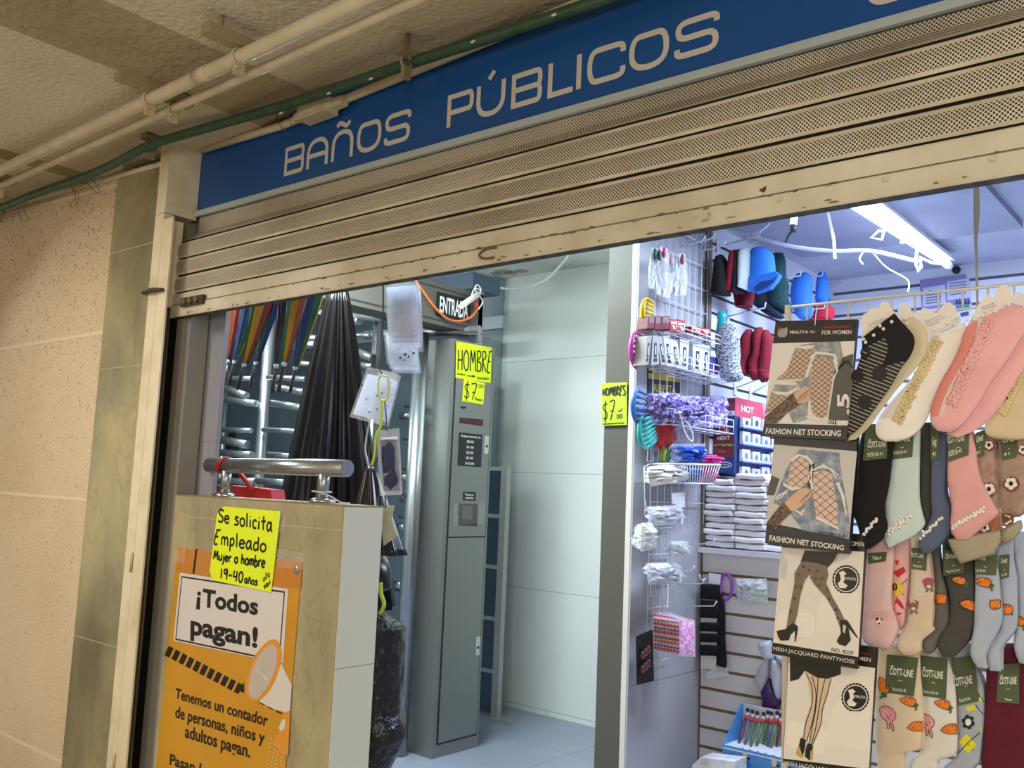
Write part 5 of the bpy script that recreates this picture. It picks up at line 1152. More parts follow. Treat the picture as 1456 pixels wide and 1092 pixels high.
knit('crimson knitted hat below the narrow blue mitten', 'knitted_hat', 'hat', [((325,212),(400,206)),((312,250),(424,240)),((304,288),(405,288))], WOOL('#c01f46'), KO2, -1.64, .04)
MEL = speckle('grey_melange', ['#2e3238', '#8b95a6', '#c3cad6'], 90, (1, 1, 2.2), .95, (.38, .62))
knit('grey melange knitted scarf hanging beside the top basket', 'scarf', 'scarf', [((925,840),(1000,835)),((895,900),(1028,890)),((882,980),(1040,980)),((880,1050),(1045,1060)),((900,1110),(1040,1120)),((910,1180),(1055,1190)),((930,1240),(1058,1232)),((955,1262),(1040,1258))], MEL, KO, -1.70, .05)
CR = WOOL('#7d0c26', '#6b0a20'); GG = 'dark red gloves on the slat wall'
knit('dark red glove, leftmost of three on the slat wall', 'glove', 'glove', [((1095,885),(1135,875)),((1065,960),(1150,930)),((1055,1040),(1145,1040)),((1050,1130),(1112,1130)),((1055,1175),(1112,1195)),((1080,1212),(1112,1205))], CR, KO, -1.70, .045, GG)
knit('dark red glove, middle of three on the slat wall', 'glove', 'glove', [((1165,870),(1215,860)),((1155,950),(1225,930)),((1160,1050),(1215,1050)),((1125,1130),(1198,1125)),((1130,1200),(1202,1200)),((1142,1250),(1195,1240))], CR, KO, -1.66, .045, GG)
knit('dark red glove, rightmost of three, half behind the stocking pack', 'glove', 'glove', [((1225,885),(1260,880)),((1225,950),(1290,950)),((1215,1050),(1290,1060)),((1200,1120),(1285,1130)),((1196,1200),(1262,1200)),((1212,1268),(1265,1240))], CR, KO, -1.63, .045, GG)
for px, X, lab in (((1138,392), -1.66, 'white display hook carrying the wide blue mitten'), ((1169,392), -1.64, 'white display hook carrying the narrow blue mitten'), ((1172,438), -1.62, 'white display hook carrying the crimson hat')):
    c = PX(px, X); b = MB(); b.tube([Vector((SX + .002, c.y, c.z)), c, c + Vector((.004, 0, .02))], .003, 6); tag(b.build('slat_hook', WIRE), lab, 'hook', 'display hooks on the slat wall')
WH = []
for i, (a_, c_) in enumerate((((1034.6,450),(1087.5,437.5)), ((1045,552),(1089,535)), ((1067,560),(1092,546)), ((1020,351),(1080,335)), ((1003,346),(1028,321)), ((1178,413),(1199,404)))):
    P0 = PX(a_, SX + .002); P1 = PY(c_, P0.y); b = MB(); b.tube([P0, P1, P1 + Vector((.004, 0, .022))], .0035, 6); b.box(P0.x, P0.x + .004, P0.y - .012, P0.y + .012, P0.z - .03, P0.z + .03)
    tag(b.build('slat_hook', WIRE), ('white display hook between the hats and the red gloves', 'white display hook under the red gloves', 'short white display hook below the red gloves', 'white display hook carrying the knitted hats', 'white display hook near the top of the corner post', 'white display hook at the rear corner of the slat wall')[i], 'hook', 'display hooks on the slat wall')
# ---------------------------------------------------------------- goods hanging on the counter front
CF = SYF
def rowthing(name, label, cat, rows, m, o, Y, d, part, par=None, amp=.05, seed=3, p=2.2, endk=.4):
    R = [((o[0] + a[0]*o[2], o[1] + a[1]*o[2]), (o[0] + c[0]*o[2], o[1] + c[1]*o[2])) for a, c in rows]
    rg = rows3(R, Y, d, max(12, len(R)*4), 16, amp, seed, p, endk); t = par or thing(name, label, cat, rg[-1][0])
    b = MB(); b.loft(rg); b.build(part, m, t); return t
LO = (880, 860, .16484)
t = thing('sock_pack', 'black socks banded with white paper hanging on the counter front', 'sock pack', PY((1010, 955), 3.38))
for i, (y0, y1) in enumerate(((-180,-50),(-40,110),(150,225),(245,320),(345,435))):
    P = PxPlane(3.375 + .004*i, *LO); rg = rows3([((LO[0] + (708-i)*LO[2], LO[1] + y0*LO[2]), (LO[0] + 868*LO[2], LO[1] + (y0+6)*LO[2])), ((LO[0] + (705-i)*LO[2], LO[1] + (y0+y1)/2*LO[2]), (LO[0] + 866*LO[2], LO[1] + (y0+y1)/2*LO[2])), ((LO[0] + 706*LO[2], LO[1] + y1*LO[2]), (LO[0] + (850-i*5)*LO[2], LO[1] + (y1+4)*LO[2]))], 3.385, .016, 9, 14, .04, i, 3, .5)
    b = MB(); b.loft(rg); b.build('folded_sock', M('#0c0c14', .9), t)
b = MB(); P = PxPlane(3.39, *LO)
for y0, y1 in ((105,160),(220,262),(312,362),(430,555)): b.obox([P.at(*q) for q in ((708,y0),(848,y0+16),(838 if y1 < 500 else 828,y1+2),(703,y1))], (0, .012, 0))
b.build('paper_band', M('#d8d6d0', .6), t)
b = MB(); b.loft(rows3([((LO[0] + a*LO[2], LO[1] + y*LO[2]), (LO[0] + c*LO[2], LO[1] + (y+10)*LO[2])) for a, c, y in ((850,905,-120),(850,915,100),(845,915,300),(835,928,480),(850,920,545))], 3.40, .012, 14, 12, .03, 2, 3, .4)); b.build('sock_leg', M('#0c0c12', .9), t)
b = MB(); b.obox([P.at(*q, .002) for q in ((830,520),(930,550),(940,610),(760,640),(740,600))], (0, .01, 0)); b.build('film_end', CLEARW, t)
b = MB(); a_ = PY((1000, 824), 3.36); b.tube([(a_.x, SYF, a_.z), (a_.x, 3.34, a_.z), (a_.x, 3.33, a_.z + .02)], .003, 6); b.build('hook', WIRE, t)
b = MB(); P = PxPlane(3.385, 850, 660, .1923); b.obox([P.at(*q) for q in ((820,805),(908,815),(900,895),(822,880))], (0, .004, 0)); tag(b.build('hang_card', M('#e7e8ee', .6)), 'small white card hanging above the banded black socks', 'card')
t = thing('headband', 'purple ring headband hanging behind the black socks', 'headband', PY((1033, 860), 3.40)); b = MB(); b.tube([P.at(950 + 42*math.cos(a), 905 + 95*math.sin(a), -.015) for a in [math.pi*2*i/24 for i in range(24)]], .006, 8, closed=True); b.build('band', M('#9a4bc4', .4), t)
t = thing('clip_packet', 'clear packet with dark and green hair clips on the counter front', 'packet', PY((1070, 860), 3.38))
c, ux, uz, w, h = span([(850 + x*.1923, 660 + y*.1923) for x, y in ((1020,850),(1245,840),(1262,1030),(1025,1010))], 3.37)
b = MB(); lump(b, c, ux, uz, w, h, .03, 0, 9, 7, .6); b.build('film', CLEARW, t)
b = MB(); b.obox([P.at(*q, .004) for q in ((1028,895),(1118,905),(1115,1015),(1022,1000))], (0, .004, 0)); b.build('dark_card', M('#4a3638', .5), t)
b = MB(); b.obox([P.at(*q, .004) for q in ((1125,905),(1225,910),(1225,1020),(1122,1015))], (0, .004, 0)); b.build('green_card', M('#a9c29a', .5), t)
SAT = M('#b9bccb', .28, bump=(18, .3, .02)); SATP = M('#3d1f66', .3, bump=(18, .3, .02))
t = rowthing('satin_bow', 'silver satin hair bow with a purple tail on the counter front', 'hair bow', [((1200,320),(1310,302)),((1215,380),(1330,365)),((1240,440),(1345,425)),((1272,475),(1345,470))], SAT, LO, 3.37, .03, 'knot', amp=.12)
rowthing(0, 0, 0, [((1265,465),(1305,465)),((1205,570),(1300,560)),((1175,640),(1292,620)),((1228,745),(1252,722))], SAT, LO, 3.385, .022, 'tail', t, .12, 8)
rowthing(0, 0, 0, [((1320,468),(1375,478)),((1318,580),(1410,560)),((1330,690),(1412,650)),((1368,815),(1392,805))], SAT, LO, 3.365, .022, 'tail', t, .12, 9)
rowthing(0, 0, 0, [((1290,640),(1312,632)),((1228,745),(1345,720)),((1238,820),(1390,815)),((1228,915),(1385,895)),((1262,955),(1335,945))], SATP, LO, 3.392, .02, 'purple_tail', t, .12, 10)
t = rowthing('satin_bow', 'second silver satin hair bow, half behind the stocking packs', 'hair bow', [((1345,430),(1470,440)),((1390,480),(1480,500)),((1440,540),(1475,545))], SAT, LO, 3.375, .03, 'knot', amp=.12)
rowthing(0, 0, 0, [((1440,540),(1480,545)),((1405,620),(1500,620)),((1410,700),(1500,690)),((1450,760),(1490,755))], SAT, LO, 3.38, .022, 'tail', t, .12, 12)
rowthing(0, 0, 0, [((1405,530),(1460,540)),((1410,580),(1450,580)),((1425,610),(1445,610))], M('#15131a', .4), LO, 3.395, .01, 'dark_tail', t, .1, 13)
# pen box
PO = (980, 940, .13736); YP = 3.24
t = thing('pen_box', 'light blue display box of pens at the foot of the counter', 'box', PY((1070, 1085), YP))
Fp = PxPlane(3.18, *PO)
fl, frr = Fp.at(345, 862), Fp.at(1010, 1000); zf = fl.z
bk = PX((1056, 1000), fl.x); YB = bk.y; zt3 = bk.z
b = MB(); b.obox([fl, Vector((frr.x, 3.18, zf)), Vector((frr.x, 3.18, zf - .045)), Vector((fl.x, 3.18, zf - .045))], (0, .004, 0)); b.build('front_panel', BLU, t) if False else None
BLU = M('#4b8fd4', .45); BLW = M('#dfe6ee', .5)
b = MB(); b.box(fl.x, frr.x, 3.18, 3.184, zf - .042, zf); b.build('front_panel', BLU, t)
b = MB(); b.box(fl.x, frr.x, 3.1788, 3.18, zf - .012, zf - .008); b.build('front_line', BLW, t)
b = MB(); b.box(fl.x + .001, frr.x, 3.184, YB, zf - .006, zf - .002); b.build('pen_tray', BLW, t)
b = MB()
for i in range(6): c = Vector((fl.x + .07 + .03*i, 3.196, zf - .0015)); b.face([c + Vector((.005*math.cos(a), .005*math.sin(a), 0)) for a in [math.pi*2*k/8 for k in range(8)]])
b.build('pen_holes', M('#3b4658', .8), t)
b = MB(); b.obox([Vector((fl.x, YB, zf - .04)), Vector((fl.x, YB, zt3)), Vector((fl.x, YB - .02, zt3)), Vector((fl.x, 3.184, zf)), Vector((fl.x, 3.184, zf - .04))], (.003, 0, 0)); b.build('side_panel', BLU, t)
b = MB(); b.box(fl.x, frr.x, YB, YB + .003, zf - .04, zt3); b.build('back_panel', M('#cfd5dd', .5), t)
b = MB(); b.box(fl.x + .03, frr.x, 3.186, YB, .62 if zf > .7 else 0, zf - .042); b.build('box_base', BLU, t)
b = MB()
for u in (.09, .20, .31): c = Vector((fl.x + u, 3.1785, zf - .022)); b.face([c + Vector((.011*math.cos(a), -.0004, .013*math.sin(a))) for a in [math.pi*2*k/12 for k in range(12)]], 0); b.face([c + Vector((.013 + .006*math.cos(a), -.0008, -.006 + .006*math.sin(a))) for a in [math.pi*2*k/10 for k in range(10)]], 1)
b.build('front_printing', [M('#d9c0a6', .5), M('#20242c', .5)], t)
pens = list(zip(((605,545),(655,560),(705,575),(770,585),(815,570),(850,580),(910,575),(950,600),(988,600)), ((515,850),(580,865),(640,885),(700,880),(770,860),(815,885),(850,900),(905,885),(960,880)), ('#6a3f56', '#566b58', '#4f6a4e', '#55794a', '#5a7a4c', '#4c5a6e', '#54744c', '#6d3b40', '#4f7a58')))
for i, (a, c, col) in enumerate(pens):
    p0 = PZ((980 + c[0]*.13736, 940 + c[1]*.13736), zf - .001); p1 = PY((980 + a[0]*.13736, 940 + a[1]*.13736), YB - .012 - .004*(i % 2))
    t2 = thing('pen', f'pen with a red and white cap, {("first","second","third","fourth","fifth","sixth","seventh","eighth","ninth")[i]} from the left in the blue box', 'pen', p0, 'pens standing in the blue box')
    b = MB(); b.tube([p0, p0.lerp(p1, .12), p0.lerp(p1, .8)], [.003, .0062, .0066], 8); b.build('barrel', M(col, .4), t2)
    b = MB(); b.tube([p0.lerp(p1, .78), p0.lerp(p1, .93)], .0082, 8); b.build('cap_band', M('#b8343e', .4), t2)
    b = MB(); b.tube([p0.lerp(p1, .93), p1.lerp(p0, -.03)], [.0072, .005], 8); b.build('cap', M('#e6e3e6', .4), t2)
    b = MB(); b.ball(p1 + Vector((.0, .0, .014)), .008, 0, 7); b.build('topper', M('#231c22', .6), t2)
b = MB(); P = PxPlane(3.08, *PO); q = [P.at(*z_) for z_ in ((30,1075),(120,995),(470,1040),(480,1300),(20,1300))]; b.obox(q, (0, .09, 0)); tag(b.build('white_carton', M('#d4d6da', .45, var=(20, '#aab2c0', .5, .7))), 'white carton at the bottom edge left of the pen box', 'carton')
# ---------------------------------------------------------------- rear wall papers, lamp, wires
RP = PxPlane(BY - .004, 1076, 380, .26099)
t = thing('notice', 'lilac notice with white sheets pinned on the rear wall of the stall', 'notice', RP.at(1030, 330))
b = MB(); b.obox([RP.at(*q) for q in ((888,70),(1140,38),(1185,330),(905,335))], (0, .002, 0)); b.build('backing_sheet', M('#8f86c0', .6), t)
for q in (((905,112),(1025,92),(1030,200),(905,215)), ((1035,78),(1158,60),(1166,165),(1038,180)), ((930,230),(1170,195),(1180,320),(935,330))):
    b = MB(); b.obox([RP.at(*p, .002) for p in q], (0, .001, 0)); b.build('sheet', M('#c4cbe6', .6), t)
b = MB()
for y in (150, 165, 180, 195): d_stroke(b, RP, [(920, y + 3), (1005, y - 8)], .006, 0, .004)
for y in (90, 105, 120, 135, 150): d_stroke(b, RP, [(1050, y), (1140, y - 12)], .005, 0, .004)
d_ell(b, RP, 948, 135, 14, 10, 1, .0045); d_stroke(b, RP, [(970,138),(1010,132)], .012, 1, .0045)
for x in range(1085, 1165, 16): d_stroke(b, RP, [(x, 200), (x + 4, 175), (x + 9, 199)], .008, 2, .005)
d_stroke(b, RP, [(1085,225),(1160,212)], .03, 1, .005); d_stroke(b, RP, [(1110,260),(1155,250)], .02, 2, .005)
b.build('printing', [M('#6e7190', .6), M('#3d8c8a', .6), M('#39408c', .6)], t)
t = thing('tube_lamp', 'bright white tube lamp under the ceiling of the stall', 'lamp', (-1.2, 3.97, 2.54))
A0, A1 = PZ((1205, 288), 2.535), PZ((1347, 376), 2.535)
GLOW = M('#dbe9ff', .4, emit=9.0)
b = MB(); b.tube([A0 + Vector((.0, -.25, 0)), A1], .017, 12); b.build('tube', GLOW, t)
b = MB(); b.box(A1.x - .028, A1.x + .028, A0.y - .2, A1.y + .02, 2.553, 2.572); b.build('batten', M('#dfe6f2', .5), t)
b = MB(); b.tube([A1 + Vector((0, -.01, 0)), A1 + Vector((0, .03, 0))], .019, 12); b.build('end_cap', M('#e6edf5', .4), t)
t = thing('small_lamp', 'small bright lamp bulb under the ceiling above the hats', 'lamp', PZ((1129, 320), 2.5))
a_, c_ = PY((1131, 296), 3.3), PY((1128, 319), 3.3); b = MB(); b.tube([a_, c_], .013, 10); b.build('bulb', GLOW, t)
b = MB(); b.tube([PY(tuple(p), 3.3) for p in catmull([(1128,320),(1126,328),(1121,336),(1117,345)], 10)], .005, 6); b.tube([c_, c_ + Vector((0, 0, -.03))], .012, 8); b.build('lamp_cord', M('#2b2e38', .5), t)
Yc = 3.55
b = MB()
for q, r in (([(1020,318),(1050,329),(1080,339),(1130,351),(1185,357),(1240,357),(1296,370),(1310,372)], .008), ([(1060,338),(1085,326),(1095,316)], .004), ([(1174,292),(1180,318),(1185,340),(1186,358),(1187,368)], .008), ([(1228,357),(1222,368),(1227,376)], .004), ([(1240,358),(1260,380),(1290,398),(1291,415)], .003)): b.tube([PY(tuple(p), Yc) for p in catmull(q, 24)], r, 6)
tag(b.build('ceiling_cable', M('#dbe2f2', .5)), 'white cable sagging across the ceiling of the stall', 'cable')
t = thing('lamp_cable', 'looped white flex hanging from the tube lamp', 'cable', PY((1290, 345), 3.6))
for q in ([(1258,322),(1254,341),(1238,338),(1250,328),(1258,330)], [(1304,352),(1302,375),(1306,387),(1310,380),(1308,366),(1325,374),(1345,376)], [(1280,345),(1300,343),(1303,352)]): b = MB(); b.tube([PY(p, 3.6) for p in q], .006, 6); b.build('cable_loop', M('#dbe2f2', .5), t)
b = MB(); b.obox([PY(p, 2.3) for p in ((1384,250),(1391,250),(1393,300),(1389,345),(1391,440),(1388.5,440),(1385,345),(1384,300))], (0, .004, 0)); c = PY((1387.5, 250), 2.302); b.tube([c + Vector((0, 0, -.01)), Vector((c.x, c.y, 2.6))], .004, 6); tag(b.build('strap', M('#c4c2b6', .7)), 'grey beige strap hanging down behind the sock rack', 'strap')
b = MB(); c = PY((1360, 384), BY - .02); b.tube([c, c + Vector((0, -.01, 0)), c + Vector((0, -.03, -.0))], [.02, .02, .012], 12); tag(b.build('wall_sensor', DARK), 'small black round sensor high on the rear wall', 'sensor')
# ---------------------------------------------------------------- sock rack at the front of the stall
S5, S6, S7 = (1076, 380, .26099), (1076, 600, .26099), (1076, 807, .26099)
RY = 1.715
t = thing('sock_rack', 'white wire rack carrying the rows of socks and stocking packs', 'rack', (-.45, RY, 0))
b = MB(); ra, rb_ = PY((1119, 437), RY), PY((1560, 392), RY)
b.tube([ra, rb_], .003, 6); b.tube([ra + Vector((0, 0, -.035)), rb_ + Vector((0, 0, -.035))], .002, 6)
for k in range(14): p = ra.lerp(rb_, k/13); b.tube([p, p + Vector((0, 0, -.035))], .002, 5)
b.build('top_rail', M('#d9d3c2', .4), t)
for z in (1.46, 1.26, 1.10): b = MB(); b.tube([(ra.x, RY, z), (rb_.x, RY, z)], .003, 6); b.build('cross_rail', M('#d9d3c2', .4), t)
for x in (ra.x + .002, rb_.x): b = MB(); b.box(x - .005, x + .005, RY - .004, RY + .004, 0, ra.z + .004); b.build('upright', M('#d9d3c2', .4), t)
for x in (ra.x, rb_.x): b = MB(); b.box(x - .012, x + .012, RY - .2, RY + .2, 0, .02); b.build('foot', M('#d9d3c2', .4), t)
def net(name, skin, line, per, wid, rot=(.62, .78)):
    m, nt, bb = base(name, skin, .45); tc = N(nt, 'ShaderNodeTexCoord'); outs = []
    for sgn in (1, -1):
        dt = N(nt, 'ShaderNodeVectorMath', operation='DOT_PRODUCT'); dt.inputs[1].default_value = (rot[0]*sgn/per, 0, rot[1]/per); nt.links.new(tc.outputs['Object'], dt.inputs[0])
        fr = N(nt, 'ShaderNodeMath', operation='FRACT'); nt.links.new(dt.outputs['Value'], fr.inputs[0])
        lt = N(nt, 'ShaderNodeMath', operation='LESS_THAN', i1=wid); nt.links.new(fr.outputs[0], lt.inputs[0]); outs.append(lt.outputs[0])
    mx = N(nt, 'ShaderNodeMath', operation='MAXIMUM'); nt.links.new(outs[0], mx.inputs[0]); nt.links.new(outs[1], mx.inputs[1])
    mc = N(nt, 'ShaderNodeMixRGB'); mc.inputs[1].default_value = lin(skin); mc.inputs[2].default_value = lin(line); nt.links.new(mx.outputs[0], mc.inputs[0]); nt.links.new(mc.outputs[0], bb.inputs['Base Color'])
    return m
NET = net('fishnet_print', '#c8ab93', '#1d1916', .0068, .14); NETB = net('wide_fishnet_print', '#d8b9a8', '#1d1916', .0105, .09); FINE = net('fine_mesh_print', '#a08b74', '#4a4036', .0024, .34); SHEER = M('#cdb698', .45)
PBK, PBG, PBG2 = M('#1c1a18', .35), M('#ddd7cf', .4), M('#c4c0ba', .4)
ART = [PBK, PBG, M('#84888a', .45, var=(70, '#b4b6b4', .42, .66)), NET, M('#cfa98c', .45), M('#e5ddd0', .45), M('#55544f', .45), M('#7a6350', .45, var=(300, '#4a3a30', .45, .55)), PBG2, M('#6f7b8c', .45, var=(60, '#aab3be', .42, .68)), NETB, M('#d6ad8e', .45), FINE, M('#e2dbcf', .4), M('#b3392f', .45), M('#dcd5ca', .4), M('#c2a14b', .4), SHEER, M('#9b9894', .45)]
def pack(label, corners, o, Y, th=.011):
    P = PxPlane(Y, *o); q = [P.at(*c) for c in corners]
    t = thing('stocking_pack', label, 'pack', (q[3] + q[2]) / 2)
    b = MB(); b.obox(q, (0, th, 0)); b.build('box', PBK, t)
    return t, P
def emblem(b, P, cx, cy, r, h):
    pts = []
    for i in range(48): a = math.pi*2*i/48; k = r * (1.0 if i % 2 else .93); pts.append((cx + k*math.cos(a), cy + k*math.sin(a)*1.05))
    d_poly(b, P, pts, 0, h); ribbon(b, [P.at(x, y, h + .0003) for x, y in ell(cx, cy, r*.83, r*.86, 28)], P.n, .0016, 13, True)
    d_poly(b, P, [(cx-r*.52,cy-r*.5),(cx-r*.2,cy-r*.62),(cx+r*.02,cy-r*.4),(cx-r*.15,cy-r*.28),(cx-r*.42,cy-r*.3)], 13, h + .0003)
    d_poly(b, P, [(cx-r*.42,cy-r*.3),(cx-r*.15,cy-r*.28),(cx-r*.08,cy-r*.0),(cx-r*.22,cy+r*.2),(cx+r*.1,cy+r*.42),(cx-r*.05,cy+r*.62),(cx-r*.45,cy+r*.6),(cx-r*.6,cy+r*.3),(cx-r*.38,cy+r*.05)], 13, h + .0003)
    d_text(b, P.quad((cx-r*.02,cy-r*.2),(cx+r*.72,cy-r*.12),(cx+r*.72,cy+r*.1),(cx-r*.02,cy+r*.0)), 'MAUYA', 0, 0, 1, 1, 13, .01, h + .0003)
    d_poly(b, P, [(cx-r*.35,cy+r*.95),(cx+r*.35,cy+r*.98),(cx+r*.2,cy+r*1.2),(cx-r*.2,cy+r*1.18)], 13, h + .0003)
def tat(b, P, pts, m=5, h=.0016, w=.0022, seed=1):
    rr = random.Random(seed)
    for k in range(3): d_stroke(b, P, [(x + rr.uniform(-9, 9), y + rr.uniform(-9, 9)) for x, y in pts], w, m, h + .0002*k)
def header(b, P, q, h=.0006):
    f = P.quad(*q)
    d_poly(b, f, [(.0,.30),(.02,.12),(.05,.22),(.09,.22),(.12,.1),(.135,.3),(.135,.7),(.1,.85),(.03,.85),(.0,.7)], 18, h); d_poly(b, f, [(.0,.28),(.03,.1),(.045,.3),(.03,.45)], 14, h + .0002)
    d_text(b, f, 'MAUYA', .17, .38, .42, .62, 13, .01, h); d_text(b, f, 'MEX', .44, .42, .51, .6, 13, .0, h); d_text(b, f, 'FASHION BASIC', .62, .1, .97, .28, 14, .0, h); d_text(b, f, 'FOR WOMEN', .6, .42, .98, .72, 13, .01, h)
# pack A
t, P = pack('top stocking pack with fishnet knees and ripped pale jeans', ((103,292),(545,284),(488,940),(30,920)), S5, 1.505); b = MB()
d_poly(b, P, [(86,415),(535,402),(497,862),(40,850)], 1, .0004)
d_poly(b, P, [(440,500),(527,470),(497,862),(385,852)], 6, .0007)
d_poly(b, P, [(215,428),(330,408),(455,404),(468,480),(445,560),(415,600),(290,520),(230,470),(170,545)], 2, .0008)
d_poly(b, P, [(290,540),(300,500),(285,660),(275,830),(200,850),(100,640),(250,615)], 2, .0007)
d_poly(b, P, [(105,625),(225,632),(235,690),(170,690),(80,780),(42,800),(75,690)], 2, .0008)
d_poly(b, P, [(198,470),(232,452),(298,450),(285,540),(258,608),(105,613),(165,560)], 3, .0011)
d_poly(b, P, [(308,495),(350,488),(398,498),(415,570),(405,690),(380,812),(340,828),(300,790),(285,660)], 3, .0012)
d_poly(b, P, [(85,695),(165,688),(165,740),(100,775),(48,792)], 3, .0012)
d_poly(b, P, [(38,848),(48,810),(160,715),(215,675),(265,650),(288,668),(290,715),(240,745),(170,790),(110,850)], 7, .0016); d_poly(b, P, [(200,690),(262,647),(288,660),(292,715),(270,738),(225,742)], 4, .0019)
for k in range(4): d_stroke(b, P, [(215 + 16*k, 735 - 6*k), (235 + 14*k, 705 - 8*k), (258 + 8*k, 690 - 9*k)], .0008, 7, .0022)
for q, s in (([(210,432),(260,440),(310,430)],1), ([(295,500),(330,470),(380,465),(420,480),(440,530)],2), ([(270,600),(290,540),(300,490)],3), ([(90,685),(170,690),(230,655)],4), ([(275,815),(320,820),(370,835)],5), ([(420,500),(440,560),(425,600)],6), ([(105,630),(160,640),(220,635)],7)): tat(b, P, q, seed=s)
for k in range(7): d_stroke(b, P, [(420, 600 - 4*k), (455 + 8*k, 530 - 5*k), (470 + 10*k, 490 + 12*k)], .0014, 0 if k % 2 else 6, .0018)
d_stroke(b, P, [(420,600),(400,700),(385,850)], .0014, 5, .0019)
f = P.quad((440,862),(440,690),(508,690),(508,862)); d_text(b, f, '1.5', 0, 0, 1, 1, 13, .03, .0016)
d_text(b, P.quad((330,826),(478,836),(476,856),(328,846)), 'NO.8010-2', 0, 0, 1, 1, 13, .005, .0024)
d_text(b, P.quad((52,876),(460,888),(458,922),(48,907)), 'FASHION NET STOCKING', 0, 0, 1, 1, 13, .02, .0006)
header(b, P, ((118,318),(530,310),(522,385),(112,393))); b.build('printed_picture', ART, t)
b = MB(); b.tube([P.at(*q, .002) for q in ((318,315),(322,260),(330,215))], .0009, 5); b.build('hang_loop', M('#e9e6dc', .5), t)
# pack B
t, P = pack('second stocking pack down, a hand touching ripped blue jeans over wide fishnet', ((97,60),(548,70),(503,720),(45,660)), S6, 1.527); b = MB()
d_poly(b, P, [(94,122),(546,160),(502,638),(52,545)], 8, .0004)
d_poly(b, P, [(52,400),(80,290),(125,310),(95,400)], 6, .0006)
d_poly(b, P, [(235,148),(450,168),(455,240),(470,330),(505,520),(500,636),(250,590),(160,470),(90,440),(160,260),(200,190)], 9, .0006)
d_poly(b, P, [(195,208),(240,190),(278,200),(285,300),(270,345),(205,365),(160,345),(178,270)], 10, .0010)
d_poly(b, P, [(308,275),(350,262),(405,275),(425,380),(442,460),(440,572),(375,545),(325,510),(303,390)], 10, .0010)
d_poly(b, P, [(285,230),(318,220),(310,300),(300,370),(275,350),(285,290)], 0, .0008)
d_poly(b, P, [(150,440),(215,380),(262,358),(296,372),(298,405),(262,432),(240,465),(190,488)], 11, .0016)
for k in range(4): d_stroke(b, P, [(235 + 14*k, 440 - 10*k), (255 + 12*k, 412 - 10*k), (278 + 6*k, 398 - 8*k)], .0007, 7, .0019)
d_poly(b, P, [(58,545),(90,500),(150,430),(195,488),(140,540),(105,588)], 7, .0015)
for q, s in (([(180,205),(230,180),(280,195),(305,235)],11), ([(305,260),(360,240),(410,260),(440,300)],12), ([(150,340),(190,365),(240,365)],13), ([(330,520),(390,550),(450,580)],14), ([(100,420),(130,400),(160,380)],15), ([(440,330),(470,400),(490,500)],16), ([(300,250),(290,310),(300,360)],17), ([(215,480),(240,500),(260,480)],18)): tat(b, P, q, seed=s)
d_text(b, P.quad((345,592),(488,612),(486,634),(343,612)), 'NO.8010-A', 0, 0, 1, 1, 0, .01, .0014)
d_text(b, P.quad((72,616),(477,672),(474,700),(68,648)), 'FASHION NET STOCKING', 0, 0, 1, 1, 13, .02, .0006)
b.build('printed_picture', ART, t)
# pack C
t, P = pack('third stocking pack down, striding legs in dark starred pantyhose with black heels', ((148,-215),(594,-180),(548,553),(80,470)), S7, 1.549); b = MB()
d_poly(b, P, [(134,-110),(586,-86),(553,487),(88,408)], 15, .0004)
d_poly(b, P, [(134,-90),(170,-20),(160,60),(128,60)], 8, .0005); ribbon(b, [P.at(x, y, .0006) for x, y in arc(560, 200, 250, 250, 190, 268, 20)], P.n, .002, 5)
d_poly(b, P, arc(560, 330, 240, 310, 190, 268, 20) + [(562, 380), (330, 345)], 13, .0005)
d_poly(b, P, [(118,225)] + [(218 + 101*math.cos(a), 250 - 25*math.sin(a)) for a in [math.pi - math.pi*i/10 for i in range(11)]] + [(312,372),(290,382),(200,378),(104,362)], 5, .0008)
ribbon(b, [P.at(x, y, .001) for x, y in ell(218, 252, 99, 16)], P.n, .0008, 15, True)
d_poly(b, P, [(262,-94),(442,-82),(418,-32),(385,2),(300,-18),(238,-30)], 0, .0010); d_poly(b, P, [(420,-80),(455,-80),(425,-20)], 4, .0009)
d_poly(b, P, [(243,-32),(312,-30),(302,25),(262,70),(238,150),(222,250),(205,318),(160,345),(168,280),(185,190),(205,85),(205,30)], 12, .0013)
d_poly(b, P, [(305,-30),(382,-8),(390,40),(378,85),(412,160),(455,235),(482,292),(455,330),(425,245),(375,160),(318,98),(290,55)], 12, .0014)
for x, y in ((255,-5),(230,40),(215,105),(205,170),(185,240),(285,15),(330,20),(355,60),(340,95),(385,120),(395,170),(430,230),(440,275),(240,110),(320,60)):
    d_poly(b, P, [(x + 11*(1 if k % 2 == 0 else .4)*math.sin(k*math.pi/5), y - 11*(1 if k % 2 == 0 else .4)*math.cos(k*math.pi/5)) for k in range(10)], 0, .0018)
d_poly(b, P, [(108,345),(155,335),(195,300),(222,318),(225,330),(212,405),(206,404),(208,345),(185,365),(175,396),(130,398),(115,375)], 0, .0019)
d_poly(b, P, [(452,285),(490,285),(505,305),(552,382),(545,382),(500,330),(512,395),(485,428),(448,418),(435,400),(458,360)], 0, .0019)
d_poly(b, P, [(470,310),(488,318),(480,360),(468,350)], 17, .0022)
emblem(b, P, 487, 65, 77, .0010)
d_text(b, P.quad((410,436),(528,456),(526,476),(408,456)), 'NO. 8239', 0, 0, 1, 1, 0, .005, .0012)
d_text(b, P.quad((93,430),(535,502),(532,531),(90,457)), 'MESH JACQUARD PANTYHOSE', 0, 0, 1, 1, 13, .0, .0006)
d_text(b, P.quad((440,-150),(585,-138),(583,-115),(440,-125)), 'FOR WOMEN', 0, 0, 1, 1, 13, .005, .0006)
b.build('printed_picture', ART, t)
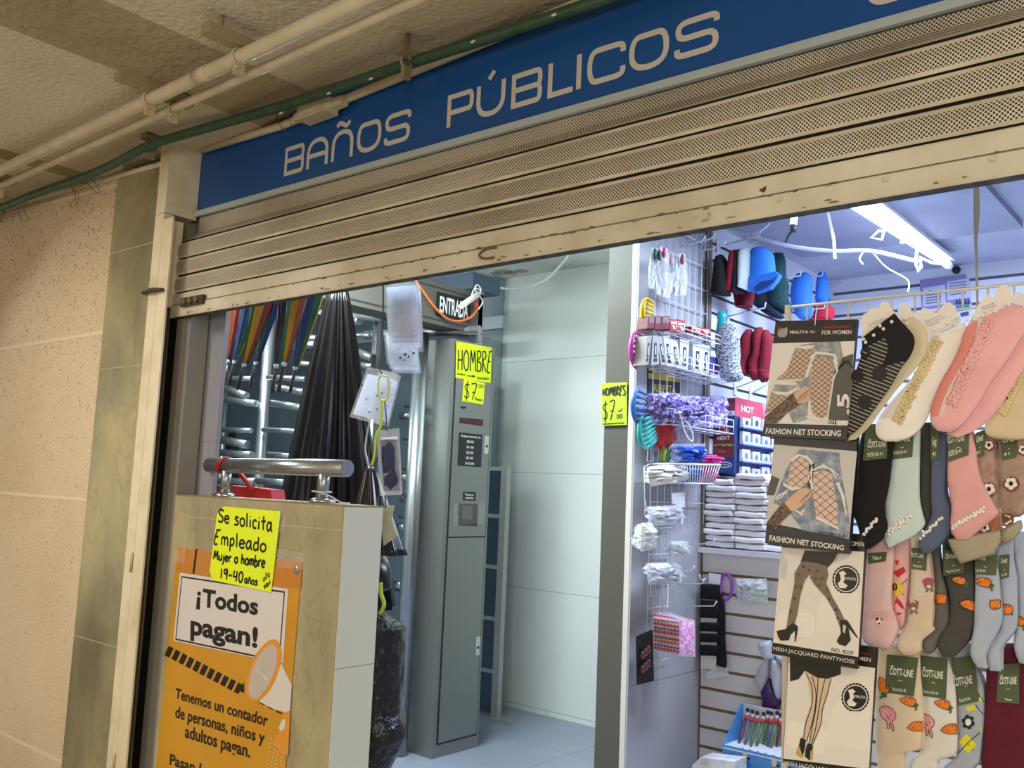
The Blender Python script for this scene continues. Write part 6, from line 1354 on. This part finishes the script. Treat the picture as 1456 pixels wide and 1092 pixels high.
# pack D
t, P = pack('lowest stocking pack, legs seen from behind in seamed tights with gold soled heels', ((182,370),(652,437),(606,1140),(140,1065)), S7, 1.571); b = MB()
d_poly(b, P, [(176,480),(645,548),(611,1098),(144,1040)], 15, .0004)
d_poly(b, P, arc(640, 1010, 270, 430, 185, 268, 20) + [(612,1000),(380,960)], 13, .0005); ribbon(b, [P.at(x, y, .0006) for x, y in arc(640, 900, 290, 330, 185, 268, 20)], P.n, .002, 5)
d_poly(b, P, [(170,835),(260,850),(250,1000),(165,965)], 5, .0006); d_poly(b, P, [(300,875),(340,868),(376,882),(368,1015),(310,1018)], 5, .0006)
d_poly(b, P, [(180,485),(458,525),(458,582),(385,606),(330,600),(262,562),(228,608),(182,620)], 0, .0012)
d_poly(b, P, [(264,560),(336,598),(328,680),(322,760),(312,830),(290,895),(272,950),(248,935),(262,840),(298,745),(285,650)], 17, .0009)
d_poly(b, P, [(332,598),(405,602),(385,690),(358,775),(352,850),(330,910),(305,965),(285,960),(300,880),(318,800),(322,760),(330,680)], 17, .0010)
for q in ([(268,575),(300,650),(300,745),(268,850),(255,930)], [(300,585),(322,680),(318,760),(300,850),(272,945)], [(372,605),(352,690),(338,775),(320,880),(298,960)], [(404,605),(384,690),(357,775),(350,850),(305,962)], [(334,600),(329,690),(320,780),(302,870),(288,955)]): d_stroke(b, P, [tuple(p) for p in catmull(q, 16)], .0013, 0, .0014)
d_poly(b, P, [(240,925),(268,940),(262,985),(248,1035),(240,1036),(215,1012),(230,965)], 0, .0017); d_poly(b, P, [(213,1005),(232,970),(250,1030),(240,1036)], 16, .0019)
d_poly(b, P, [(278,955),(305,965),(302,1045),(290,1052),(262,1030),(266,990)], 0, .0017); d_poly(b, P, [(292,1000),(302,990),(301,1046),(291,1051)], 16, .0019)
emblem(b, P, 537, 708, 78, .0010)
d_text(b, P.quad((468,1082),(590,1100),(588,1120),(466,1102)), 'NO. 8240', 0, 0, 1, 1, 0, .005, .0012)
d_text(b, P.quad((148,1052),(598,1126),(595,1155),(144,1080)), 'MESH JACQUARD PANTYHOSE', 0, 0, 1, 1, 13, .0, .0006)
d_text(b, P.quad((500,475),(622,492),(620,514),(498,497)), 'WOMEN', 0, 0, 1, 1, 13, .005, .0006); d_text(b, P.quad((520,452),(618,466),(617,478),(519,464)), 'BASIC', 0, 0, 1, 1, 14, .005, .0006)
b.build('printed_picture', ART, t)
# ---------------------------------------------------------------- socks
class Face:
    """front of a sock addressed in crop pixels; follows the bulge of the cloth"""
    def __init__(s, px, dep, Y, o): s.px, s.dep, s.Y, s.o = px, dep, Y, o; s.n = Vector((0, -1, 0)); s.k = o[2]
    def at(s, u, v, h=0.0):
        p = np.array((s.o[0] + u*s.o[2], s.o[1] + v*s.o[2])); i = int(((s.px - p)**2).sum(1).argmin())
        return PY(tuple(p), s.Y - s.dep[i] - h)
    def quad(s, tl, tr, br, bl):
        y = min((s.at(*p).y for p in (tl, tr, br, bl))); P = PxPlane(y, *s.o); return P.quad(tl, tr, br, bl)
def sock_mesh(rows, o, Y, d, fm=None, n=None, K=28, p=3.2):
    R = [((o[0] + a[0]*o[2], o[1] + a[1]*o[2]), (o[0] + c[0]*o[2], o[1] + c[1]*o[2])) for a, c in rows]
    n = n or max(16, len(R)*4); L_, R_ = catmull([r[0] for r in R], n), catmull([r[1] for r in R], n); rings = []; px = []; dep = []; rr = random.Random(int(Y*1e4) + n)
    ph = rr.uniform(0, 6)
    for i in range(n):
        v = 2*i/(n-1) - 1; e_ = max(.3, 1 - abs(v)**8); a, c = L_[i], R_[i]; ring = []
        for j in range(K):
            q = 2*math.pi*j/K; cu, su = math.cos(q), math.sin(q); cu = math.copysign(abs(cu)**(2/p), cu); su = math.copysign(abs(su)**(2/p), su)
            pt = (a + c)/2 + (c - a)/2*cu; dd = d*su*e_*(1 + .10*math.sin(v*7 + cu*2.5 + ph))
            ring.append(PY(tuple(pt), Y - dd))
            if su > 0: px.append(pt); dep.append(dd)
        for u in (-.5, 0, .5): px.append((a + c)/2 + (c - a)/2*u); dep.append(d*e_*(1 + .10*math.sin(v*7 + u*2.5 + ph)))
        rings.append(ring)
    b = MB()
    def f2(i, j): u = math.cos(2*math.pi*(j + .5)/K); u = math.copysign(abs(u)**(2/p), u); return fm(i/(n-1), u) if fm else 0
    b.loft(rings, fm=f2)
    return b, Face(np.array(px), np.array(dep), Y, o)
FAB = lambda c, c2=None: M(c, .92, bump=(260, .25, .002), var=(14, c2 or c, .4, .65))
TAGM, TAGW = M('#4d5836', .6), M('#e6e6d8', .6)
def hang_tag(t, F, q, size='SIZE:36-41', brand='COTT-LINE', bq=(.14,.30,.86,.52), sq=(.22,.78,.78,.9), lift=.002):
    f = F.quad(*q); b = MB(); b.obox([f.at(u, v, lift) for u, v in ((0,0),(1,0),(1,1),(0,1))], (0, .001, 0)); g = b.build('hang_tag', TAGM, t)
    b = MB(); d_text(b, f, brand, *bq, 0, .02, lift + .0006); d_poly(b, f, [(bq[0],bq[1]-.02),(bq[0]+.1,bq[1]-.07),(bq[0]+.12,bq[1]-.01)], 0, lift + .0006)
    d_stroke(b, f, [(.42,.64),(.58,.64)], .0007, 0, lift + .0006)
    if size: d_text(b, f, size, *sq, 0, .005, lift + .0006)
    b.build('tag_lettering', TAGW, g)
PEARL = M('#e6e1d6', .18)
def pearls(t, F, pts, r=.0042, name='pearl_trim'):
    b = MB()
    for x, y in pts: b.ball(F.at(x, y, r*.5), r, 0, 8)
    b.build(name, PEARL, t)
def line_pts(a, c, n, wob=0): return [(a[0] + (c[0]-a[0])*i/(n-1) + wob*math.sin(i*2.1), a[1] + (c[1]-a[1])*i/(n-1) + wob*math.cos(i*1.7)) for i in range(n)]
GS = 'socks hanging on the front rack'
def sock(label, rows, o, Y, d, m, fm=None, pos=None):
    b, F = sock_mesh(rows, o, Y, d, fm); q = PY((o[0] + rows[-1][0][0]*o[2], o[1] + rows[-1][0][1]*o[2]), Y)
    t = thing('sock_pair', label, 'sock', q); b.build('sock', m, t)
    if o is not S5:
        b2, _ = sock_mesh([((a[0] + 5, a[1] - 6), (c[0] + 13, c[1] - 9)) for a, c in rows], o, Y + .0145, d*.55, None); b2.build('second_sock', m, t)
    return t, F
def card(t, pts, o, Y, lines=()):
    P = PxPlane(Y, *o); b = MB(); b.obox([P.at(*q) for q in pts], (0, .0015, 0)); g = b.build('header_card', M('#e4dcd2', .6), t)
    if lines:
        b = MB()
        for a, c in lines:
            n = max(2, int(abs(c[0]-a[0])/9))
            for i in range(n): f0, f1 = i/n, (i+.6)/n; d_stroke(b, P, [(a[0]+(c[0]-a[0])*f0, a[1]+(c[1]-a[1])*f0), (a[0]+(c[0]-a[0])*f1, a[1]+(c[1]-a[1])*f1)], .0011, 0, .0006)
        b.build('card_lettering', M('#77695d', .7), g)
def scal(P):      # scalloped outline
    return [tuple(q) for q in catmull(P, len(P)*4)]
# tier one
BS = stripes('sheer_black_stripes', ['#161413', '#a39c92', '#1a1817', '#1a1817'], (.45, 0, 1), 150, .6, 22, .6)
t, F = sock('sheer black striped ankle socks with pearl cuff and round dots, beside the top pack', [((572,385),(750,250)),((574,430),(792,300)),((570,470),(850,365)),((562,500),(860,420)),((545,550),(836,485)),((525,620),(790,545)),((515,700),(736,640)),((505,780),(680,720)),((499,850),(622,800)),((494,900),(562,872)),((495,914),(525,905))], S5, 1.500, .008, [FAB('#171514'), BS], lambda v, u: 0 if v < .12 or (u > .12 and v < .43) else 1)
card(t, scal([(572,385),(570,300),(580,258),(605,245),(618,225),(645,220),(665,222),(675,195),(700,186),(722,200),(740,235),(752,255),(650,330)]), S5, 1.507, (((610,310),(690,280)), ((612,322),(700,288)), ((615,336),(670,315))))
pearls(t, F, [(705,268),(735,297),(690,336),(672,320),(637,370),(615,334),(593,409),(582,392)], .0030)
b = MB()
for x, y, r in ((592,466,30),(548,592,36),(668,578,42),(588,735,40),(760,520,0),(700,470,0)):
    if r: d_poly(b, F, [(x + r*math.cos(a)*.95, y + r*math.sin(a)) for a in [math.pi*2*i/16 for i in range(16)]], 0, .0016)
b.build('dots', M('#211f1e', .7), t)
BEI = FAB('#d1c3a2')
t, F = sock('plain beige ankle sock seen behind the black striped pair', [((770,290),(850,268)),((790,340),(906,315)),((780,420),(936,390)),((760,500),(920,475)),((690,600),(860,560)),((620,720),(776,650)),((560,820),(692,760)),((520,890),(612,870)),((490,946),(540,938))], S5, 1.516, .006, BEI)
card(t, scal([(770,290),(770,225),(790,200),(815,198),(838,225),(850,270),(820,310)]), S5, 1.524); pearls(t, F, [(813,280),(816,308)], .0030)
CRM = FAB('#ece7dc'); RUF = FAB('#d9c99d', '#c9b684')
def ruffle(t, F, a, c, w, n, m, seed):
    rr = random.Random(seed); b = MB()
    for i in range(n):
        f = i/(n-1)
        for s in (-1, 0, 1): b.ball(F.at(a[0] + (c[0]-a[0])*f + s*w*.33 + rr.uniform(-5, 5), a[1] + (c[1]-a[1])*f + s*w*.15 + rr.uniform(-5, 5), .0005), .0042, 0, 6, (1.1, .6, rr.uniform(.7, 1.3)))
    b.build('ruffle', m, t)
t, F = sock('cream ankle socks with a frilled seam, second pair in the top row', [((938,385),(1132,300)),((930,440),(1146,385)),((893,520),(1112,465)),((838,610),(1062,555)),((768,690),(1012,645)),((698,770),(962,745)),((655,840),(926,832)),((648,890),(882,892)),((664,930),(830,930)),((700,949),(770,949))], S5, 1.530, .008, [CRM, FAB('#dcd2cc')], lambda v, u: 1 if u < -.45 and v < .62 else 0)
card(t, scal([(938,385),(880,320),(852,262),(868,245),(890,240),(905,222),(935,228),(960,240),(982,250),(1000,222),(1040,190),(1072,208),(1092,245),(1108,300),(1020,345)]), S5, 1.540, (((915,298),(1010,262)), ((920,310),(1030,270)), ((930,322),(1000,296))))
pearls(t, F, [(968,338),(985,369),(1042,303),(1076,311),(1095,270)], .0030); ruffle(t, F, (985,400), (765,832), 52, 26, RUF, 1)
PNK, PNK2 = FAB('#e7b0b0', '#e0a3a2'), FAB('#de8a7e')
t, F = sock('pink ankle socks with a sheer strip and frilled seam in the top row', [((1152,312),(1392,195)),((1132,345),(1475,235)),((1110,420),(1475,330)),((1070,510),(1422,420)),((1010,612),(1352,530)),((966,710),(1272,640)),((945,790),(1212,740)),((950,850),(1130,852)),((985,892),(1060,900))], S5, 1.504, .009, [PNK, PNK2, FAB('#dcc4bd')], lambda v, u: 1 if u < -.66 and v < .8 else (2 if u < -.34 and v < .78 else 0))
card(t, scal([(1152,312),(1165,280),(1190,235),(1215,192),(1240,162),(1262,150),(1290,165),(1305,130),(1330,100),(1352,95),(1378,115),(1388,160),(1395,200),(1260,270)]), S5, 1.514, (((1225,222),(1300,190)), ((1228,234),(1290,208))))
pearls(t, F, [(1145,285),(1190,265),(1185,283),(1232,265),(1250,240),(1303,240),(1303,197),(1372,203)], .0032); ruffle(t, F, (1262,295), (1062,742), 46, 26, PNK, 2)
b, F2 = sock_mesh([((1410,330),(1520,360)),((1390,420),(1515,440)),((1360,490),(1495,500)),((1300,570),(1446,570)),((1240,670),(1385,670)),((1180,760),(1296,800)),((1110,850),(1202,882)),((1030,905),(1092,931))], S5, 1.522, .006); b.build('second_sock', PNK, t)
t, F = sock('beige frilled ankle socks cut by the right edge, top row', [((1500,470),(1660,500)),((1446,545),(1650,600)),((1380,640),(1620,700)),((1308,740),(1580,790)),((1262,820),(1545,860)),((1240,870),(1502,910)),((1258,915),(1470,932)),((1310,936),(1420,942))], S5, 1.536, .008, FAB('#d6c4a2', '#cab590'))
ruffle(t, F, (1440,560), (1340,790), 40, 14, RUF, 3); card(t, scal([(1400,230),(1385,180),(1400,150),(1425,135),(1455,145),(1500,190),(1500,260)]), S5, 1.546)
F3 = Face(F.px, F.dep*0, 1.54, S5); pearls(t, F3, [(1443,202)], .003)
# tier two
Y2 = 1.556
def chain(t, F, a, c, n): pearls(t, F, line_pts(a, c, n, 4) , .0030)
t, F = sock('black socks with pearl trim and green tag, leftmost of the second row', [((590,20),(748,50)),((560,110),(750,120)),((548,220),(737,230)),((538,330),(722,350)),((518,440),(702,440)),((516,490),(700,500)),((540,540),(714,555)),((558,600),(702,610)),((563,650),(662,660)),((582,690),(612,692))], S6, Y2, .009, FAB('#0e0d0f'))
hang_tag(t, F, ((597,10),(720,15),(710,198),(580,212)), bq=(.16,.48,.95,.66), sq=(.18,.80,.82,.90)); chain(t, F, (585,608), (655,527), 9)
t, F = sock('pale mint socks with pearl trim in the second row', [((740,60),(893,40)),((736,120),(893,100)),((728,200),(891,180)),((720,300),(889,280)),((706,380),(889,360)),((697,440),(892,430)),((700,520),(906,500)),((692,600),(918,560)),((700,650),(862,620)),((720,686),(762,668))], S6, Y2 + .014, .009, FAB('#c4d3cf'))
hang_tag(t, F, ((735,40),(858,35),(848,190),(740,205)), bq=(.14,.25,.86,.45), sq=(.08,.74,.72,.84)); chain(t, F, (702,602), (838,505), 12); chain(t, F, (720,608), (840,520), 10)
t, F = sock('dark olive socks squeezed between the mint and slate pairs', [((880,10),(962,10)),((885,200),(957,200)),((888,380),(955,400)),((893,500),(952,520)),((905,590),(940,590))], S6, Y2 + .026, .007, FAB('#3f4236'))
t, F = sock('slate blue socks with pearl trim in the second row', [((950,10),(1047,10)),((952,150),(1047,150)),((948,300),(1032,300)),((948,420),(1032,400)),((952,500),(1066,480)),((930,560),(1066,560)),((895,622),(1042,620)),((880,670),(982,690)),((905,715),(942,715))], S6, Y2 + .012, .009, FAB('#56617a'))
chain(t, F, (893,630), (1005,525), 11); hang_tag(t, F, ((950,20),(1000,25),(995,205),(950,210)), size='41', brand='NE', bq=(.2,.4,.7,.6), sq=(.2,.75,.6,.88))
t, F = sock('pink socks with silver pearl trim in the second row', [((1038,60),(1170,60)),((1042,150),(1196,150)),((1038,260),(1206,230)),((1040,330),(1226,310)),((1050,400),(1262,390)),((1060,470),(1302,460)),((1055,540),(1318,500)),((1060,600),(1252,560)),((1090,642),(1152,640))], S6, Y2 - .006, .010, FAB('#dda6a2', '#d49994'))
hang_tag(t, F, ((1042,40),(1160,30),(1155,180),(1045,218)), bq=(.0,.2,.8,.45), sq=(.02,.68,.66,.84)); chain(t, F, (1068,575), (1232,470), 14); chain(t, F, (1075,560), (1228,490), 11)
def flower(b, F, x, y, s, h=.0016):
    d_poly(b, F, ell(x + s*.1, y + s*.1, s*1.25, s*1.2, 12), 2, h); 
    for k in range(5): a = k*math.pi*2/5 + .3; d_poly(b, F, ell(x + s*.55*math.cos(a), y + s*.55*math.sin(a), s*.42, s*.42, 10), 0, h + .0003)
    d_poly(b, F, ell(x, y, s*.35, s*.38, 8), 1, h + .0006)
FLM = [M('#e7e0d6', .7), M('#1d1714', .7), M('#7b4a35', .8)]
SHB = speckle('sheer_brown', ['#8f7766', '#a98f7c', '#9c5f47'], 26, (1, 1, 1), .8, (.4, .7)); CUF = FAB('#a39880')
for lab, rows, cuff_, fl, dy, tg in (('sheer brown flowered socks with beige cuff beside the pink pair', [((1175,70),(1292,70)),((1190,200),(1302,200)),((1215,330),(1304,330)),((1240,430),(1322,430)),((1200,530),(1326,530)),((1100,610),(1328,600))], [((1040,640),(1326,588)),((1060,690),(1330,640)),((1108,772),(1295,722))], ((1265,125,26),(1265,365,34),(1242,575,28)), .006, ((1195,60),(1250,40),(1240,185),(1195,195))),
      ('sheer brown flowered socks with beige cuff, right end of the second row', [((1292,70),(1470,70)),((1300,200),(1475,190)),((1302,330),(1475,330)),((1315,430),(1475,440)),((1322,530),(1440,515))], [((1322,590),(1440,530)),((1326,640),(1447,580)),((1335,668),(1400,640))], ((1385,335,36),(1360,530,32),(1450,150,26),(1290,130,20)), .024, ((1330,50),(1420,45),(1418,190),(1340,210)))):
    t, F = sock(lab, rows, S6, Y2 + dy, .008, SHB)
    b, Fc = sock_mesh(cuff_, S6, Y2 + dy - .003, .010); b.build('cuff', CUF, t)
    b = MB(); [flower(b, F, *q) for q in fl]; b.build('flowers', FLM, t); hang_tag(t, F, tg, size='41', brand='LINE', bq=(.1,.2,.8,.4), sq=(.1,.75,.5,.87))
# tier three
Y3 = 1.604
CAR = [M('#e07a1e', .7), M('#1f1a14', .7), M('#2f6b3a', .7)]
def d_fan(b, F, pts, m, h):
    cx, cy = sum(p[0] for p in pts)/len(pts), sum(p[1] for p in pts)/len(pts)
    for i in range(len(pts)):
        p, q = pts[i-1], pts[i]; mid = lambda r: (cx + (r[0]-cx)*.5, cy + (r[1]-cy)*.5)
        c = F.at(cx, cy, h); a0, a1 = F.at(*mid(p), h), F.at(*mid(q), h); e0, e1 = F.at(*p, h), F.at(*q, h)
        up_face(b, [c, a0, a1], F.n, m); up_face(b, [a0, e0, e1, a1], F.n, m)
def carrot(b, F, x, y, s, rot=35, h=.0016, clip=None):
    r = math.radians(rot); T = lambda p: (x + s*(p[0]*math.cos(r) - p[1]*math.sin(r)), y + s*(p[0]*math.sin(r) + p[1]*math.cos(r)))
    if clip: T0 = T; T = lambda p: (min(max(T0(p)[0], clip[0]), clip[1]), T0(p)[1])
    out = [T(p) for p in [tuple(q) for q in catmull([(-1.15,.25),(-.75,-.25),(-.1,-.52),(.5,-.5),(.75,-.05),(.55,.4),(0,.5),(-.6,.48),(-1.15,.25)], 26)][:-1]]
    d_poly(b, F, [T(p) for p in ((.5,.1),(.75,.5),(.95,.35),(1.0,.7),(1.25,.6),(1.1,.2),(1.2,-.1),(.8,-.2))], 2, h)
    d_fan(b, F, out, 0, h + .0003); ribbon(b, [F.at(p[0], p[1], h + .0006) for p in out], F.n, .0009, 1, True)
    for q in (((-.1,-.5),(.0,-.2)), ((.2,-.55),(.28,-.3)), ((-.6,.2),(-.35,.22))): d_stroke(b, F, [T(p) for p in q], .0009, 1, h + .0007)
t, F = sock('light pink low socks with a tiny face print, leftmost of the third row', [((590,-190),(750,-190)),((590,-90),(750,-90)),((592,0),(746,0)),((588,80),(738,100)),((578,180),(737,200)),((570,240),(752,250)),((565,300),(772,310)),((570,350),(770,340)),((582,400),(746,400)),((622,436),(720,437))], S7, Y3, .009, FAB('#e1bdb9', '#d9b0ab'))
hang_tag(t, F, ((605,-80),(710,-85),(705,-35),(610,-20)), size=None, brand='TALLA', bq=(.25,.4,.75,.7))
b = MB()
for x in range(590, 745, 14): d_stroke(b, F, [(x, 235), (x - 4, 285)], .0008, 0, .0012)
d_poly(b, F, ell(668, 295, 16, 18), 1, .0014); d_poly(b, F, ell(656, 280, 7, 8), 2, .0016); d_poly(b, F, ell(680, 285, 7, 9), 2, .0016); d_poly(b, F, ell(668, 305, 6, 4), 2, .0018); b.build('print', [M('#c89489', .8), M('#f0e2dc', .8), M('#1c1815', .8)], t)
t, F = sock('pink socks with a red flower print beside the light pink pair', [((740,-190),(832,-190)),((740,-60),(832,-118)),((740,50),(836,20)),((738,150),(827,130)),((745,240),(814,240)),((765,300),(806,300)),((775,340),(792,340))], S7, Y3 + .016, .008, FAB('#e5b4b0'))
b = MB()
for q in ([(742,25),(800,-5),(812,20),(770,55)], [(745,230),(760,160),(785,185),(812,240),(770,262)], [(752,-40),(775,-40),(765,-5)]): d_poly(b, F, q, 0, .0014)
d_poly(b, F, ell(768, 112, 34, 42, 12), 1, .0016); d_poly(b, F, ell(752, 106, 14, 22, 10), 2, .0019); d_stroke(b, F, [(780,130),(822,170)], .001, 2, .0018); d_stroke(b, F, [(790,90),(824,60)], .001, 2, .0018); b.build('flower_print', [M('#c42f2a', .7), M('#e2c13c', .7), M('#1d1713', .7)], t)
t, F = sock('beige socks with small bear prints in the third row', [((842,-190),(948,-190)),((842,-100),(948,-95)),((840,0),(952,0)),((832,120),(966,110)),((826,220),(966,200)),((818,300),(962,310)),((790,350),(970,340)),((766,390),(902,400)),((766,440),(896,450)),((802,477),(870,475))], S7, Y3 + .004, .009, FAB('#d6c4ac', '#ccb89c'))
hang_tag(t, F, ((845,-110),(930,-100),(925,18),(845,5)), size='TALLA:35-40', brand='COTT-LINE', bq=(-.05,.25,.8,.45), sq=(.1,.78,.7,.9))
b = MB()
for x, y in ((935,95), (850,215)):
    d_poly(b, F, ell(x, y - 20, 34, 20, 12), 1, .0014); d_poly(b, F, ell(x + 2, y, 26, 26, 14), 0, .0017); d_poly(b, F, ell(x + 3, y + 8, 12, 9, 10), 2, .0020)
    for dx in (-12, 14): d_poly(b, F, ell(x + dx, y - 5, 3, 3, 6), 3, .0022)
    d_poly(b, F, ell(x + 3, y + 5, 3, 2.5, 6), 3, .0024); d_poly(b, F, ell(x - 8, y + 32, 9, 8, 8), 0, .0015); d_poly(b, F, ell(x + 20, y + 30, 9, 8, 8), 0, .0015)
b.build('bear_print', [M('#8c6a52', .8), M('#c8327e', .8), M('#e9dccb', .8), M('#1b1512', .8)], t)
t, F = sock('mid grey socks with a half hidden carrot in the third row', [((950,-190),(992,-190)),((950,-90),(992,-90)),((962,20),(1012,20)),((968,150),(1042,150)),((966,250),(1052,250)),((950,320),(1050,310)),((905,390),(1002,390)),((900,440),(972,440)),((930,470),(952,470))], S7, Y3 + .020, .008, FAB('#6f6c67', '#605d58'))
b = MB(); carrot(b, F, 1002, 170, 52, 10, clip=(970, 1034)); d_poly(b, F, ell(1055, 180, 12, 32, 10), 2, .0014) if False else None; b.build('carrot_print', CAR, t)
t, F = sock('charcoal socks with orange carrots in the third row', [((1012,-190),(1182,-190)),((1012,-80),(1182,-80)),((1020,20),(1186,20)),((1045,120),(1188,120)),((1053,220),(1186,220)),((1040,310),(1182,310)),((1000,370),(1162,390)),((986,430),(1122,440)),((1012,490),(1072,490))], S7, Y3 + .008, .009, FAB('#4a4844', '#403e3a'))
hang_tag(t, F, ((1020,-95),(1140,-105),(1130,30),(1018,45)), size='TALLA:35-40', bq=(.1,.2,.6,.35), sq=(.12,.80,.78,.9)); b = MB(); carrot(b, F, 1108, 70, 41, 20); carrot(b, F, 1162, 205, 50, 25, clip=(1100, 1187)); b.build('carrot_print', CAR, t)
LB = FAB('#adb7c6', '#a1abba')
t, F = sock('pale blue socks with orange carrots in front of the other pale blue pairs', [((1190,-190),(1302,-190)),((1190,-70),(1302,-60)),((1190,40),(1322,40)),((1188,150),(1332,150)),((1184,260),(1342,260)),((1180,340),(1322,340)),((1166,410),(1272,430)),((1166,480),(1252,490)),((1202,546),(1262,550))], S7, Y3, .009, LB)
hang_tag(t, F, ((1190,-90),(1312,-70),(1305,42),(1190,36)), size='LA:35-40', bq=(.1,.2,.5,.35), sq=(.05,.76,.5,.88)); b = MB(); carrot(b, F, 1240, 80, 48, 20); carrot(b, F, 1305, 200, 48, 180, clip=(1270, 1328)); b.build('carrot_print', CAR, t)
t, F = sock('pale blue carrot socks, second of the pale blue pairs', [((1302,-190),(1402,-190)),((1302,-60),(1402,-60)),((1320,50),(1422,50)),((1326,150),(1424,160)),((1332,260),(1424,270)),((1322,340),(1412,340)),((1262,420),(1342,430)),((1250,490),(1332,500)),((1270,562),(1332,566))], S7, Y3 + .014, .009, LB)
b = MB(); carrot(b, F, 1358, 228, 52, 15, clip=(1326, 1395)); b.build('carrot_print', CAR, t)
t, F = sock('pale blue carrot socks cut by the right edge of the third row', [((1400,-190),(1480,-190)),((1400,-60),(1480,-60)),((1418,50),(1490,50)),((1422,250),(1490,250)),((1400,400),(1490,400)),((1410,470),(1490,480)),((1430,520),(1480,530))], S7, Y3 + .026, .009, LB)
b = MB(); carrot(b, F, 1432, 290, 43, 40); b.build('carrot_print', CAR, t); hang_tag(t, F, ((1340,-70),(1395,-75),(1392,50),(1340,60)), size='35-40', brand='LINE', bq=(.2,.2,.8,.35), sq=(.2,.8,.8,.9), lift=.022)
# tier four
Y4 = 1.664
t, F = sock('beige low socks with carrots and a pink animal print, leftmost of the lowest row', [((660,420),(892,420)),((660,520),(892,500)),((650,620),(897,600)),((648,720),(906,700)),((648,820),(907,820)),((648,920),(902,920)),((650,1000),(892,990)),((655,1050),(812,1010)),((660,1120),(806,1100)),((680,1200),(792,1190))], S7, Y4 - .02, .010, FAB('#dccaae', '#d2bd9f'))
hang_tag(t, F, ((712,472),(882,490),(857,702),(702,680)), size='TALLA:35-40', bq=(.12,.33,.90,.52), sq=(.22,.84,.72,.92))
def bunny(b, F, x, y, s, h=.0016, clip=None):
    T = lambda p: (min(max(x + p[0]*s, clip[0]), clip[1]) if clip else x + p[0]*s, y + p[1]*s)
    o = [T(q) for q in [tuple(q) for q in catmull([(-.9,-1.1),(-.3,-1.3),(.4,-1.0),(.9,-.4),(.8,.2),(.5,.5),(.7,1.2),(.6,1.6),(.35,1.0),(.2,.6),(.15,1.3),(-.05,1.2),(-.1,.5),(-.5,.2),(-.9,-.5),(-.9,-1.1)], 40)][:-1]]
    d_poly(b, F, o, 0, h); ribbon(b, [F.at(p[0], p[1], h + .0004) for p in o], F.n, .0009, 1, True)
    for q in ((-.1,-.1), (.35,-.25), (.1,.1)): d_poly(b, F, [T((q[0] + .07*math.cos(a), q[1] + .09*math.sin(a))) for a in [math.pi*2*i/6 for i in range(6)]], 1, h + .0006)
BUN = [M('#e0979a', .8), M('#1f1815', .8)]
b = MB(); carrot(b, F, 692, 650, 50, 80); carrot(b, F, 832, 730, 46, 25); carrot(b, F, 880, 865, 52, 5, clip=(800, 905)); b.build('carrot_print', CAR, t); b = MB(); bunny(b, F, 715, 815, 48); b.build('animal_print', BUN, t)
t, F = sock('white low socks with carrots and a pink animal print in the lowest row', [((888,420),(1047,420)),((888,500),(1047,500)),((892,600),(1072,580)),((900,720),(1087,700)),((900,830),(1092,830)),((895,930),(1096,940)),((890,1000),(1082,1020)),((850,1040),(992,1050)),((830,1100),(987,1100)),((840,1180),(962,1180))], S7, Y4, .010, FAB('#dedad2', '#d3cec4'))
hang_tag(t, F, ((893,478),(1042,495),(1032,717),(900,697)), size='TALLA:35-40', bq=(.06,.33,.86,.52), sq=(.1,.85,.68,.92)); b = MB(); carrot(b, F, 1020, 745, 46, 25); carrot(b, F, 1066, 880, 55, 5, clip=(1000, 1091)); b.build('carrot_print', CAR, t); b = MB(); bunny(b, F, 925, 855, 46, clip=(902, 980)); b.build('animal_print', BUN, t)
t, F = sock('pale blue argyle socks with yellow diamonds and a black daisy', [((1040,420),(1192,420)),((1040,520),(1192,520)),((1070,640),(1232,620)),((1085,750),(1247,730)),((1090,850),(1242,850)),((1090,960),(1228,970)),((1085,1030),(1217,1060)),((1020,1090),(1182,1100)),((1010,1180),(1162,1180))], S7, Y4 + .014, .010, FAB('#aab1bc', '#9da4b0'))
hang_tag(t, F, ((1062,492),(1187,478),(1212,726),(1097,752)), size='TALLA:35-40', bq=(-.05,.42,.80,.60), sq=(.1,.87,.62,.94))
b = MB(); d_poly(b, F, [(1100,950),(1140,905),(1200,965),(1150,1015)], 0, .0014); d_poly(b, F, [(1135,760),(1190,745),(1195,775),(1150,785)], 0, .0014); d_poly(b, F, [(1212,880),(1228,860),(1226,905)], 0, .0014); d_poly(b, F, [(1205,720),(1225,690),(1228,735)], 0, .0014)
for q in ([(1095,900),(1150,960),(1218,1045)], [(1100,1010),(1150,955),(1215,900)], [(1180,640),(1215,700),(1238,730)], [(1190,745),(1232,800)]): d_stroke(b, F, q, .0012, 1, .0019)
for k in range(6): a = k*math.pi/3 + .3; d_poly(b, F, ell(1152 + 24*math.cos(a), 842 + 27*math.sin(a), 13, 14, 10), 1, .0019)
d_poly(b, F, ell(1152, 842, 17, 20, 10), 2, .0022); b.build('argyle_print', [M('#d9d12a', .8), M('#22242b', .8), M('#dfe0e4', .8)], t)
t, F = sock('burgundy socks with a green tag at the lower right corner', [((1250,420),(1442,420)),((1250,590),(1442,525)),((1246,700),(1475,655)),((1240,820),(1495,820)),((1236,950),(1495,950)),((1226,1060),(1495,1060)),((1220,1200),(1495,1200))], S7, Y4 + .006, .010, FAB('#5f1226', '#540e20'))
hang_tag(t, F, ((1320,530),(1432,520),(1432,742),(1306,732)), size='Maxi', bq=(.10,.33,.88,.52), sq=(.38,.88,.68,.94))
